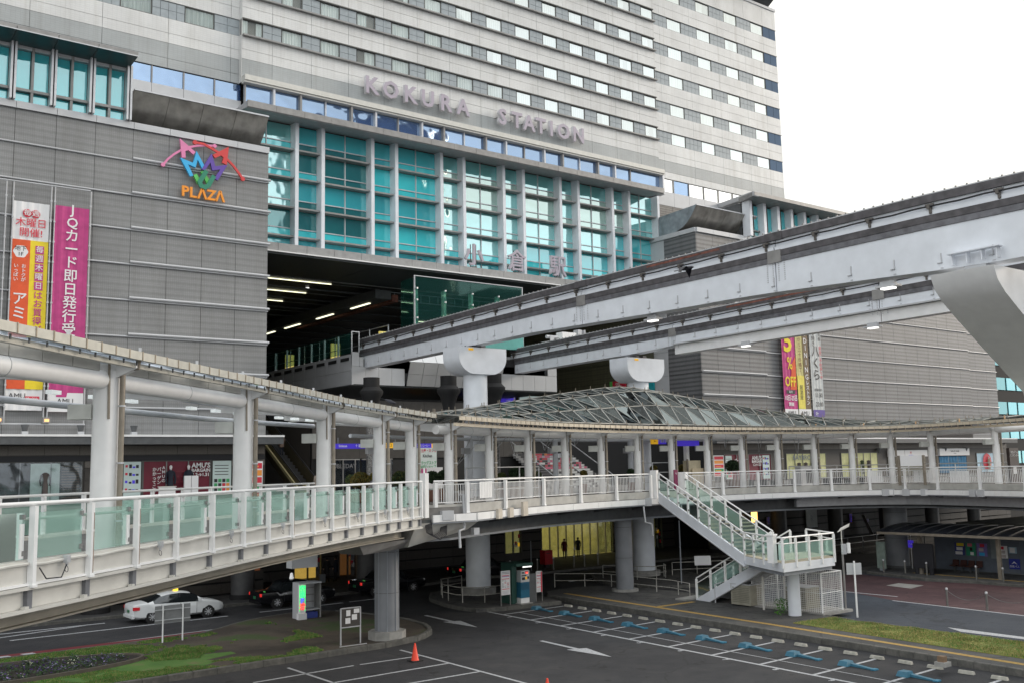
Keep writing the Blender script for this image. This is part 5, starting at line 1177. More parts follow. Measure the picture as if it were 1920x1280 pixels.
# cable stays under the lattice
q = MB()
for k in range(3, 26, 2):
    p = dnode(k, 1); r_ = dnode(k+1, 4); m_ = (p+r_)/2-Vector((0, 0, 2.6)); q.tube([p, m_, r_], .018, 5).tube([p+Vector((1.2, 0, 0)), m_], .018, 5)
q.build('stay_cable', alu, dm, kind='stuff')

# ================================================================ stair tower
st = thing('stair_tower', 'two flight steel stairs with green glass sides and a square landing', 'stairs', (41, 33, 0))
P1 = V2((40.06, 34.0)); TP = V2((42.3, 42.1)); fd = (P1-TP).normalized(); pr_ = V2((-fd.y, fd.x)); SW = 1.75
Z0, Z1 = 6.0, 3.0
def P3(p, z): return (p.x, p.y, z)
def flight(a, b, z0, z1, w, side, nst, tag_):
    d = (b-a).normalized(); sd = side
    for s_ in (0, 1):
        o = sd*(w*s_); h = V2((0, 0))
        A_, B_ = a+o, b+o; nrm = V2((-d.y, d.x))*.06
        MB().hexa([P3(A_-nrm, z0-.5), P3(B_-nrm, z1-.5), P3(B_+nrm, z1-.5), P3(A_+nrm, z0-.5), P3(A_-nrm, z0+.06), P3(B_-nrm, z1+.06), P3(B_+nrm, z1+.06), P3(A_+nrm, z0+.06)]).build('stringer', white_blue, st)
        MB().beam(P3(A_, z0-.52), P3(B_, z1-.52), .22, .04).build('stringer_flange', cornice, st)
    for k in range(nst):
        f0, f1 = k/nst, (k+1)/nst; z = z0+(z1-z0)*(k+.5)/nst; p, r_ = a.lerp(b, f0), a.lerp(b, f1)
        MB().hexa([P3(p, z-.05), P3(r_, z-.05), P3(r_+sd*w, z-.05), P3(p+sd*w, z-.05), P3(p, z), P3(r_, z), P3(r_+sd*w, z), P3(p+sd*w, z)]).build('step', mat('step_tread', (.34, .31, .25), .8, var=.15), st)
        MB().hexa([P3(r_-d*.02, z-.2), P3(r_, z-.2), P3(r_+sd*w, z-.2), P3(r_-d*.02+sd*w, z-.2), P3(r_-d*.02, z-.05), P3(r_, z-.05), P3(r_+sd*w, z-.05), P3(r_-d*.02+sd*w, z-.05)]).build('riser', dgrey, st)
def stair_rail(label, pts, nposts, parent):
    """pts: list of (x,y,z) floor points"""
    for a, b, n_ in zip(pts, pts[1:], nposts):
        a, b = Vector(a), Vector(b); d = (b-a); dh = V2((d.x, d.y)).normalized()
        for k in range(n_+1):
            p = a.lerp(b, k/n_); MB().ob((p.x, p.y), dh, .045, .05, p.z-.28, p.z+1.08).build('railing_post', white, parent)
        for k in range(n_):
            p, r_ = a.lerp(b, (k+.09)/n_), a.lerp(b, (k+.91)/n_); MB().add([(p.x, p.y, p.z+.08), (r_.x, r_.y, r_.z+.08), (r_.x, r_.y, r_.z+.86), (p.x, p.y, p.z+.86)], [(0, 1, 2, 3)]).build('glass_pane', rail_glass, parent)
            MB().box(p.x-.04, p.x+.04, p.y-.04, p.y+.04, p.z+.2, p.z+.28).box(p.x-.04, p.x+.04, p.y-.04, p.y+.04, p.z+.72, p.z+.8).build('glass_clamp', alu_dark, parent, kind='stuff')
        up = Vector((0, 0, 1)); MB().tube([a+up*1.12, b+up*1.12], .04, 8).build('handrail', white, parent, True); MB().tube([a+up*.84, b+up*.84], .026, 8).build('lower_rail', white, parent, True)
flight(TP, P1, Z0, Z1, SW, pr_, 18, 'u')
L0, L1_, L2, L3, L4 = P1, V2((38.0, 30.2)), V2((42.1, 30.35)), V2((43.6, 33.0)), P1+pr_*SW
land = [P1, V2((38.95, 31.9)), V2((38.1, 30.1)), V2((42.3, 30.3)), V2((43.9, 33.1)), V2((42.1, 33.45))]
MB().prism([tuple(p) for p in land], 2.6, 3.0).build('landing_slab', white_blue, st); MB().prism([tuple(p) for p in land], 3.0, 3.03).build('landing_floor', mat('landing_floor', (.42, .37, .28), .8), st)
MB().prism([tuple(V2((40.9, 31.9)).lerp(p, .93)) for p in land], 2.42, 2.59).build('landing_frame', grey, st)
zz = 3.05
stair_rail('', [P3(TP, Z0+.05), P3(P1, Z1+.05)], [8], st)
stair_rail('', [P3(TP+pr_*SW, Z0+.05), P3(P1+pr_*SW, Z1+.05)], [6], st)
stair_rail('', [P3(land[0], zz), P3(land[1], zz), P3(land[2], zz), P3(land[3], zz), P3(land[4], zz)], [2, 2, 4, 2], st)
MB().ob((land[2].x-.0, land[2].y+.6), (1, .1), .16, .16, 3.0, 4.25).ob((land[2].x, land[2].y+.6), (1, .1), .2, .2, 4.25, 4.33).build('newel_box', white, st)
MB().ob(at_px(RK, 1227), (1, .5), .2, .2, 5.6, 7.35).build('newel_box', white, st); MB().ob(at_px(RK, 1281), (1, .5), .28, .25, 5.8, 7.2).build('newel_box', white, st)
LA, LB_ = V2((41.7, 38.9)), V2((41.2, 33.2)); sd2 = V2((1, .08)).normalized()
flight(LB_, LA, 3.0, .25, 1.7, sd2, 16, 'l')
stair_rail('', [P3(LB_, 3.05), P3(LA, .3)], [5], st); stair_rail('', [P3(LB_+sd2*1.7, 3.05), P3(LA+sd2*1.7, .3)], [4], st)
MB().tube([(40.75, 31.65, .25), (40.75, 31.65, 2.45)], .31, 24).build('landing_column', white_blue, st, True)
MB().ob((41.9, 39.5), (1, .1), 1.0, .35, .2, .34).build('stair_footing', concrete, st)
MB().tube([(41.0, 42.1, 5.3), (41.0, 42.0, 4.4), (41.3, 41.8, 4.3), (41.35, 41.8, 3.6)], .05, 8).build('drain_pipe', cornice, st, True)
MB().tube([(41.5, 37.4, .2), (41.5, 37.4, 1.2), (41.6, 36.6, 1.5)], .035, 6).build('drain_pipe', cornice, st)
# ================================================================ deck level shops
def shop(label, x0, x1, z0, z1, y=62.0, back=None, mull=2, band=True):
    t = thing('shop_window', label, 'shop window', ((x0+x1)/2, y, z0), 'shop windows along the deck')
    fr = MB().box(x0-.12, x0, y-.06, y+.02, z0, z1+.08).box(x1, x1+.12, y-.06, y+.02, z0, z1+.08).box(x0, x1, y-.06, y+.02, z1, z1+.08)
    fr.build('window_frame', frame_dark, t)
    bx('display_back', back or maroon, t, x0, x1, y-.02, y+.0, z0, z1)
    for k in range(1, mull): 
        x = x0+(x1-x0)*k/mull; bx('mullion', alu_dark, t, x-.03, x+.03, y-.1, y-.03, z0, z1)
    return t
def glaze(t, x0, x1, y, z0, z1): bx('pane', shop_glass, t, x0, x1, y-.09, y-.08, z0, z1)
def facade_band(par, x0, x1, y, z0, z1, n):
    for k in range(n):
        h = (z1-z0)/n; xx = x0
        while xx < x1-.01:
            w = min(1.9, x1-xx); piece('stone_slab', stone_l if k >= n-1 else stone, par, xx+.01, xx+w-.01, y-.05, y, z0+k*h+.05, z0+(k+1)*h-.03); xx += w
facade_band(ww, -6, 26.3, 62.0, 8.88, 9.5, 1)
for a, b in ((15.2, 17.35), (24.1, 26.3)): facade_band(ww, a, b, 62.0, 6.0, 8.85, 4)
bx('black_band', ink, ww, -6, 26.3, 61.9, 62.0, 8.56, 8.87)
def mannequin(label, x, y, z, h, m_, coat=True):
    t = thing('mannequin', label, 'mannequin', (x, y, z), 'mannequins in the shop windows')
    s_ = h/1.75
    MB().lathe([(.10*s_, z), (.17*s_, z+.3*s_), (.16*s_, z+.75*s_), (.13*s_, z+1.05*s_), (.19*s_, z+1.35*s_), (.2*s_, z+1.42*s_), (.06*s_, z+1.5*s_)], x, y, 12).tube([(x-.19*s_, y, z+1.38*s_), (x-.27*s_, y, z+1.0*s_), (x-.22*s_, y-.05, z+.75*s_)], .05*s_, 7).tube([(x+.19*s_, y, z+1.38*s_), (x+.27*s_, y, z+1.0*s_), (x+.22*s_, y-.05, z+.75*s_)], .05*s_, 7).build('garment', m_, t, True)
    if coat: MB().lathe([(.04*s_, z+1.48*s_), (.06*s_, z+1.55*s_), (.085*s_, z+1.63*s_), (.08*s_, z+1.7*s_), (.03*s_, z+1.76*s_)], x, y, 10).build('head', paper, t, True)
navy = mat('navy_cloth', (.015, .02, .035), .8); coatg = mat('grey_coat', (.10, .085, .08), .9)
s1 = shop('dark shop window with a grey coat hung on a pale panel, left end of the deck', 8.5, 15.0, 6.1, 8.5, back=mat('dark_shop', (.03, .03, .028), .6), mull=4)
bx('display_panel', mat('mint_panel', (.42, .52, .47), .6, emit=(.5, .6, .5), es=.12), s1, 12.3, 13.85, 61.9, 61.95, 6.1, 8.45)
for k in range(14): piece('slat', mat('slat_brown', (.12, .10, .07), .6), s1, 13.95, 14.9, 61.9, 61.93, 6.3+.15*k, 6.38+.15*k)
mannequin('grey coat on a hanger in front of a pale panel', 13.05, 61.75, 6.45, 1.75, coatg, False); glaze(s1, 8.5, 15, 61.75, 6.1, 8.5)
def poster(label, x0, x1, z0, z1, y, base, parent=None, seed=1, head=None, style=0):
    """printed board: heading bar, blocks and rows of small marks"""
    t = parent or thing('poster_board', label, 'poster', ((x0+x1)/2, y, z0), 'posters and notice boards')
    rnd = random.Random(seed); bx('board', base, t, x0, x1, y, y+.05, z0, z1); w, h = x1-x0, z1-z0; q = MB()
    cm = [ink, redp, sign_blue, mat('print_green', (.05, .35, .12), .5, var=0), mat('print_orange', (.8, .3, .05), .5, var=0)]
    def blk(ax, bx_, az, bz, m_): q.box(x0+w*ax, x0+w*bx_, y-.006-.001*rnd.random(), y, z0+h*az, z0+h*bz, m_)
    if style == 0:
        for i, zz in enumerate((.84, .62, .40, .18)):
            blk(.08, .22, zz, zz+.07, rnd.choice((1, 2)))
            for c in range(3): blk(.3+.2*c, .46+.2*c, zz-.02, zz+.09*rnd.random()+.02, 2 if c % 2 else 0)
    elif style == 1:
        for r_ in range(3):
            for c in range(4): blk(.08+.22*c, .25+.22*c, .1+.13*r_, .2+.13*r_, rnd.choice((0, 1, 3, 4)))
        for r_ in range(4): blk(.1, .85, .58+.09*r_, .60+.09*r_, 0)
    else:
        for r_, c_ in enumerate((1, 4, 1, 3, 1)): blk(.06, .94, .8-.19*r_, .95-.19*r_, c_); 
        for r_ in range(5): blk(.15, .7, .84-.19*r_, .88-.19*r_, 4)
    me = q.mesh('print', cm, ((x0+x1)/2, y, z0)); put('print', me, ((x0+x1)/2, y, z0), t); return t
mint = mat('mint_poster', (.46, .56, .55), .5, var=.03, emit=(.5, .6, .58), es=.1)
poster('pale mint guide board in a frame left of the red shop window', 17.42, 18.42, 6.4, 8.5, 61.9, mint, seed=4)
s2 = shop('dark red display window with two mannequins, west wing deck level', 18.6, 22.65, 6.1, 8.5, mull=3)
mannequin('mannequin in a long navy coat, left one in the red window', 20.15, 61.72, 6.3, 1.95, navy); mannequin('mannequin in navy behind the white boxes in the red window', 21.25, 61.72, 6.3, 1.95, navy)
text('AMUの', .26, (19.75, 61.82, 7.72), X, paper, s2, vertical=True, bold=.02, ext=.005); text('バーゲン', .26, (19.48, 61.82, 7.62), X, paper, s2, vertical=True, bold=.02, ext=.005); text('かかってこい', .26, (19.2, 61.82, 7.35), X, paper, s2, vertical=True, bold=.02, ext=.005)
text("AMU'S", .42, (22.05, 61.8, 8.22), X, paper, s2, bold=.03, ext=.005); text('BARGAIN', .28, (22.05, 61.8, 7.92), X, paper, s2, bold=.03, ext=.005); text('1.2→1.31', .28, (22.05, 61.8, 7.65), X, paper, s2, bold=.03, ext=.005)
for r_ in range(5): text('SALE  SALE  SALE', .12, (20.6, 61.83, 6.6+.32*r_), X, mat('faint_red_print', (.3, .05, .07), .5), s2, ext=.003)
poster('pale mint food guide board right of the red shop window', 22.85, 24.04, 6.4, 8.5, 61.9, mint, seed=6, style=1)
wb = thing('white_box', 'pair of tall white panels standing before the red shop window', 'panel', (21.2, 61.0, 6)); bx('panel', paper, wb, 20.75, 21.15, 60.95, 61.1, 6, 7.6); bx('panel', paper, wb, 21.19, 21.6, 60.95, 61.1, 6, 7.6)
wb = thing('white_box', 'low white crate panel standing under the Japanese lettering of the red window', 'panel', (19.7, 60.9, 6)); bx('panel', paper, wb, 19.2, 20.2, 60.9, 61.0, 6, 6.95); bx('panel_cap', cream, wb, 19.15, 20.25, 60.88, 61.02, 6.95, 7.0)
poster('white sale poster stand with red, orange and green blocks by the escalator', 24.5, 25.35, 6.1, 8.42, 60, paper, seed=9, style=2)
# east shops, read off the wall plane Y=62
ZE = lambda x, y: FY(1240+x/4.174, 800+y/4.174, 62)
def espan(xa, xb): return ZE(xa, 200).x, ZE(xb, 200).x
facade_band(ew, 68.45, 122, 62.0, 8.9, 9.48, 1)
a, b = espan(400, 480); poster('white and red sale poster on the east wing wall, leftmost', a, b, 6.5, 8.45, 61.9, paper, seed=12, style=2)
a, b = espan(490, 850); t = shop('east shop window with dark red bargain posters and green guide board', a, b, 6.1, 8.5, mull=4)
w = b-a; poster('', a+.02, a+w*.13, 6.2, 8.4, 61.85, mint, t, 13, style=1); poster('', a+w*.8, a+w*.95, 6.2, 8.4, 61.85, mint, t, 14, style=0)
text("AMU'S", .5, (a+w*.67, 61.84, 8.15), X, paper, t, bold=.03, ext=.005); text('BARGAIN', .34, (a+w*.67, 61.84, 7.82), X, paper, t, bold=.03, ext=.005); text('1.2→1.31', .32, (a+w*.67, 61.84, 7.52), X, paper, t, bold=.03, ext=.005); text('バーゲン', .4, (a+w*.3, 61.84, 7.9), X, paper, t, bold=.03, ext=.005)
ybk = mat('yellow_shop_back', (.50, .50, .26), .7, var=.15, emit=(.7, .7, .35), es=.09)
a, b = espan(975, 1280); t = shop('yellow lit clothes shop window with large serif shop name, east wing', a, b, 6.1, 8.5, back=ybk, mull=5); w = b-a
text('BAYBROOK', .62, (a+w*.45, 61.84, 8.1), X, mat('shop_letter', (.16, .2, .25), .5), t, bold=.01, ext=.01, sx=1.2)
for f in (.25, .42, .6, .75): mannequin(f'clothes on a stand, number {int(f*8)} from the left pane of the yellow window' if 0 else {.25: 'dark jacket on a stand, left in the yellow shop window', .42: 'grey jacket on a stand, second in the yellow shop window', .6: 'green coat on a stand, third in the yellow shop window', .75: 'black coat on a stand, right in the yellow shop window'}[f], a+w*f, 61.7, 6.2, 1.7, [navy, coatg, mat('green_coat', (.06, .08, .04), .9), navy][int(f*4) % 4], False)
a, b = espan(1405, 1685); t = shop('yellow lit shop window with green and dark clothes, second east window', a, b, 6.1, 8.5, back=ybk, mull=5); w = b-a
for f, m_, l_ in ((.2, navy, 'dark top on a stand, left of the second yellow window'), (.5, MATS['green_coat'], 'green top hanging in the middle of the second yellow window'), (.68, coatg, 'grey dress on a stand, right in the second yellow window')): mannequin(l_, a+w*f, 61.7, 6.3, 1.7, m_, False)
ZV = lambda x, y: FY(1660+x/6.4, 760+y/6.4, 62)
a, b = ZV(200, 460).x, ZV(468, 460).x; t = thing('shop_sign', 'white lightbox sign with small crown logo over the shuttered shop', 'sign', (a, 61.8, 8.1)); bx('sign_box', paper, t, a, b, 61.7, 61.95, 8.05, 8.75); bx('sign_box', paper, t, a-3, a-.1, 61.7, 61.95, 8.05, 8.75)
text('M', .4, (a+1.1, 61.69, 8.45), X, redp, t, ext=.004); text('AMU PLAZA', .16, (a+1.1, 61.69, 8.18), X, sign_blue, t, ext=.004)
t2 = thing('shutter', 'closed roller shutter under the white crown logo sign', 'shutter', (a, 61.9, 6))
q = MB()
for k in range(22): q.box(a-3, b, 61.93, 61.97+.0, 6.05+.09*k, 6.12+.09*k)
q.build('shutter_slat', olive_tile, t2, kind='stuff')
a, b = ZV(612, 460).x, ZV(968, 460).x; t = shop('shop window with blue curtains under a white sign', a+.2, b-.2, 6.1, 8.05, back=navy, mull=3)
q = MB()
for k in range(60): x = a+.3+(b-a-.6)*k/60; q.box(x, x+.05, 61.9+.02*math.sin(k), 61.94+.02*math.sin(k), 6.15, 8.0)
q.build('blue_curtain', mat('blue_curtain', (.05, .16, .28), .8, var=.3, emit=(.1, .3, .5), es=.12), t, kind='stuff')
t = thing('shop_sign', 'white lightbox sign with small grey name over the blue curtains', 'sign', (a, 61.7, 8.15)); bx('sign_box', paper, t, a, b, 61.65, 61.9, 8.1, 8.9); text('Sabuch mode', .34, ((a+b)/2, 61.64, 8.6), X, ink, t, ext=.004); text('KOKURA', .12, ((a+b)/2, 61.64, 8.32), X, ink, t, ext=.004)
a, b = ZV(1090, 560).x, ZV(1300, 560).x; t = shop('bright shop window with a red figure poster, rightmost on the east wing', a, b, 6.1, 8.3, back=mat('pale_blue_back', (.35, .5, .6), .6, emit=(.5, .7, .8), es=.12), mull=2)
MB().ext([((a+b)/2+.1+.95*math.cos(k*PI/8), 61.85, 7.3+1.0*math.sin(k*PI/8)) for k in range(16)], (0, .02, 0)).build('red_poster', redp, t); mannequin('pale figure print before the red disc poster', (a+b)/2+.3, 61.75, 6.3, 1.6, mat('beige_garment', (.5, .4, .3), .8), True)
for x in (95, 108, 112.5): 
    t = thing('wall_lamp', {95: 'conical wall lamp between the two yellow shop windows', 108: 'conical wall lamp left of the blue curtain shop', 112.5: 'conical wall lamp right of the blue curtain shop'}[x], 'wall lamp', (x, 61.7, 8.5), 'wall lamps of the east wing'); MB().cyl(x, 61.75, 8.45, 9.0, .06, 10, .28).build('lamp_cone', dgrey, t); bx('lamp_arm', dgrey, t, x-.04, x+.04, 61.75, 62, 8.95, 9.0)
t = thing('info_totem', 'dark brown information board with white print at the right end of the deck', 'sign board', (*W(1900, 67).to_2d(), 6)); p = W(1901, 66); bx('totem_body', mat('totem_brown', (.045, .03, .028), .5), t, p.x-.6, p.x+.6, p.y-.1, p.y+.1, 6, 8.3)
text('事故ポラム\nバスセンター', .2, (p.x, p.y-.12, 7.9), X, paper, t, ext=.004); bx('white_print', paper, t, p.x-.25, p.x+.15, p.y-.115, p.y-.1, 6.6, 7.1)
# hall at deck level between the wings
hw = thing('concourse_front', 'dark panelled concourse wall with shop glass behind the canopy columns', 'wall', (40, 66.5, 6))
for k in range(10):
    for j in range(3): piece('wall_panel', mat('taupe_panel', (.06, .055, .05), .4, var=.15), hw, 31.8+1.9*k+.01, 31.8+1.9*(k+1)-.01, 66.4, 66.5, 8.6+1.45*j+.01, 8.6+1.45*(j+1)-.01)
bx('wall_core', black, hw, 31.8, 68.3, 66.5, 66.8, 6, 13.1)
for a, b in ((32.2, 35.6), (35.8, 38.4)): bx('shop_glass', shop_glass, hw, a, b, 66.35, 66.4, 6.05, 8.5); bx('glass_frame', alu_dark, hw, a, b, 66.3, 66.42, 8.5, 8.58)
for k in range(7): bx('glass_frame', alu_dark, hw, 32.2+k, 32.26+k, 66.3, 66.42, 6.05, 8.5)
text('DOUBLEDAY', .45, (34.0, 66.3, 8.05), X, mat('faint_letter', (.2, .2, .21), .5), hw, ext=.02)
for a, b, z, m_, tx, ltx in ((43.2, 44.8, 12.6, redp, '', 'red'), (45.1, 46.3, 12.75, maroon, '', 'maroon'), (47.2, 49.1, 12.8, paper, 'JR 九州', 'white'), (52.9, 54.5, 13.25, sign_blue, 'SBC', 'blue'), (55, 57.6, 13.45, mint, '', 'pale green')):
    t = thing('advert_panel', f'{ltx} lit advertising panel high over the concourse', 'advert', ((a+b)/2, 72, z), 'advert panels over the concourse'); bx('panel', m_, t, a, b, 72, 72.15, z-.1, z+.75)
    if tx: text(tx, .36, ((a+b)/2, 71.98, z+.4), X, ink if m_ is paper else paper, t, ext=.004)
    bx('panel_strip', sign_yel if m_ is redp else (sign_blue if m_ is paper else mint), t, a, b, 71.99, 71.996, z-.1, z+.1)
t = thing('advert_panel', 'red clinic sign with green edge on the inner wall by the far pier', 'advert', (68.2, 73, 15.4), 'advert panels over the concourse'); bx('panel', redp, t, 68.15, 68.25, 71.9, 73.8, 15.4, 16.1); bx('panel_edge', lgreen, t, 68.14, 68.25, 73.8, 74.2, 15.4, 16.1); text('SBC', .5, (68.13, 72.9, 15.72), (0, -1, 0), paper, t, ext=.004)
gran = stuffmat('speckled_granite', ((.05, .05, .05), (.16, .155, .15), (.34, .33, .32)), 14, rough=.3, pos=(.4, .5, .62))
for px, d, tx in ((697, 66, 'left'), (843, 66, 'middle'), (928, 65, 'right')):
    p = W(px, d); t = thing('granite_column', f'speckled granite column with black capital, {tx} of three in the concourse', 'column', (p.x, p.y, 6), 'granite columns in the concourse')
    MB().cyl(p.x, p.y, 6, 12.0, .36, 18).build('shaft', gran, t, True); MB().lathe([(.38, 11.6), (.42, 11.9), (.6, 12.5), (.78, 12.75), (.78, 12.95), (.55, 13.2), (.55, 13.85)], p.x, p.y, 20).build('capital', black, t, True)
def hang_sign(label, segs, y, z0, z1):
    t = thing('hanging_sign', label, 'sign', (segs[0][0], y, z0), 'hanging direction signs')
    for a, b, m_, tx, u_ in segs:
        bx('sign_panel', m_, t, a, b, y, y+.12, z0, z1)
        if tx: text(tx, (z1-z0)*.7, ((a+b)/2, y-.01, (z0+z1)/2+.01), X, ink if m_ is sign_yel else paper, t, ext=.004, bold=.01, sx=u_)
    MB().box(segs[0][0]+.3, segs[0][0]+.33, y+.04, y+.07, z1, 9.9).box(segs[-1][1]-.33, segs[-1][1]-.3, y+.04, y+.07, z1, 9.9).build('sign_rod', grey, t)
hang_sign('long blue hanging sign with up arrow between the first canopy columns', [(30.3, 31.6, sign_blue, 'Shinkansen', .6), (31.6, 33.0, sign_blue, '↑ 新幹線', .9)], 60, 9.17, 9.5)
hang_sign('short yellow and white hanging sign beside the fourth left canopy column', [(34.0, 34.9, sign_yel, '北口', 1), (34.9, 35.3, paper, '', 1)], 60, 9.2, 9.55)
hang_sign('blue and yellow hanging sign with right arrow at the ring canopy start', [(36.4, 37.9, sign_blue, 'バス・モノレール →', .55), (37.9, 39.3, sign_yel, '小倉駅', 1)], 60, 9.17, 9.5)
p, r_ = W(1224, 66), W(1262, 66); hang_sign('white and blue hanging sign with up arrow near the top of the stairs', [(p.x, p.x+.6, sign_yel, '←', 1), (p.x+.6, r_.x+.3, sign_blue, '↑ 新幹線', .8)], p.y, 9.05, 9.4)
p = W(1271, 64); t = thing('hanging_sign', 'plain dark blue sign band beside the white post near the stairs', 'sign', (p.x, p.y, 8.8), 'hanging direction signs'); bx('sign_panel', sign_blue, t, p.x, p.x+2.1, p.y, p.y+.12, 8.85, 9.2); MB().box(p.x+.9, p.x+1.15, p.y+.02, p.y+.3, 6, 8.85).build('sign_post', white, t)
t = thing('shop_directory', 'white shop directory board with red and green Japanese names and KITCHEN', 'sign board', (36.3, 58, 7)); bx('board', mat('directory_white', (.55, .6, .58), .5, emit=(.6, .7, .65), es=.1), t, 35.5, 37.05, 58, 58.1, 6.3, 9.15)
for s_, z, m_ in (('お土産・カフェ', 8.95, redp), ('Kitchen', 8.6, ink), ('ドラッグストア', 8.12, MATS['print_green']), ('100円ショップ', 7.85, MATS['print_green']), ('Kitchen', 7.58, ink)): text(s_, .26 if len(s_) > 7 or s_[0] != 'K' else .3, (36.3, 57.99, z), X, m_, t, ext=.004, sx=.8, bold=.015)
bx('board', paper, t, 36.1, 37.4, 57.8, 57.85, 6.4, 7.82); bx('board', magenta, t, 35.7, 36.1, 57.8, 57.85, 6.4, 7.75)
# escalators and stairs rising into the hall
def escalator(label, x0, x1, y0, z0, run, rise, left_glass=True):
    t = thing('escalator', label, 'escalator', ((x0+x1)/2, y0, z0), 'escalators into the concourse'); n = 26
    for k in range(n):
        y = y0+1+run*k/n; z = z0+rise*k/n; piece('step', mat('escalator_step', (.05, .05, .052), .5, .4), t, x0+.2, x1-.2, y, y+run/n, z-.1, z+rise/n)
    for x, m_ in ((x0, 1), (x1, 0)):
        q = MB().ext([(x-.06, y0-.3, z0), (x-.06, y0+1, z0-.4), (x-.06, y0+1+run, z0+rise-.4), (x-.06, y0+1+run, z0+rise+.9), (x-.06, y0+1, z0+.9), (x-.06, y0-.3, z0+.9)], (.12, 0, 0))
        q.build('balustrade', mat('balustrade_panel', (.10, .085, .05), .4, .3), t); MB().tube([(x, y0-.35, z0+.5), (x, y0-.2, z0+.92), (x, y0+1, z0+.95), (x, y0+1+run, z0+rise+.95)], .05, 8).build('handrail', ink, t, True)
        bx('newel_lamp', sign_yel, t, x-.04, x+.04, y0+.9, y0+1.0, z0+.55, z0+.62)
    bx('skirt', mat('tan_skirt', (.42, .37, .20), .5), t, x0-.24, x0-.1, y0-.3, y0+.2, z0, z0+.9); MB().ext([(x0-.22, y0, z0), (x0-.22, y0+1, z0+.35), (x0-.22, y0+1+run, z0+rise+.35), (x0-.22, y0+1+run, z0+rise+.62), (x0-.22, y0+1, z0+.62), (x0-.22, y0, z0+.4)], (.12, 0, 0)).build('skirt', MATS['tan_skirt'], t)
escalator('black escalator with tan skirt rising beside the west wing', 29.9, 31.3, 63.2, 6.0, 11.5, 6.4)
escalator('dark escalator seen behind the near monorail pier', 41.2, 42.6, 64.2, 6.0, 9, 5.2)
stp = thing('grand_stairs', 'wide stairs with posters printed over the risers, under the glass roof', 'stairs', (53, 62, 6)); pal = [mat('riser_white', (.45, .46, .46), .6), mat('riser_red', (.35, .03, .05), .6), mat('riser_orange', (.4, .12, .03), .6), mat('riser_yellow', (.4, .25, .04), .6), mat('riser_pink', (.4, .08, .15), .6), ink, grey]
rnd = random.Random(8)
for k in range(26):
    y = 61.2+.36*k; z = 6+.19*k; piece('stair_step', mat('stair_grey', (.2, .2, .2), .8), stp, 49.8, 56, y, y+.36, z-.02+.0, z+.19)
    q = MB()
    for j in range(20):
        x = 50.3+.28*j; f = k+j*.0; mi = 5 if (j-k*.0) < 4-k*.1 else (0 if k < 8 else (rnd.choice((1, 2, 1, 6)) if k > 13 else rnd.choice((0, 1, 4, 6))))
        if rnd.random() < .25: mi = 5
        q.box(x, x+.28, y-.012, y-.004, z+.02, z+.17, mi)
    me = q.mesh('riser_print', pal, (53, y, z)); put('riser_print', me, (53, y, z), stp)
for x in (49.8, 52.9, 56): MB().tube([(x, 61, 7.0), (x, 70.6, 12)], .04, 8).tube([(x, 61, 6), (x, 61, 7)], .04, 8).build('stair_handrail', alu, stp)
# pipe railings round the openings
def pipe_rail(label, pts, h, nr, z=6.0, m=None, r=.03, posts=1.8, cat='railing', name='pipe_railing', grp='pipe railings'):
    t = thing(name, label, cat, (*pts[0], z), grp); m = m or alu
    ln = [V2(p) for p in pts]
    for k in range(nr): MB().tube([(*p, z+h*(k+1)/nr) for p in ln], r, 8).build('rail', m, t, True)
    for p in resample(ln, posts)+[ln[-1]]: MB().tube([(*p, z), (*p, z+h)], r*1.15, 8).build('post', m, t, True)
    return t
p = [W(x, d).to_2d() for x, d in ((874, 52), (905, 52), (1010, 55))]; pipe_rail('steel pipe railing round the near pier on the deck', [tuple(v) for v in p], 1.7, 3)
p = [W(x, d).to_2d() for x, d in ((1190, 63), (1206, 62), (1258, 63))]; pipe_rail('steel pipe railing round the far pier on the deck', [tuple(v) for v in p], 1.8, 3)
p = [W(x, d).to_2d() for x, d in ((1480, 76), (1560, 76), (1660, 75), (1780, 71), (1890, 68))]; pipe_rail('white inner railing in front of the east shops', [tuple(v) for v in p], 1.35, 3, m=white, r=.035)
# clipped shrubs in planters
def shrub(label, px, py, rpx, dep, ms, seed, squash=.92):
    p = W(px, dep); r = rpx/FPX*dep; hz = 878-.0208*(px-960); zc_ = EYE-(py-hz)/FPX*dep
    t = thing('clipped_shrub', label, 'shrub', (p.x, p.y, 6), 'clipped round shrubs on the deck'); rnd = random.Random(seed); q = MB()
    q.lathe([(r*.05, zc_-r*squash), (r*.6, zc_-r*.7*squash), (r*.86, zc_), (r*.6, zc_+r*.66*squash), (r*.05, zc_+r*.86*squash)], p.x, p.y, 12, 0)
    for k in range(1500):
        u_, v_ = rnd.uniform(0, 2*PI), rnd.uniform(-.75, 1); s_ = math.sqrt(1-v_*v_); rr = r*rnd.uniform(.86, 1.04); c = Vector((p.x+rr*s_*math.cos(u_), p.y+rr*s_*math.sin(u_), zc_+rr*v_*squash)); l_ = .05*rnd.uniform(.6, 1.4)
        a = Vector((rnd.uniform(-1, 1), rnd.uniform(-1, 1), rnd.uniform(-1, 1))).normalized()*l_; b = Vector((rnd.uniform(-1, 1), rnd.uniform(-1, 1), rnd.uniform(-1, 1))).normalized()*l_*.6
        q.add([c-a, c+b, c+a, c-b], [(0, 1, 2, 3)], 1+(k % 2))
    me = q.mesh('foliage', ms, (p.x, p.y, 6)); put('foliage', me, (p.x, p.y, 6), t)
    MB().lathe([(r*.75, 6.0), (r*.95, 6.1), (r*1.0, 6.55), (r*.9, 6.6)], p.x, p.y, 16).build('planter', mat('planter_clay', (.2, .1, .07), .8), t, True)
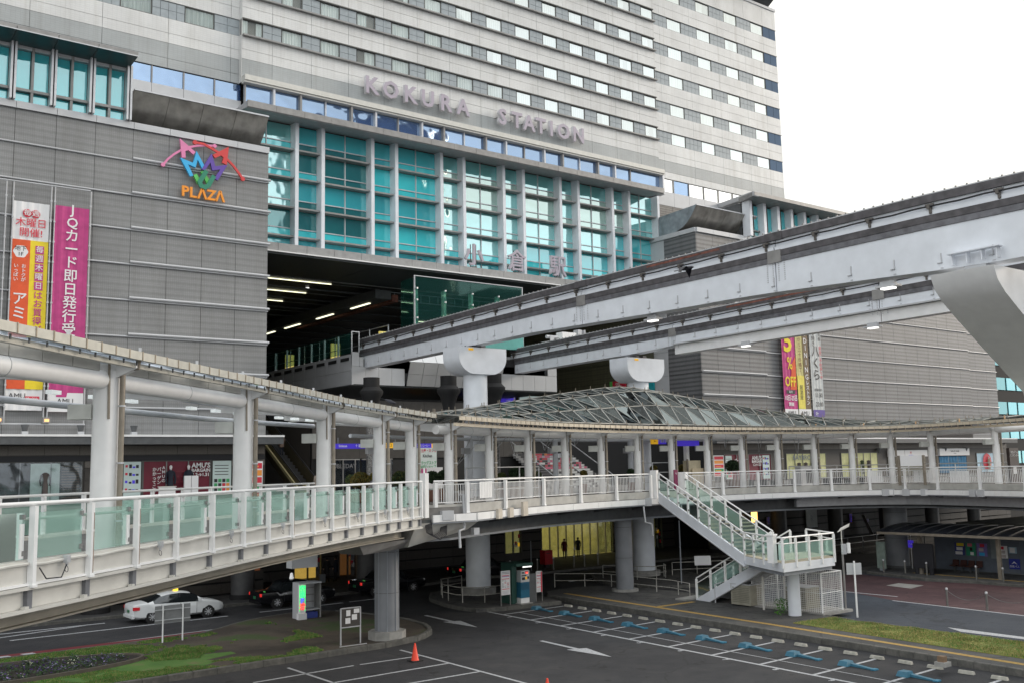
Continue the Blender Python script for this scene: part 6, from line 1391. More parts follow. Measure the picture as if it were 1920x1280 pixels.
gd = [mat('shrub_core', (.008, .018, .008), .9, var=0), mat('shrub_dark', (.018, .045, .018), .7, var=.3, scale=6), mat('shrub_mid', (.035, .075, .025), .7, var=.3, scale=6)]
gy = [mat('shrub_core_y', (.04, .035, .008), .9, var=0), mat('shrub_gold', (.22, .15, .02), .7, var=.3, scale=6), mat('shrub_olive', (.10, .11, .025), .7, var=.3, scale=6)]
gm = [MATS['shrub_core'], MATS['shrub_mid'], MATS['shrub_olive']]
for a in (('golden round shrub behind the left railing, largest', 676, 900, 18, 52, gy, 1, .9), ('green round shrub half hidden by the golden shrub', 659, 899, 11, 54, gm, 2, .9), ('olive green shrub half hidden by a canopy column', 752, 897, 17, 53, gm, 3, .9), ('small gold shrub between the golden and the olive shrubs', 702, 893, 9, 56, gy, 4, .9), ('dark round shrub left of the ring canopy', 810, 894, 13, 52, gd, 5, .9), ('dark shrub just behind the first ring column', 832, 891, 12, 54, gd, 6, .9), ('dark round shrub, largest one under the glass roof', 968, 886, 14, 58, gd, 7, .9), ('small pale green shrub left of the large dark one', 940, 892, 8, 58, gm, 8, .9), ('small olive shrub right of the large dark one', 1008, 889, 7, 60, gm, 9, .9), ('small shrub in front of the poster stairs', 1094, 886, 6, 62, gy, 10, .9), ('dark shrub left of the far pier', 1183, 884, 7, 64, gd, 11, .9), ('gold shrub right of the far pier', 1226, 878, 7, 66, gy, 12, .9), ('olive shrub behind the top of the stairs', 1280, 877, 8, 66, gy, 13, .9), ('dark round shrub before the east bargain window', 1374, 873, 13, 68, gd, 14, .9)): shrub(*a)
# beige map kiosk, magenta post, benches
p = W(1304, 64); t = thing('map_kiosk', 'beige map kiosk with brown frame at the top of the stairs', 'kiosk', (p.x, p.y, 6)); bx('kiosk_body', mat('kiosk_beige', (.50, .44, .31), .6), t, p.x-.6, p.x+.5, p.y, p.y+.5, 6, 7.9); bx('kiosk_panel', mat('kiosk_panel', (.56, .47, .33), .6), t, p.x-.45, p.x+.6, p.y-.15, p.y-.1, 6.1, 7.4); bx('kiosk_frame', pipe_b, t, p.x-.7, p.x-.62, p.y, p.y+.1, 6, 8.0)
p = W(1267, 60.5); t = thing('deck_sign', 'small magenta sign post at the top of the stairs', 'sign', (p.x, p.y, 6)); bx('sign_face', mat('plum', (.2, .02, .08), .5), t, p.x-.15, p.x+.15, p.y, p.y+.06, 6, 7.35); text('↑', .2, (p.x, p.y-.01, 7.1), X, paper, t, ext=.003)
for px, lab in ((1420, 'dark bench below the bargain posters'), (1445, 'dark bench left of the air unit'), (1500, 'dark bench right of the air unit'), (1520, 'dark bench before the yellow shop'), (1560, 'dark bench below the second yellow window'), (1585, 'dark bench left of the notice board'), (1612, 'dark bench nearest the notice board')):
    p = W(px, 72); t = thing('deck_bench', lab, 'bench', (p.x, p.y, 6), 'benches along the ring deck'); bx('seat', navy, t, p.x-.55, p.x+.55, p.y, p.y+.45, 6.38, 6.46); bx('leg', dgrey, t, p.x-.5, p.x-.42, p.y, p.y+.45, 6, 6.38); bx('leg', dgrey, t, p.x+.42, p.x+.5, p.y, p.y+.45, 6, 6.38)
p = W(1514, 70); t = thing('aircon_unit', 'white cabinet with dark grille on the ring deck before the yellow window', 'cabinet', (p.x, p.y, 6)); bx('cabinet', paper, t, p.x-.75, p.x+.75, p.y, p.y+.5, 6, 7.35); bx('grille', dgrey, t, p.x-.15, p.x+.6, p.y-.03, p.y, 6.2, 7.1)
# ================================================================ street level under the deck
sf = thing('street_facade', 'dark banded stone street wall with lit openings under the deck', 'wall', (45, 66.5, 0))
def banded(x0, x1, y, z0, z1, par, holes=()):
    n = int((z1-z0)/.72)
    segs = []; xx = x0
    for a, b, _, _ in sorted(holes): segs.append((xx, a)); xx = b
    segs.append((xx, x1))
    for a, b in segs:
        xx = a
        while xx < b-.05:
            w = min(2.1, b-xx)
            for k in range(n): piece('stone_block', stone, par, xx+.012, xx+w-.012, y-.08, y, z0+.72*k+.1, z0+.72*(k+1)-.02)
            xx += w
    for a, b, h0, h1 in holes:
        if h0 > z0+.3: bx('stone_block', stone, par, a, b, y-.08, y, z0, h0)
        if h1 < z1-.1: bx('stone_block', stone, par, a, b, y-.08, y, h1, z1)
ho = [(30.4, 32.5, .15, 2.9), (33.9, 35.3, .15, 2.8), (48.8, 50.5, .8, 2.7), (52.6, 60.7, .15, 3.4), (65.7, 66.8, .15, 3.0)]
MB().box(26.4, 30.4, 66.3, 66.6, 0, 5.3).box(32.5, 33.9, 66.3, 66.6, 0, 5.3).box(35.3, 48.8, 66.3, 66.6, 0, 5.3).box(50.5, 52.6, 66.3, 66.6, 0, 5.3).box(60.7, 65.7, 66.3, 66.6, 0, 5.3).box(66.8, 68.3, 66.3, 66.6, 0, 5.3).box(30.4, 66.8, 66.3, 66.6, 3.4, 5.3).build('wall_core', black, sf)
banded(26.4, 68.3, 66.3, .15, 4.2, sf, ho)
for x0, x1, z0, z1, m_, nm in ((30.4, 32.5, .15, 2.9, warm2, 'lit_room'), (33.9, 35.3, .15, 2.8, mat('brown_room', (.18, .09, .04), .6, emit=(.5, .2, .05), es=.12), 'lit_room'), (48.8, 50.5, .8, 2.7, warm_dim, 'lit_room'), (65.7, 66.8, .15, 3, warm_dim, 'lit_room')):
    bx(nm, m_, sf, x0, x1, 67.2, 67.25, z0, z1); bx('window_pane', shop_glass, sf, x0, x1, 66.35, 66.37, z0, z1)
    for k in range(3): bx('window_bar', frame_dark, sf, x0+(x1-x0)*k/2-.04, x0+(x1-x0)*k/2+.04, 66.25, 66.4, z0, z1)
    q = MB(); rnd = random.Random(int(x0))
    for k in range(5): xx, zz = rnd.uniform(x0+.1, x1-.3), rnd.uniform(z0+.3, z1-.6); q.box(xx, xx+.2, 66.30, 66.305, zz, zz+.3, k % 3)
    me = q.mesh('window_notice', [paper, redp, sign_yel], (x0, 66.3, z0)); put('window_notice', me, (x0, 66.3, z0), sf)
bx('entrance_floor', mat('lit_floor', (.35, .33, .2), .35), sf, 52.6, 60.7, 66.4, 76, .1, .16); bx('entrance_back', warm_dim, sf, 52.6, 60.7, 74, 74.1, .15, 3.4); bx('entrance_ceiling', mat('ceiling_glow', (.5, .5, .3), .6, emit=(.9, .8, .35), es=1.1), sf, 52.6, 60.7, 66.6, 74, 3.38, 3.4)  # entrance light put into the yellow floor colour; back wall and ceiling glow
bx('entrance_side', warm_dim, sf, 52.5, 52.6, 66.6, 74, .15, 3.4); bx('entrance_side', warm_dim, sf, 60.7, 60.8, 66.6, 74, .15, 3.4)
bx('light_panel', warm, sf, 54.9, 56.8, 73.8, 73.9, 2.3, 3.1)
for k in range(9): bx('door_mullion', alu_dark, sf, 52.6+.9*k, 52.68+.9*k, 66.3, 66.45, .15, 3.4)
for k in range(9): bx('door_pane', shop_glass, sf, 52.7+.9*k, 53.45+.9*k, 66.36, 66.38, .2, 3.35)
facade2 = thing('street_facade', 'dark banded stone street wall under the west wing by the white taxi', 'wall', (10, 62, 0)); banded(-8, 26.3, 61.98, .15, 4.5, facade2)
facade3 = thing('street_facade', 'dark banded stone street wall with posters under the east wing', 'wall', (90, 62, 0)); banded(68.5, 122, 61.98, .15, 4.9, facade3)
bx('wood_window', mat('wood_orange', (.25, .08, .03), .5, emit=(.6, .2, .08), es=.1), facade2, 24.3, 26, 61.8, 61.9, 1.5, 2.4)
LZ = lambda x, y, Y=61.8: FY(1280+x/3, 950+y/3, Y)
a, b = LZ(690, 28), LZ(755, 110); t = thing('white_signboard', 'tall pale board with a single letter R at the street wall', 'sign', (a.x, 61.7, b.z)); bx('board', mat('pale_board', (.42, .45, .43), .5), t, a.x, b.x, 61.7, 61.8, b.z, a.z+.3); text('R', .8, ((a.x+b.x)/2, 61.69, (a.z+b.z)/2+.1), X, grey, t, ext=.004)
a = LZ(398, 55, 60); t = thing('lantern', 'orange glowing lantern sign under the deck behind the stairs', 'lantern', (a.x, 60, a.z)); bx('lantern_glow', mat('lantern_glow', (.9, .5, .15), .5, emit=(1, .55, .15), es=2.2), t, a.x-.3, a.x+.3, 59.8, 60, a.z-.45, a.z+.55); bx('lantern_cap', ink, t, a.x-.33, a.x+.33, 59.78, 60.02, a.z+.55, a.z+.62)
for (xa, ya, xb, yb, lab) in ((935, 35, 955, 90, 'small orange poster on the dark wall right of the letter R board'), (470, 55, 490, 95, 'small white poster beside the orange lantern'), (1035, 65, 1045, 80, 'small white notice by the shop doors'), (300, 40, 345, 75, 'framed menu posters left of the lantern, behind the stairs')):
    a, b = LZ(xa, ya), LZ(xb, yb); poster(lab, a.x, b.x, b.z, a.z, 61.75, mat('dull_orange', (.2, .11, .06), .6) if 'orange poster' in lab else mat('dull_white', (.3, .29, .27), .6), seed=xa, style=0)
a, b = LZ(990, 60), LZ(1025, 120); t = thing('folding_sign', 'leaning white slatted sign by the glass shop doors', 'sign', (a.x, 61.2, .15)); MB().beam((a.x, 61.3, 2.2), (b.x, 61.0, .2), .5, .05).build('sign_face', mat('slat_sign', (.3, .28, .27), .6), t)
# round street columns
def scol(label, x, y, r, z0, z1, m, base=True):
    t = thing('street_column', label, 'column', (x, y, z0), 'round columns under the deck'); MB().cyl(x, y, z0, z1, r, 28).build('shaft', m, t, True)
    if base: MB().cyl(x, y, z0, z0+.28, r+.08, 28).build('column_base', black, t, True)
    for z in (2.2, 4.0):
        if z < z1: MB().cyl(x, y, z, z+.02, r+.008, 28).build('column_joint', dgrey, t, True)
    return t
for i, x in enumerate((6.9, 15.4, 23.9, 32.4, 57.9, 66.4, 74.9, 83.4, 91.9, 100.4, 108.9)):
    scol('dark round street column under the building edge, %s' % ['leftmost', 'left of the white taxi', 'between the white and the black taxi', 'behind the second black taxi', 'in front of the lit entrance', 'right of the lit entrance', 'behind the stair landing', 'left of the letter R board', 'right of the letter R board', 'by the leaning sign', 'far right'][i], x, 59.4, .7, .15, 5.4, mat('dark_column', (.075, .075, .078), .5, var=.15))
pc = G(730, 1192, .3); t = scol('grey fluted bridge column on the grassy island', pc.x, pc.y+.2, .52, .2, 4.5, col_grey, False)
for k in range(8): a = k*PI/4+.3; MB().cyl(pc.x+.53*math.cos(a), pc.y+.2+.53*math.sin(a), .5, 4.4, .02, 6).build('seam', grey, t)
MB().prism([(pc.x+.85*math.cos(k*PI/4+.39), pc.y+.2+.85*math.sin(k*PI/4+.39)) for k in range(8)], .15, .55).build('footing', concrete, t)
t = scol('grey column right of the parking machine, beside the tactile path', 41.75, 44.7, .52, .15, 5.3, col_grey, False); MB().cyl(41.75, 44.7, .1, .38, .8, 24).build('footing', concrete, t)
t = scol('big grey column at the right beside the bus shelter', 65.0, 41.3, .8, .1, 5.4, col_grey, False); MB().cyl(65, 41.3, .1, .3, .95, 24).build('footing', dgrey, t)
# ================================================================ bus stop side
sh = thing('bus_shelter', 'bus shelter with dark curved roof, blue grey wall and brown posts at the right', 'bus shelter', (63.5, 33, .15))
for k in range(7):
    for j in range(2): piece('wall_panel', mat('shelter_wall', (.115, .135, .17), .45, var=.08), sh, 65.4, 65.5, 38.65-1.45*(k+1)+.012, 38.65-1.45*k-.012, .2+1.25*j, .2+1.25*(j+1)-.015)
bx('wall_frame', dgrey, sh, 65.42, 65.6, 28.4, 38.7, .15, 2.75)
roofm = mat('shelter_roof', (.017, .019, .026), .35, var=.1)
for k in range(14):
    y1 = 40.2-1.0*k; q = MB(); n = 6
    P = [(61.0+4.6*i/n, 2.62+.62*math.sin(PI*(.12+.5*i/n))) for i in range(n+1)]
    q.ext([(x, y1, z) for x, z in P]+[(x, y1, z+.05) for x, z in P[::-1]], (0, -.96, 0)).build('roof_panel', roofm, sh); q2 = MB().ext([(x, y1+.02, z+.05) for x, z in P]+[(x, y1+.02, z+.09) for x, z in P[::-1]], (0, -.06, 0)); q2.build('roof_rib', mat('rib_dark', (.04, .042, .045), .5), sh)
bx('roof_edge', pipe_b, sh, 60.95, 61.05, 26, 40.2, 2.72, 2.88)
for y in (37.6, 32.3, 27.5): bx('roof_post', pipe_b, sh, 61.9, 62.1, y, y+.22, .15, 2.95)
bx('roof_beam', pipe_b, sh, 61.9, 65.4, 32.3, 32.5, 2.75, 2.9)
def wallposter(label, y0, y1, z0, z1, base, bits, txt=None):
    t = thing('shelter_poster', label, 'poster', (65.38, y1, z0), 'posters on the bus shelter wall'); bx('poster_sheet', base, t, 65.37, 65.4, y1, y0, z0, z1)
    rnd = random.Random(int(y0*100))
    for k, m_ in enumerate(bits):
        a, b = rnd.uniform(.05, .4), rnd.uniform(.5, .95); h = (z1-z0)/len(bits); bx('printed_block', m_, t, 65.366-.001*k, 65.369, y1+(y0-y1)*a, y1+(y0-y1)*b, z0+h*k+.04, z0+h*(k+1)-.04)
    if txt: text(txt, .16, (65.36, (y0+y1)/2, z0+(z1-z0)*.25), (0, -1, 0), paper, t, ext=.003)
wallposter('dark blue and yellow event poster, first on the shelter wall', 37.2, 36.5, 1.2, 2.05, mat('poster_navy', (.05, .06, .22), .5), (paper, paper, yellow))
wallposter('green and pink poster with a black figure, second on the shelter wall', 36.4, 35.75, 1.2, 2.05, mat('poster_green', (.03, .28, .16), .5), (paper, ink, mat('poster_pink', (.6, .15, .2), .5)))
wallposter('violet landscape poster, third on the shelter wall', 35.65, 34.95, 1.2, 2.05, mat('poster_violet', (.2, .15, .4), .5), (lblue, mat('poster_pale', (.5, .45, .45), .5), redp))
wallposter('plain grey notice case behind the shelter post', 34.7, 34.25, 1.1, 2.35, mat('case_grey', (.2, .23, .24), .4), ())
wallposter('white poster with red heading, fourth on the shelter wall', 34.2, 33.6, 1.15, 1.95, paper, (MATS['poster_pale'], MATS['poster_pale'], redp))
wallposter('small pale blue notice above the blue emblem', 33.5, 33.0, 1.5, 1.9, mat('notice_blue', (.35, .5, .62), .5), (paper,))
wallposter('square blue emblem sign with white mountain mark', 33.55, 32.85, .5, 1.15, mat('emblem_blue', (.02, .03, .3), .5), (), '西鉄バス')
MB().ext([(65.355, 33.4, .8), (65.355, 33.2, 1.0), (65.355, 33.0, .8), (65.355, 33.2, .9)], (.005, 0, 0)).build('emblem', paper, sh)
for k in range(4):
    y = 37.1-.55*k; t = thing('moulded_chair', 'brown moulded shelter seat, %s of the row of four' % ['first', 'second', 'third', 'last'][k], 'seat', (65.0, y, .15), 'moulded seats in the bus shelter')
    MB().box(64.75, 65.2, y-.22, y+.22, .5, .56).hexa([(65.14, y-.22, .56), (65.2, y-.22, .56), (65.2, y+.22, .56), (65.14, y+.22, .56), (65.22, y-.2, .9), (65.27, y-.2, .9), (65.27, y+.2, .9), (65.22, y+.2, .9)]).build('seat', mat('seat_brown', (.07, .03, .025), .3, var=.05), t); bx('leg', dgrey, t, 64.95, 65.03, y-.04, y+.04, .15, .5)
t = thing('bus_timetable', 'black timetable panel on feet at the left end of the shelter', 'sign board', (61.9, 37.5, .15)); bx('panel', ink, t, 61.75, 61.95, 36.7, 38.1, .55, 2.15); MB().box(61.75, 61.95, 36.8, 37.0, .15, .55).build('foot', ink, t); MB().box(61.75, 61.95, 37.8, 38.0, .15, .55).build('foot', ink, t)
t = thing('narrow_signboard', 'tall narrow pale green signboard at the kerb left of the big column', 'sign board', (62.2, 40.9, .15)); bx('board', mat('green_board', (.22, .27, .24), .5, var=.2), t, 62.15, 62.25, 40.45, 41.1, .3, 2.1); bx('foot', grey, t, 62.1, 62.3, 40.6, 40.9, .15, .3)
t = thing('bus_stop_plate', 'small blue bus stop plate on a thin pole behind the shelter', 'sign', (64.5, 39.8, .15)); MB().cyl(64.5, 39.9, .15, 2.6, .03, 8).build('pole', alu, t); bx('plate', sign_blue, t, 64.45, 64.5, 39.7, 40.1, 1.6, 2.1); text('バス', .16, (64.44, 39.9, 1.85), (0, -1, 0), paper, t, ext=.003)
kr = thing('rear_kiosk', 'dark flat roofed kiosk behind the bus shelter', 'kiosk', (71, 36, .15)); bx('kiosk_wall', dgrey, kr, 69, 78, 33, 38, .15, 3.0); bx('kiosk_roof', mat('kiosk_roof', (.08, .08, .07), .7), kr, 68.2, 79, 32.4, 38.6, 3.0, 3.2)
for k in range(4): bx('kiosk_panel', mat('kiosk_green', (.05, .065, .05), .6), kr, 68.9, 69, 33.2+1.2*k, 34.3+1.2*k, .4, 2.8)
def bollard(label, x, y, h=.85, z=.15, r=.055, m=None):
    t = thing('bollard', label, 'bollard', (x, y, z), 'steel bollards'); MB().cyl(x, y, z, z+h-.1, r, 12).build('post', m or mat('bollard_steel', (.17, .165, .155), .45, .4), t, True); MB().lathe([(r*1.15, z+h-.1), (r*1.25, z+h-.04), (r*.9, z+h), (.01, z+h+.01)], x, y, 12).build('cap', alu, t, True)
for i, (x, y) in enumerate(((61.39, 40.13), (61.57, 38.64), (61.45, 37.02), (61.3, 33.59), (61.3, 31.89))): bollard('steel bollard on the bus kerb, %s' % ['before the narrow signboard', 'left of the timetable panel', 'just right of the timetable panel', 'left of the shelter front post', 'right of the shelter front post'][i], x, y)
bollard('steel bollard in the red road, left end of the chain', 50.2, 29.2, .95, .0); bollard('steel bollard in the red road, right one of the chain pair', 49.98, 26.95, .95, .0)
for i, (x, y) in enumerate(((45.9, 58.4), (47.5, 58.5), (49.57, 58.6), (50.6, 58.6), (51.97, 58.6), (54, 58.7), (56.2, 58.8), (43.7, 58.8))): bollard('steel bollard along the dark far pavement, %s' % ['left of the red letter box', 'in front of the red letter box', 'in front of the two walkers', 'right of the two walkers', 'left of the grey column', 'behind the grey column', 'right of the grey column', 'far left by the black taxis'][i], x, y, .9)
for i, (x, y) in enumerate(((75, 50.8), (72, 52.8), (69.5, 54.6), (66, 56.4), (79, 50.6), (84, 50.6))): bollard('dark bollard on the far street corner, number seen %s from the big column' % ['first', 'second', 'third', 'fourth', 'behind', 'right'][i], x, y, .9, .15, .05, dgrey)
def chain(label, a, b, sag=.3):
    t = []; a, b = Vector(a), Vector(b)
    for k in range(13): f = k/12; p = a.lerp(b, f); t.append((p.x, p.y, p.z-4*sag*f*(1-f)))
    MB().tube(t, .014, 5).build('chain', mat('chain_steel', (.16, .16, .16), .5, .5), None, label=label, category='chain', group='chains between bollards')
chain('thin chain sagging between the two bollards in the red road', (50.2, 29.2, .85), (49.98, 26.95, .85), .42); chain('thin chain running off to the right from the second red road bollard', (49.98, 26.95, .85), (49.8, 24.6, .8), .3)
chain('thin chain beside the shelter front post', (61.3, 31.89, .9), (61.5, 29.5, .9), .25)
# railings on the street
white_old = mat('worn_white_rail', (.36, .35, .32), .6, var=.35, scale=9)
pipe_rail('worn white two bar railing beside the path by the grey column', [(40.5, 49.8), (42.6, 47.6), (42.7, 43.6), (42.8, 41.9), (42.3, 40.0)], .85, 2, .15, white_old, .025, 1.9, grp='street railings')
pipe_rail('worn white curved railing round the near monorail pier', [(35.6, 53.0), (33.6, 52.3), (32.2, 49.9), (32.0, 48.2), (32.7, 47.0), (34.3, 46.9), (36.0, 47.2)], .85, 2, .18, white_old, .025, 1.4, grp='street railings')
pipe_rail('worn white railing round the far monorail pier', [(46.2, 51.6), (47.0, 49.2), (47.9, 48.3), (49.0, 48.4), (49.6, 49.2)], .85, 2, .15, white_old, .025, 1.3, grp='street railings')
pipe_rail('pale railing along the far lane behind the stairs', [(50.5, 49.3), (54, 47.6), (57.6, 46.2)], .95, 2, .05, white_old, .025, 1.8, grp='street railings')
a, b = G(1562, 1032, .15), G(1690, 1015, .15); pipe_rail('pale railing beside the far road right of the landing', [(a.x, a.y), ((a.x+b.x)/2, (a.y+b.y)/2), (b.x, b.y)], 1.0, 2, .1, mat('pale_rail', (.45, .46, .48), .5), .03, 2.5, grp='street railings')
MB().ob(((a.x+b.x)/2, (a.y+b.y)/2-.2), (b.x-a.x, b.y-a.y), (b-a).length/2+3, .2, 0, .22).build('kerb', kerb_m, None, kind='structure')
a = G(1309, 1085, .1); t = thing('warning_board', 'white warning board with red heading hung on the railing left of the lower stairs', 'sign', (51.5, 48.5, 1.0)); p, r_ = D_ = (W(1295, 61), W(1325, 60.5))
z = EYE-(1048-871)/FPX*60.5; u_ = (r_-p).normalized(); MB().beam((p.x, p.y, z), (r_.x, r_.y, z+.05), .04, .55).build('board', paper, t); text('事故の場所ではありません', .11, ((p.x+r_.x)/2, (p.y+r_.y)/2-.04, z+.17), (u_.x, u_.y, 0), redp, t, ext=.004, bold=.03, sx=.7); text('歩行者用通路です\n北九州市', .09, ((p.x+r_.x)/2, (p.y+r_.y)/2-.04, z-.08), (u_.x, u_.y, 0), ink, t, ext=.004, sx=.8)
MB().cyl(47.4, 45.5, .1, 4.1, .045, 10).build('pole', grey, None, label='thin grey pole left of the railing warning board', category='pole'); MB().cyl(45.8, 59.0, .15, 2.3, .04, 10).build('pole', grey, None, label='short grey pole left of the red letter box', category='pole')
t = thing('no_parking_sign', 'round blue and red traffic sign half hidden by the grey column', 'sign', (43.2, 45.9, .15)); MB().cyl(43.2, 45.9, .15, 4.6, .04, 8).build('pole', alu, t); MB().tube([(43.05, 45.8, 3.3), (43.05, 45.76, 3.3)], .3, 20).build('disc', redp, t); MB().tube([(43.04, 45.75, 3.3), (43.04, 45.74, 3.3)], .23, 20).build('disc_face', sign_blue, t); bx('plate', paper, t, 42.9, 43.2, 45.72, 45.75, 3.75, 3.95)
t = thing('road_sign', 'pole with small grey plate seen from behind, on the dry grass', 'sign', (42.6, 29.4, .2)); MB().cyl(42.2, 29.75, .2, 2.85, .045, 12).build('pole', white, t, True); MB().ob((42.28, 29.83), (.8, -.6), .36, .015, 2.2, 2.75).build('plate', cornice, t); t.location += Vector((.35, -.35, 0))
t = thing('wind_vane', 'pole with a wind vane, white rain gauge and box beside the cage', 'weather pole', (44.1, 30.9, .2)); MB().cyl(43.6, 31.1, .2, 3.6, .05, 10).build('pole', alu_dark, t, True); MB().box(43.45, 43.75, 30.95, 31.05, 3.0, 3.5).build('box', cornice, t); MB().cyl(43.85, 30.9, 3.05, 3.55, .09, 12).build('gauge', white, t, True); MB().tube([(43.6, 31.1, 3.6), (43.6, 31.1, 4.2)], .025, 8).ext([(43.3, 31.1, 4.1), (43.6, 31.1, 4.15), (44.15, 31.0, 4.35), (44.2, 31.0, 4.5), (43.6, 31.1, 4.3)], (.02, .04, 0)).build('vane', cream, t); t.location += Vector((.35, -.1, 0))
# wire cage with the air conditioning units
cg = thing('wire_cage', 'white wire mesh cage beside the landing column', 'fence', (42.8, 33, .2)); cp_ = [(41.85, 30.85), (41.9, 35.2), (44.0, 35.2), (43.55, 30.9)]
for x, y in cp_+[(42.0, 33.2), (43.8, 33.2)]: MB().cyl(x, y, .2, 2.25, .04, 8).build('cage_post', white, cg)
q = MB()
for a, b in zip(cp_, cp_[1:]+cp_[:1]):
    for k in range(21): z = .3+k*.095; q.tube([(*a, z), (*b, z)], .0075, 4, False)
    A_, B_ = V2(a), V2(b); n = int((B_-A_).length/.12)
    for k in range(n): p = A_.lerp(B_, k/n); q.tube([(*p, .3), (*p, 2.2)], .0065, 4, False)
q.build('wire_mesh', white, cg, kind='stuff')
for a, b in zip(cp_, cp_[1:]+cp_[:1]): MB().tube([(*a, 2.22), (*b, 2.22)], .03, 6).tube([(*a, 1.25), (*b, 1.25)], .02, 6).build('cage_rail', white, cg)
bx('cage_slab', concrete, cg, 41.7, 44.1, 30.7, 35.3, .2, .32)
for lab, x, y in (('beige air conditioning unit inside the cage, right one', 42.4, 32.2), ('beige air conditioning unit left of the cage under the stairs', 41.4, 34.9)):
    t = thing('aircon_unit', lab, 'air conditioner', (x, y, .3), 'beige cabinets by the stairs'); bx('cabinet', mat('aircon_beige', (.30, .285, .23), .6, var=.15), t, x, x+1.1, y, y+1.3, .32, 1.35)
    for k in range(9): piece('louvre', mat('aircon_louvre', (.2, .19, .15), .6), t, x-.02, x, y+.1, y+1.2, .45+.09*k, .49+.09*k)
    bx('cabinet_top', cornice, t, x-.03, x+1.13, y-.03, y+1.33, 1.35, 1.39)
MB().cyl(41.2, 33.9, .2, 1.9, .06, 10).build('post', cream, None, label='cream post between the air conditioning unit and the landing column', category='post')
rnd = random.Random(2); q = MB()
for k in range(260):
    c = Vector((40.6+rnd.uniform(-.35, .35), 32.3+rnd.uniform(-.3, .3), .25+rnd.random()*.75)); a = Vector((rnd.uniform(-1, 1), rnd.uniform(-1, 1), rnd.uniform(-.3, 1)))*.06; b = Vector((rnd.uniform(-1, 1), rnd.uniform(-1, 1), rnd.uniform(-.3, .5)))*.04; q.add([c-a, c+b, c+a, c-b], [(0, 1, 2, 3)])
q.build('weed', g1, None, kind='stuff', label='leafy green weed growing at the foot of the landing column', category='plant')
# ================================================================ parking lot things
wsm = mat('wheel_stop', (.36, .35, .31), .8, var=.25, scale=6)
key = MB().hexa([(-.08, -.29, 0), (.08, -.29, 0), (.08, .29, 0), (-.08, .29, 0), (-.05, -.27, .11), (.05, -.27, .11), (.05, .27, .11), (-.05, .27, .11)]); kme = key.mesh('stop_block', wsm)
kme2 = MB().box(-.051, -.045, -.2, .2, .04, .09).mesh('reflector', mat('yellow_reflector', (.5, .4, .12), .5))
names = ['one', 'two', 'three', 'four', 'five', 'six', 'seven', 'eight', 'nine', 'ten', 'eleven', 'twelve']
ord_ = ['first', 'second', 'third', 'fourth', 'fifth', 'sixth', 'seventh', 'eighth', 'ninth', 'tenth', 'eleventh', 'twelfth', 'thirteenth', 'fourteenth', 'fifteenth', 'sixteenth', 'seventeenth', 'eighteenth', 'nineteenth', 'twentieth', 'twenty first', 'twenty second']
for k in range(21):
    y = 43.25-1.235*k; x = 36.1-.05*max(0, (43.25-y))*1.0+.15*0
    t = thing('wheel_stop', 'low concrete wheel stop, %s counting from the parking machine end' % ord_[k], 'wheel stop', (x, y, 0), 'wheel stops of the parking bays', random.uniform(-.05, .05))
    for me, z in ((kme, .012), (kme2, .012)):
        o = bpy.data.objects.new(me.name, me); COL.objects.link(o); o.parent = t; o.location = (0, 0, z)
bluep = mat('flap_blue', (.045, .155, .23), .45, var=.15, scale=6)
for k in range(10):
    y = 43.6-2.52*k; x = 34.25-.052*(43.6-y)
    t = thing('lock_flap', 'blue parking lock unit with long flap lying flat, %s from the parking machine' % ord_[k], 'parking lock', (x, y, 0), 'blue lock plates of the parking bays')
    MB().hexa([(x-.28, y-.12, .012), (x+.2, y-.12, .012), (x+.2, y+.32, .012), (x-.28, y+.32, .012), (x-.22, y-.08, .19), (x+.14, y-.08, .19), (x+.14, y+.26, .19), (x-.22, y+.26, .19)]).build('lock_box', bluep, t)
    MB().hexa([(x-.06, y-.12, .012), (x+.12, y-.12, .012), (x+.04, y-1.05, .012), (x-.14, y-1.05, .012), (x-.06, y-.12, .11), (x+.12, y-.12, .11), (x+.04, y-1.05, .05), (x-.14, y-1.05, .05)]).build('flap', bluep, t); bx('flap_foot', mat('flap_blue_light', (.04, .19, .30), .4), t, x-.18, x+.08, y-1.2, y-1.03, .012, .06)
hyd = thing('stone_marker', 'small brown topped stone block at the kerb of the tactile path', 'marker', (36.9, 21.4, .25)); p = G(1768, 1248, .26); bx('block', concrete, hyd, p.x-.22, p.x+.22, p.y-.2, p.y+.2, .26, .42); bx('cap', mat('marker_brown', (.2, .13, .08), .7), hyd, p.x-.14, p.x+.1, p.y-.12, p.y+.12, .42, .62)
conem = mat('cone_orange', (.80, .06, .025), .5, var=.05)
def cone(label, x, y):
    t = thing('traffic_cone', label, 'traffic cone', (x, y, 0), 'orange traffic cones'); MB().lathe([(.17, .03), (.15, .06), (.03, .7), (.015, .71)], x, y, 20).build('cone_body', conem, t, True); bx('cone_base', mat('cone_black', (.02, .02, .02), .8), t, x-.24, x+.24, y-.24, y+.24, .007, .04)
cone('orange traffic cone on the lot line in front of the island', 21.6, 35.6); p = G(1027, 1312, 0); cone('orange traffic cone tip peeking in at the bottom edge', p.x, p.y)
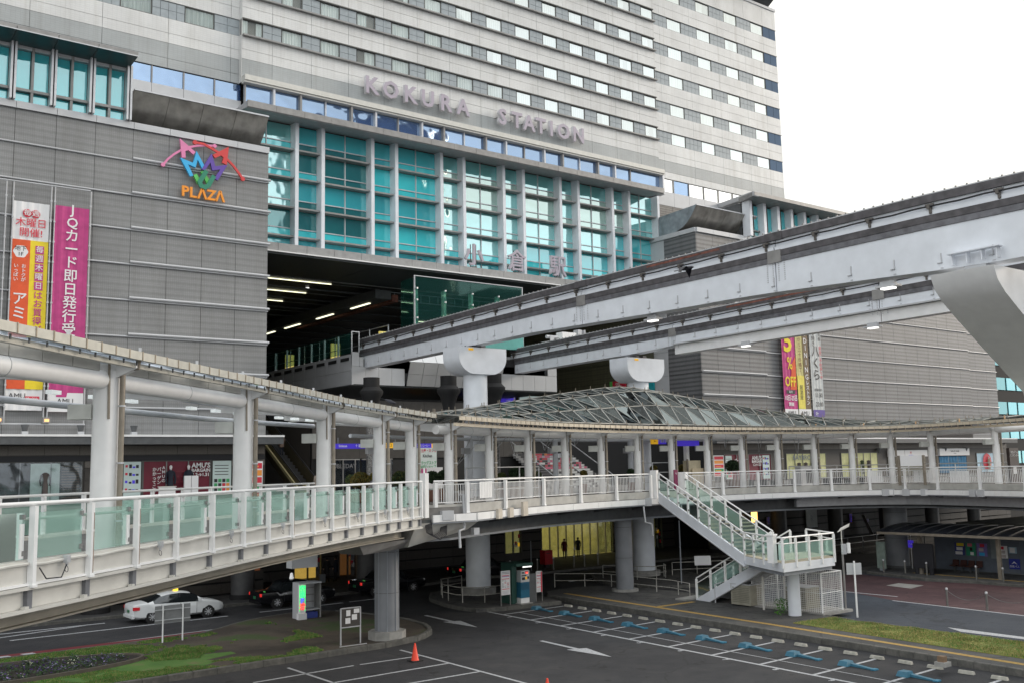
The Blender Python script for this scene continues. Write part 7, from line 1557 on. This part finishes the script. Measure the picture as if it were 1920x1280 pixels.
# pay station
ps = thing('parking_machine', 'blue and white parking pay machine with a lit strip under its hood', 'parking machine', (34.4, 45.1, .0))
bx('plinth', concrete, ps, 34.0, 34.85, 44.8, 45.5, .0, .22); bx('machine_base', paper, ps, 34.12, 34.72, 44.95, 45.4, .22, .5); bx('machine_body', mat('machine_blue', (.02, .13, .22), .4, var=.05), ps, 34.12, 34.72, 44.93, 45.4, .5, 1.35); bx('machine_face', cornice, ps, 34.12, 34.72, 44.92, 45.4, 1.36, 1.98)
bx('machine_door', mat('machine_blue_dark', (.015, .09, .16), .4), ps, 34.18, 34.66, 44.90, 44.93, .95, 1.3)
for x0, x1, z0, z1, m_ in ((34.2, 34.4, 1.48, 1.62, ink), (34.44, 34.54, 1.5, 1.64, sign_yel), (34.58, 34.68, 1.52, 1.65, ink), (34.18, 34.5, 1.68, 1.74, ink), (34.42, 34.62, 1.82, 1.94, redp), (34.2, 34.34, 1.82, 1.92, dgrey)): bx('machine_slot', m_, ps, x0, x1, 44.9, 44.92, z0, z1)
bx('machine_display', mat('red_led', (1, .1, .05), .5, var=0, emit=(1, .08, .05), es=2), ps, 34.46, 34.6, 44.89, 44.9, 1.82, 1.88)
bx('hood', mat('hood_green', (.02, .07, .055), .5), ps, 33.7, 34.85, 44.75, 46.2, 2.25, 2.4); bx('hood_lamp', white_light, ps, 34.15, 34.75, 44.74, 44.78, 2.17, 2.23)
bx('hood_wall', MATS['hood_green'], ps, 33.7, 33.8, 45.2, 46.2, .2, 2.25); bx('side_cabinet', MATS['hood_green'], ps, 33.8, 34.1, 45.3, 46.1, .1, 2.2); bx('back_cabinet', dgrey, ps, 34.85, 35.3, 45.1, 45.7, .05, 1.75)
def rules(label, x0, x1, y, z0, z1, zf, seed, side=None):
    t = thing('rules_board', label, 'sign board', ((x0+x1)/2, y, zf), 'white rules boards at the parking machine'); MB().box(x0-.03, x0, y, y+.05, zf, z1).build('board_leg', alu_dark, t); MB().box(x1, x1+.03, y, y+.05, zf, z1).build('board_leg', alu_dark, t); bx('board', paper, t, x0, x1, y, y+.05, z0, z1)
    q = MB(); rnd = random.Random(seed); w = x1-x0; h = z1-z0
    for f, m_ in ((.94, 0), (.88, 0), (.8, 1), (.76, 2), (.66, 1), (.24, 1)): q.box(x0+w*.08, x1-w*.08, y-.005, y, z0+h*(f-.012), z0+h*(f+.014), m_)
    for r_ in range(11):
        for c in range(3):
            if rnd.random() < .75: q.box(x0+w*(.1+.28*c), x0+w*(.1+.28*c+rnd.uniform(.1, .24)), y-.005, y, z0+h*(.3+.03*r_), z0+h*(.315+.03*r_), 0 if rnd.random() < .8 else 1)
    for r_ in range(3): q.box(x0+w*.1, x1-w*.15, y-.005, y, z0+h*(.05+.05*r_), z0+h*(.062+.05*r_), 0)
    if side: q.box(x1-w*.2, x1, y-.006, y, z0, z1*.98, 1)
    me = q.mesh('print', [grey, redp, mat('print_violet', (.25, .15, .4), .5, var=0)], ((x0+x1)/2, y, z0)); put('print', me, ((x0+x1)/2, y, z0), t)
rules('white parking rules board with red bands, left of the pay machine', 32.9, 33.5, 45.1, .75, 2.05, 0, 3); rules('narrow white rules board with red side strip, right of the pay machine', 35.35, 35.75, 45.1, .7, 1.85, 0, 4, True)
# island furniture
lp = thing('led_panel', 'slim open cabinet with glowing green and red lettering and a blue crate', 'sign cabinet', (23.5, 50, .19))
bx('cabinet_side', white, lp, 22.95, 23.3, 49.5, 49.62, .2, 1.95); bx('cabinet_side', cornice, lp, 22.95, 23.05, 49.62, 50.3, .2, 1.95); bx('cabinet_side', alu_dark, lp, 24.15, 24.22, 49.6, 50.3, .2, 2.0); bx('cabinet_back', cornice, lp, 23.1, 24.15, 50.25, 50.3, .5, 1.95); bx('cabinet_top', cornice, lp, 22.95, 24.2, 49.5, 50.3, 1.95, 2.02); bx('cabinet_shelf', cornice, lp, 23.1, 24.15, 49.6, 50.25, .62, .66)
for k in range(3): bx('cabinet_divider', alu_dark, lp, 23.35, 24.1, 50.2, 50.25, .95+.35*k, .99+.35*k)
led = lambda n, c: mat(n, c, .5, var=0, emit=c, es=1.0)
for ch, z, m_ in (('空', 1.72, led('led_green', (.05, 1, .25))), ('車', 1.4, MATS['led_green']), ('P', 1.12, led('led_blue', (.08, .15, 1))), ('満', .82, led('led_red2', (1, .06, .05)))): text(ch, .34, (23.12, 49.48, z), X, m_, lp, ext=.01, bold=.02)
for x in (22.97, 23.27): bx('led_edge', MATS['led_green'], lp, x, x+.012, 49.485, 49.5, .6, 1.9)
bx('base', paper, lp, 22.9, 23.35, 49.45, 49.7, .19, .5); lp.location += Vector((-.5, -1.2, 0)); t = thing('crate', 'blue plastic crate on the ground in the glowing cabinet', 'crate', (23.8, 49.8, .2)); MB().box(22.95, 23.55, 48.45, 48.85, .2, .24).box(22.95, 22.99, 48.45, 48.85, .24, .5).box(23.51, 23.55, 48.45, 48.85, .24, .5).box(22.99, 23.51, 48.45, 48.49, .24, .5).box(22.99, 23.51, 48.81, 48.85, .24, .5).build('crate_body', mat('crate_blue', (.02, .04, .25), .5), t)
nbd = thing('notice_board', 'grey framed notice board with four white sheets on the bare soil', 'notice board', (21.0, 39.95, .19))
MB().box(20.5, 20.55, 39.95, 40.0, .19, 1.75).build('board_leg', alu, nbd); MB().box(21.45, 21.5, 39.95, 40.0, .19, 1.75).build('board_leg', alu, nbd); bx('board', mat('board_dark', (.06, .055, .05), .8), nbd, 20.55, 21.45, 39.96, 40.0, .95, 1.72)
MB().box(20.55, 21.45, 39.94, 40.01, .91, .95).box(20.55, 21.45, 39.94, 40.01, 1.72, 1.76).build('board_frame', alu, nbd); bx('foot_bar', alu, nbd, 20.3, 21.6, 39.6, 39.66, .19, .22)
for x0, x1, z0, z1 in ((20.78, 20.98, 1.4, 1.65), (20.74, 20.98, 1.08, 1.32), (21.05, 21.3, 1.22, 1.45), (21.15, 21.42, 1.5, 1.68)): bx('sheet', paper, nbd, x0, x1, 39.95, 39.957, z0, z1)
sb = thing('sign_board', 'two leg sign board seen from its grey back, before the white taxi', 'sign board', (15.7, 47.55, .19))
for x in (14.95, 15.85): MB().cyl(x, 46.4, .19, 1.8, .035, 10).build('board_leg', white, sb, True)
bx('board_back', mat('board_back_grey', (.22, .225, .23), .5, .2, var=.1), sb, 14.6, 16.2, 46.44, 46.47, 1.02, 1.8)
for z in (1.15, 1.6): bx('board_rail', alu, sb, 14.6, 16.2, 46.4, 46.43, z, z+.04)
hl = thing('hanging_box', 'pale box light hanging under the bridge girder above the black taxi', 'lamp', (21.8, 47.2, 3.2)); p = D0 = W(572, 46); bx('box_body', cornice, hl, p.x-.75, p.x+.45, p.y-.3, p.y+.3, 3.35, 3.95); bx('box_end', cream, hl, p.x+.46, p.x+.5, p.y-.3, p.y+.3, 3.35, 3.95); MB().cyl(p.x, p.y, 3.95, 5.3, .03, 8).build('hanger', dgrey, hl)
pb = thing('letter_box', 'red letter box standing on the dark pavement beside the entrance', 'letter box', (48.1, 60.1, .15)); bx('letter_box_body', mat('post_red', (.42, .008, .015), .4, var=.05), pb, 47.75, 48.5, 59.8, 60.4, .4, 1.45); bx('letter_box_leg', ink, pb, 47.95, 48.3, 59.95, 60.25, .15, .4); bx('slot', ink, pb, 47.9, 48.3, 59.78, 59.8, 1.2, 1.25)
# ================================================================ taxis
def car(label, x, y, body, lamp_m, boxy, sign_h):
    L_, Wd, H_ = (4.9, .9, 1.46) if not boxy else (4.7, .85, 1.5)
    t = thing('taxi', label, 'taxi', (x, y, 0), 'taxis waiting at the kerb')
    # stations: (s, bottom, belt, top, halfwidth, roof half width, glass?)
    if not boxy: S = [(0, .42, .86, .90, .74), (.06, .3, .93, .98, .82), (.30, .24, .97, 1.02, .87), (.75, .22, .98, 1.06, .9), (1.05, .22, .97, 1.16, .9), (1.45, .22, .96, 1.36, .9), (1.9, .22, .95, 1.445, .9), (2.5, .22, .93, 1.46, .9), (3.0, .22, .92, 1.40, .9), (3.4, .22, .90, 1.22, .9), (3.72, .22, .90, .98, .9), (4.1, .24, .86, .92, .88), (4.5, .26, .78, .85, .85), (4.78, .3, .66, .74, .78), (4.9, .38, .52, .58, .62)]; gl0, gl1 = 3, 10
    else: S = [(0, .36, .84, .90, .76), (.05, .3, .88, .95, .82), (.35, .26, .9, .96, .85), (.95, .25, .9, .97, .85), (1.15, .25, .9, 1.14, .85), (1.4, .25, .9, 1.42, .85), (1.7, .25, .9, 1.49, .85), (2.4, .25, .9, 1.5, .85), (2.95, .25, .9, 1.43, .85), (3.2, .25, .9, 1.22, .85), (3.45, .25, .88, .96, .85), (3.9, .26, .85, .9, .84), (4.4, .28, .82, .87, .82), (4.64, .32, .78, .82, .78), (4.7, .4, .6, .66, .74)]; gl0, gl1 = 3, 10
    rings = []
    for i, (s_, zb, zl, zt, w) in enumerate(S):
        cab = gl0 < i < gl1; wt = w*.72 if cab else w*.86
        if not cab: zt_ = zt
        half = [(0, zb), (w*.82, zb), (w*.97, zb+.1), (w, (zb+zl)/2+.08), (w*.985, zl), (wt+.02, zt-.05 if cab else zt-.015), (wt*.8, zt), (0, zt+.012)]
        rings.append([(s_, yy, zz) for yy, zz in half]+[(s_, -yy, zz) for yy, zz in half[-2:0:-1]])
    n = len(rings[0]); vs_ = [(x+a-L_/2, y+b, c) for r_ in rings for a, b, c in r_]; q = MB(); fs, ms = [], []
    for i in range(len(S)-1):
        for k in range(n):
            fs.append((i*n+k, i*n+(k+1) % n, (i+1)*n+(k+1) % n, (i+1)*n+k)); m_ = 0
            cab = gl0 < i < gl1-1
            if k in (4, n-5) and gl0 < i < gl1-1: m_ = 1
            if k in (5, 6, n-7, n-6) and (gl0 <= i < gl0+2 or gl1-2 <= i < gl1): m_ = 1
            ms.append(m_)
    fs += [tuple(range(n))[::-1], tuple((len(S)-1)*n+k for k in range(n))]; ms += [0, 0]
    q.v = vs_; q.f = fs; q.m = ms; q.build('body', [body, car_glass], t, True)
    for s_ in ((.98, 3.93) if not boxy else (1.02, 3.72)):
        for sd in (-1, 1):
            yy = y+sd*(Wd-.1); xx = x+s_-L_/2; wh = MB().tube([(xx, yy-.11*sd, .33), (xx, yy+.09*sd, .33)], .33, 24).build('wheel', mat('tyre', (.018, .018, .018), .85, var=0), t, True)
            q = MB().tube([(xx, yy+.085*sd, .33), (xx, yy+.105*sd, .33)], .215, 20); q.build('rim', mat('rim_dark', (.08, .08, .085), .4, .5), wh)
            q = MB()
            for k in range(8 if not boxy else 7): a = k*2*PI/(8 if not boxy else 7); q.beam((xx+.04*math.cos(a), yy+.11*sd, .33+.04*math.sin(a)), (xx+.2*math.cos(a), yy+.11*sd, .33+.2*math.sin(a)), .02, .035)
            q.tube([(xx, yy+.10*sd, .33), (xx, yy+.125*sd, .33)], .05, 10).build('spokes', alu, wh)
            q = MB().tube([(xx, yy-.05*sd, .34), (xx, yy+.055*sd, .34)], .37, 24); q.build('wheel_arch', ink, t, True)
    for sd in (-1, 1):
        yy = y+sd*Wd*.98
        bx('tail_light', lamp_m, t, x-L_/2+.0, x-L_/2+.32 if not boxy else x-L_/2+.08, yy-.16*sd if sd > 0 else yy, yy if sd > 0 else yy+.16, .72, .88); bx('headlight', cornice, t, x+L_/2-.28, x+L_/2-.1, yy-.2*sd-.06, yy-.2*sd+.06, .58, .7)
        bx('mirror', body, t, x+.92, x+1.05, yy+.0*sd-.08+(.1*sd), yy+.08+(.1*sd), .94, 1.06)
        for s_ in (1.95, 2.95): bx('door_handle', alu, t, x+s_-L_/2-.55, x+s_-L_/2-.38, yy-.01+.012*sd, yy+.01+.012*sd, .80, .825)
        for s_ in (1.42, 2.42, 3.3): bx('door_seam', ink, t, x+s_-L_/2, x+s_-L_/2+.012, yy-.012+.008*sd, yy+.012+.008*sd, .32, .9)
        bx('window_pillar', ink, t, x+2.38-L_/2, x+2.45-L_/2, yy-.14*sd-.02, yy-.14*sd+.02, .95, 1.38)
    bx('number_plate', mat('green_plate', (.03, .16, .07), .5), t, x-L_/2-.015, x-L_/2+.0, y-.18, y+.18, .55, .7); bx('bumper', body, t, x-L_/2-.04, x-L_/2+.1, y-Wd*.86, y+Wd*.86, .3, .45)
    if sign_h == 1: bx('roof_lamp', mat('roof_lamp_yellow', (.9, .6, .05), .4, var=0, emit=(1, .65, .05), es=.9), t, x-.12, x+.08, y-.14, y+.14, 1.47, 1.62)
    elif sign_h == 2: MB().lathe([(.12, 1.5), (.13, 1.56), (.1, 1.6), (.11, 1.66), (.08, 1.72), (.09, 1.78), (.03, 1.84)], x-.1, y, 12).build('roof_lamp', mat('roof_lamp_white', (.8, .8, .8), .4, var=0, emit=(1, 1, 1), es=.35), t, True)
    bx('taxi_card', mat('card_green', (.1, .5, .1), .5, emit=(.2, 1, .2), es=.08), t, x-L_/2+.3, x-L_/2+.33, y-.75, y-.5, .93, 1.0) if boxy else None
    return t
car_glass = glass('car_glass', (.015, .018, .02), .05, (.9, .95, 1), wob=0)
pearl = mat('pearl_white_paint', (.72, .74, .75), .22, var=.02, spec=.6); blackp = mat('black_car_paint', (.008, .008, .010), .15, var=0, spec=.7); tail = mat('tail_lamp', (.35, .01, .02), .25, var=0, emit=(1, .05, .05), es=.12); tail_on = mat('tail_lamp_on', (.6, .01, .02), .25, var=0, emit=(1, .05, .04), es=.4)
car('white saloon taxi with a yellow roof lamp, waiting in daylight at the left', 18.35, 54.95, pearl, tail, False, 1)
car('black boxy taxi with a white roof lamp behind the glowing cabinet', 25.4, 55.5, blackp, tail_on, True, 2)
car('black boxy taxi partly hidden behind the fluted bridge column', 32.2, 56.3, blackp, tail_on, True, 0)
car('black boxy taxi with red tail lamps behind the near monorail pier', 41.2, 59.4-.6, blackp, tail_on, True, 0)
# ================================================================ people
def person(label, x, y, z, h, face, coat, legs, pose=0, hair=None, bag=None):
    t = thing('person', label, 'person', (x, y, z)); s = h/1.7; c, sn = math.cos(face), math.sin(face)
    def P(f, l, u): return Vector((x+(f*c-l*sn)*s, y+(f*sn+l*c)*s, z+u*s))
    st_ = .13 if pose == 1 else .03
    J = {'pel': ((0, 0, .92), .15), 'sp': ((0, 0, 1.12), .145), 'ch': ((.01, 0, 1.32), .165), 'nk': ((0, 0, 1.46), .06), 'hd': ((.02, 0, 1.56), .085), 'tp': ((.01, 0, 1.66), .07)}
    for sd, nm in ((1, 'l'), (-1, 'r')):
        k_ = st_*sd; J['hip'+nm] = ((0, .09*sd, .86), .1); J['kn'+nm] = ((k_*.6+.02, .09*sd, .48), .062); J['an'+nm] = ((k_-.02, .09*sd, .08), .045); J['toe'+nm] = ((k_+.14, .1*sd, .035), .035)
        J['sh'+nm] = ((0, .18*sd, 1.38), .065); J['el'+nm] = ((-.02-k_*.3, .24*sd, 1.12), .045); J['wr'+nm] = ((.08-k_*.6, .22*sd, .9), .035); J['ha'+nm] = ((.12-k_*.6, .21*sd, .82), .032)
    E_ = [('pel', 'sp'), ('sp', 'ch'), ('ch', 'nk'), ('nk', 'hd'), ('hd', 'tp')]+[e for nm in 'lr' for e in (('pel', 'hip'+nm), ('hip'+nm, 'kn'+nm), ('kn'+nm, 'an'+nm), ('an'+nm, 'toe'+nm), ('ch', 'sh'+nm), ('sh'+nm, 'el'+nm), ('el'+nm, 'wr'+nm), ('wr'+nm, 'ha'+nm))]
    K = list(J); me = bpy.data.meshes.new('b'); org = Vector((x, y, z)); me.from_pydata([P(*J[k][0])-org for k in K], [(K.index(a), K.index(b)) for a, b in E_], [])
    ob = bpy.data.objects.new('b', me); COL.objects.link(ob); sm_ = ob.modifiers.new('s', 'SKIN'); su = ob.modifiers.new('u', 'SUBSURF'); su.levels = su.render_levels = 1
    for i, k in enumerate(K): v = me.skin_vertices[0].data[i]; v.radius = (J[k][1]*s*.95,)*2; v.use_root = (k == 'pel')
    dg = bpy.context.evaluated_depsgraph_get(); bm_ = bpy.data.meshes.new_from_object(ob.evaluated_get(dg)); bpy.data.objects.remove(ob); bm_.materials.clear()
    for m_ in (legs, coat, skin): bm_.materials.append(m_)
    for p in bm_.polygons:
        u_ = p.center.z/s; lat = abs(-p.center.x*sn+p.center.y*c)/s; p.material_index = 2 if u_ > 1.47 or (u_ < .93 and lat > .17 and u_ > .7) else (1 if u_ > .9 else 0); p.use_smooth = True
    put('body', bm_, org, t)
    q = MB(); n = 14; prof_ = [(.19, .145, .62), (.185, .14, .9), (.16, .125, 1.1), (.2, .135, 1.32), (.17, .11, 1.42), (.07, .07, 1.47)]
    vs_ = [P(b*math.cos(2*PI*k/n), a*math.sin(2*PI*k/n), u_) for a, b, u_ in prof_ for k in range(n)]
    q.add(vs_, [(i*n+k, i*n+(k+1) % n, (i+1)*n+(k+1) % n, (i+1)*n+k) for i in range(len(prof_)-1) for k in range(n)]); q.build('coat', coat, t, True)
    hc = P(-.015, 0, 1.6); q = MB().lathe([(.05*s, -.08*s), (.095*s, -.04*s), (.105*s, .02*s), (.09*s, .07*s), (.04*s, .1*s)], 0, 0, 12); q.v = [(hc.x+a, hc.y+b, hc.z+d) for a, b, d in q.v]; q.build('hair', hair or ink, t, True)
    if bag: p = P(.08, -.28, .75); MB().ob((p.x, p.y), (c, sn), .13, .06, p.z-.14, p.z+.12).tube([(p.x, p.y, p.z+.1), tuple(P(0, -.18, 1.36))], .012, 5).build('bag', bag, t)
    return t
skin = mat('skin', (.42, .26, .19), .6, var=0)
person('person in a dark red hooded coat walking before the lit entrance', 53.9, 66.0-1.1, .15, 1.62, -2.4, mat('coat_red', (.10, .008, .014), .8), navy, 1, mat('hood_red', (.14, .01, .02), .8))
person('person in a black coat with a pale handbag walking beside the red coat', 55.4, 64.9, .15, 1.64, -2.4, mat('coat_black', (.012, .012, .013), .8), MATS['coat_black'], 1, ink, paper)
person('person in black standing at the yellow lit kiosk with a suitcase, left of two', 31.6, 63.6, .15, 1.7, 1.4, MATS['coat_black'], MATS['coat_black']); person('person in dark clothes standing at the yellow lit kiosk, right of two', 32.3, 63.7, .15, 1.72, 2.2, navy, MATS['coat_black'])
t = thing('suitcase', 'grey suitcase standing beside the person at the kiosk', 'suitcase', (31.1, 63.3, .15)); bx('case_body', grey, t, 30.95, 31.3, 63.2, 63.45, .2, .75); MB().box(31.0, 31.02, 63.3, 63.32, .75, 1.0).box(31.2, 31.22, 63.3, 63.32, .75, 1.0).box(31.0, 31.22, 63.3, 63.32, 1.0, 1.03).build('case_handle', ink, t)
bc = mat('coat_beige', (.36, .30, .26), .85)
person('person in a pale beige hooded coat at the foot of the escalator', 30.35, 62.6, 6.05, 1.62, PI/2, bc, navy, 0, mat('hair_brown', (.06, .035, .02), .7)); person('person in a brown coat riding higher up the escalator', 30.6, 69.0, 8.95, 1.6, PI/2, mat('coat_tan', (.2, .14, .11), .85), navy, 0)
# ================================================================ birds
def bird(label, p, u, wing, span):
    t = thing('crow', label, 'bird', p); p = Vector(p); u = Vector(u).normalized(); sd = u.cross(Vector((0, 0, 1))).normalized()
    MB().tube([p-u*.25, p-u*.12, p, p+u*.12, p+u*.2, p+u*.27], [.015, .05, .075, .06, .045, .01], 8).build('bird_body', blackc, t, True)
    for s_ in ((-1, 1) if wing else ()):
        a = p+u*.08; b = p-u*.08; tip = p+sd*s_*span*.5+Vector((0, 0, -.22))-u*.1; mid = p+sd*s_*span*.25+Vector((0, 0, .02)); MB().add([a, mid+u*.1, tip, mid-u*.14, b], [(0, 1, 3, 4), (1, 2, 3)]).build('wing', blackc, t)
    MB().add([p-u*.2+sd*.03, p-u*.45+sd*.07, p-u*.45-sd*.07, p-u*.2-sd*.03], [(0, 1, 2, 3)]).build('tail', blackc, t)
    if not wing: MB().tube([p, p-Vector((0, 0, .14))], .01, 5).build('leg', blackc, t)
blackc = mat('crow_black', (.010, .010, .018), .5, var=0)
bird('dark crow flying in front of the near monorail beam', tuple(ray(1287, 504)*34+Vector((0, 0, EYE))), (.4, -.9, .1), True, 1.15)
p = zc and GLr[-9]; bird('dark crow perched on the gutter of the left canopy', (p.x, p.y+.05, zc(p)+.2), (.6, -.6, -.35), False, .3)
bird('small crow perched on the fascia ledge left of the first kanji', (40.8, 66.0, 24.12), (1, .1, .1), False, .3)
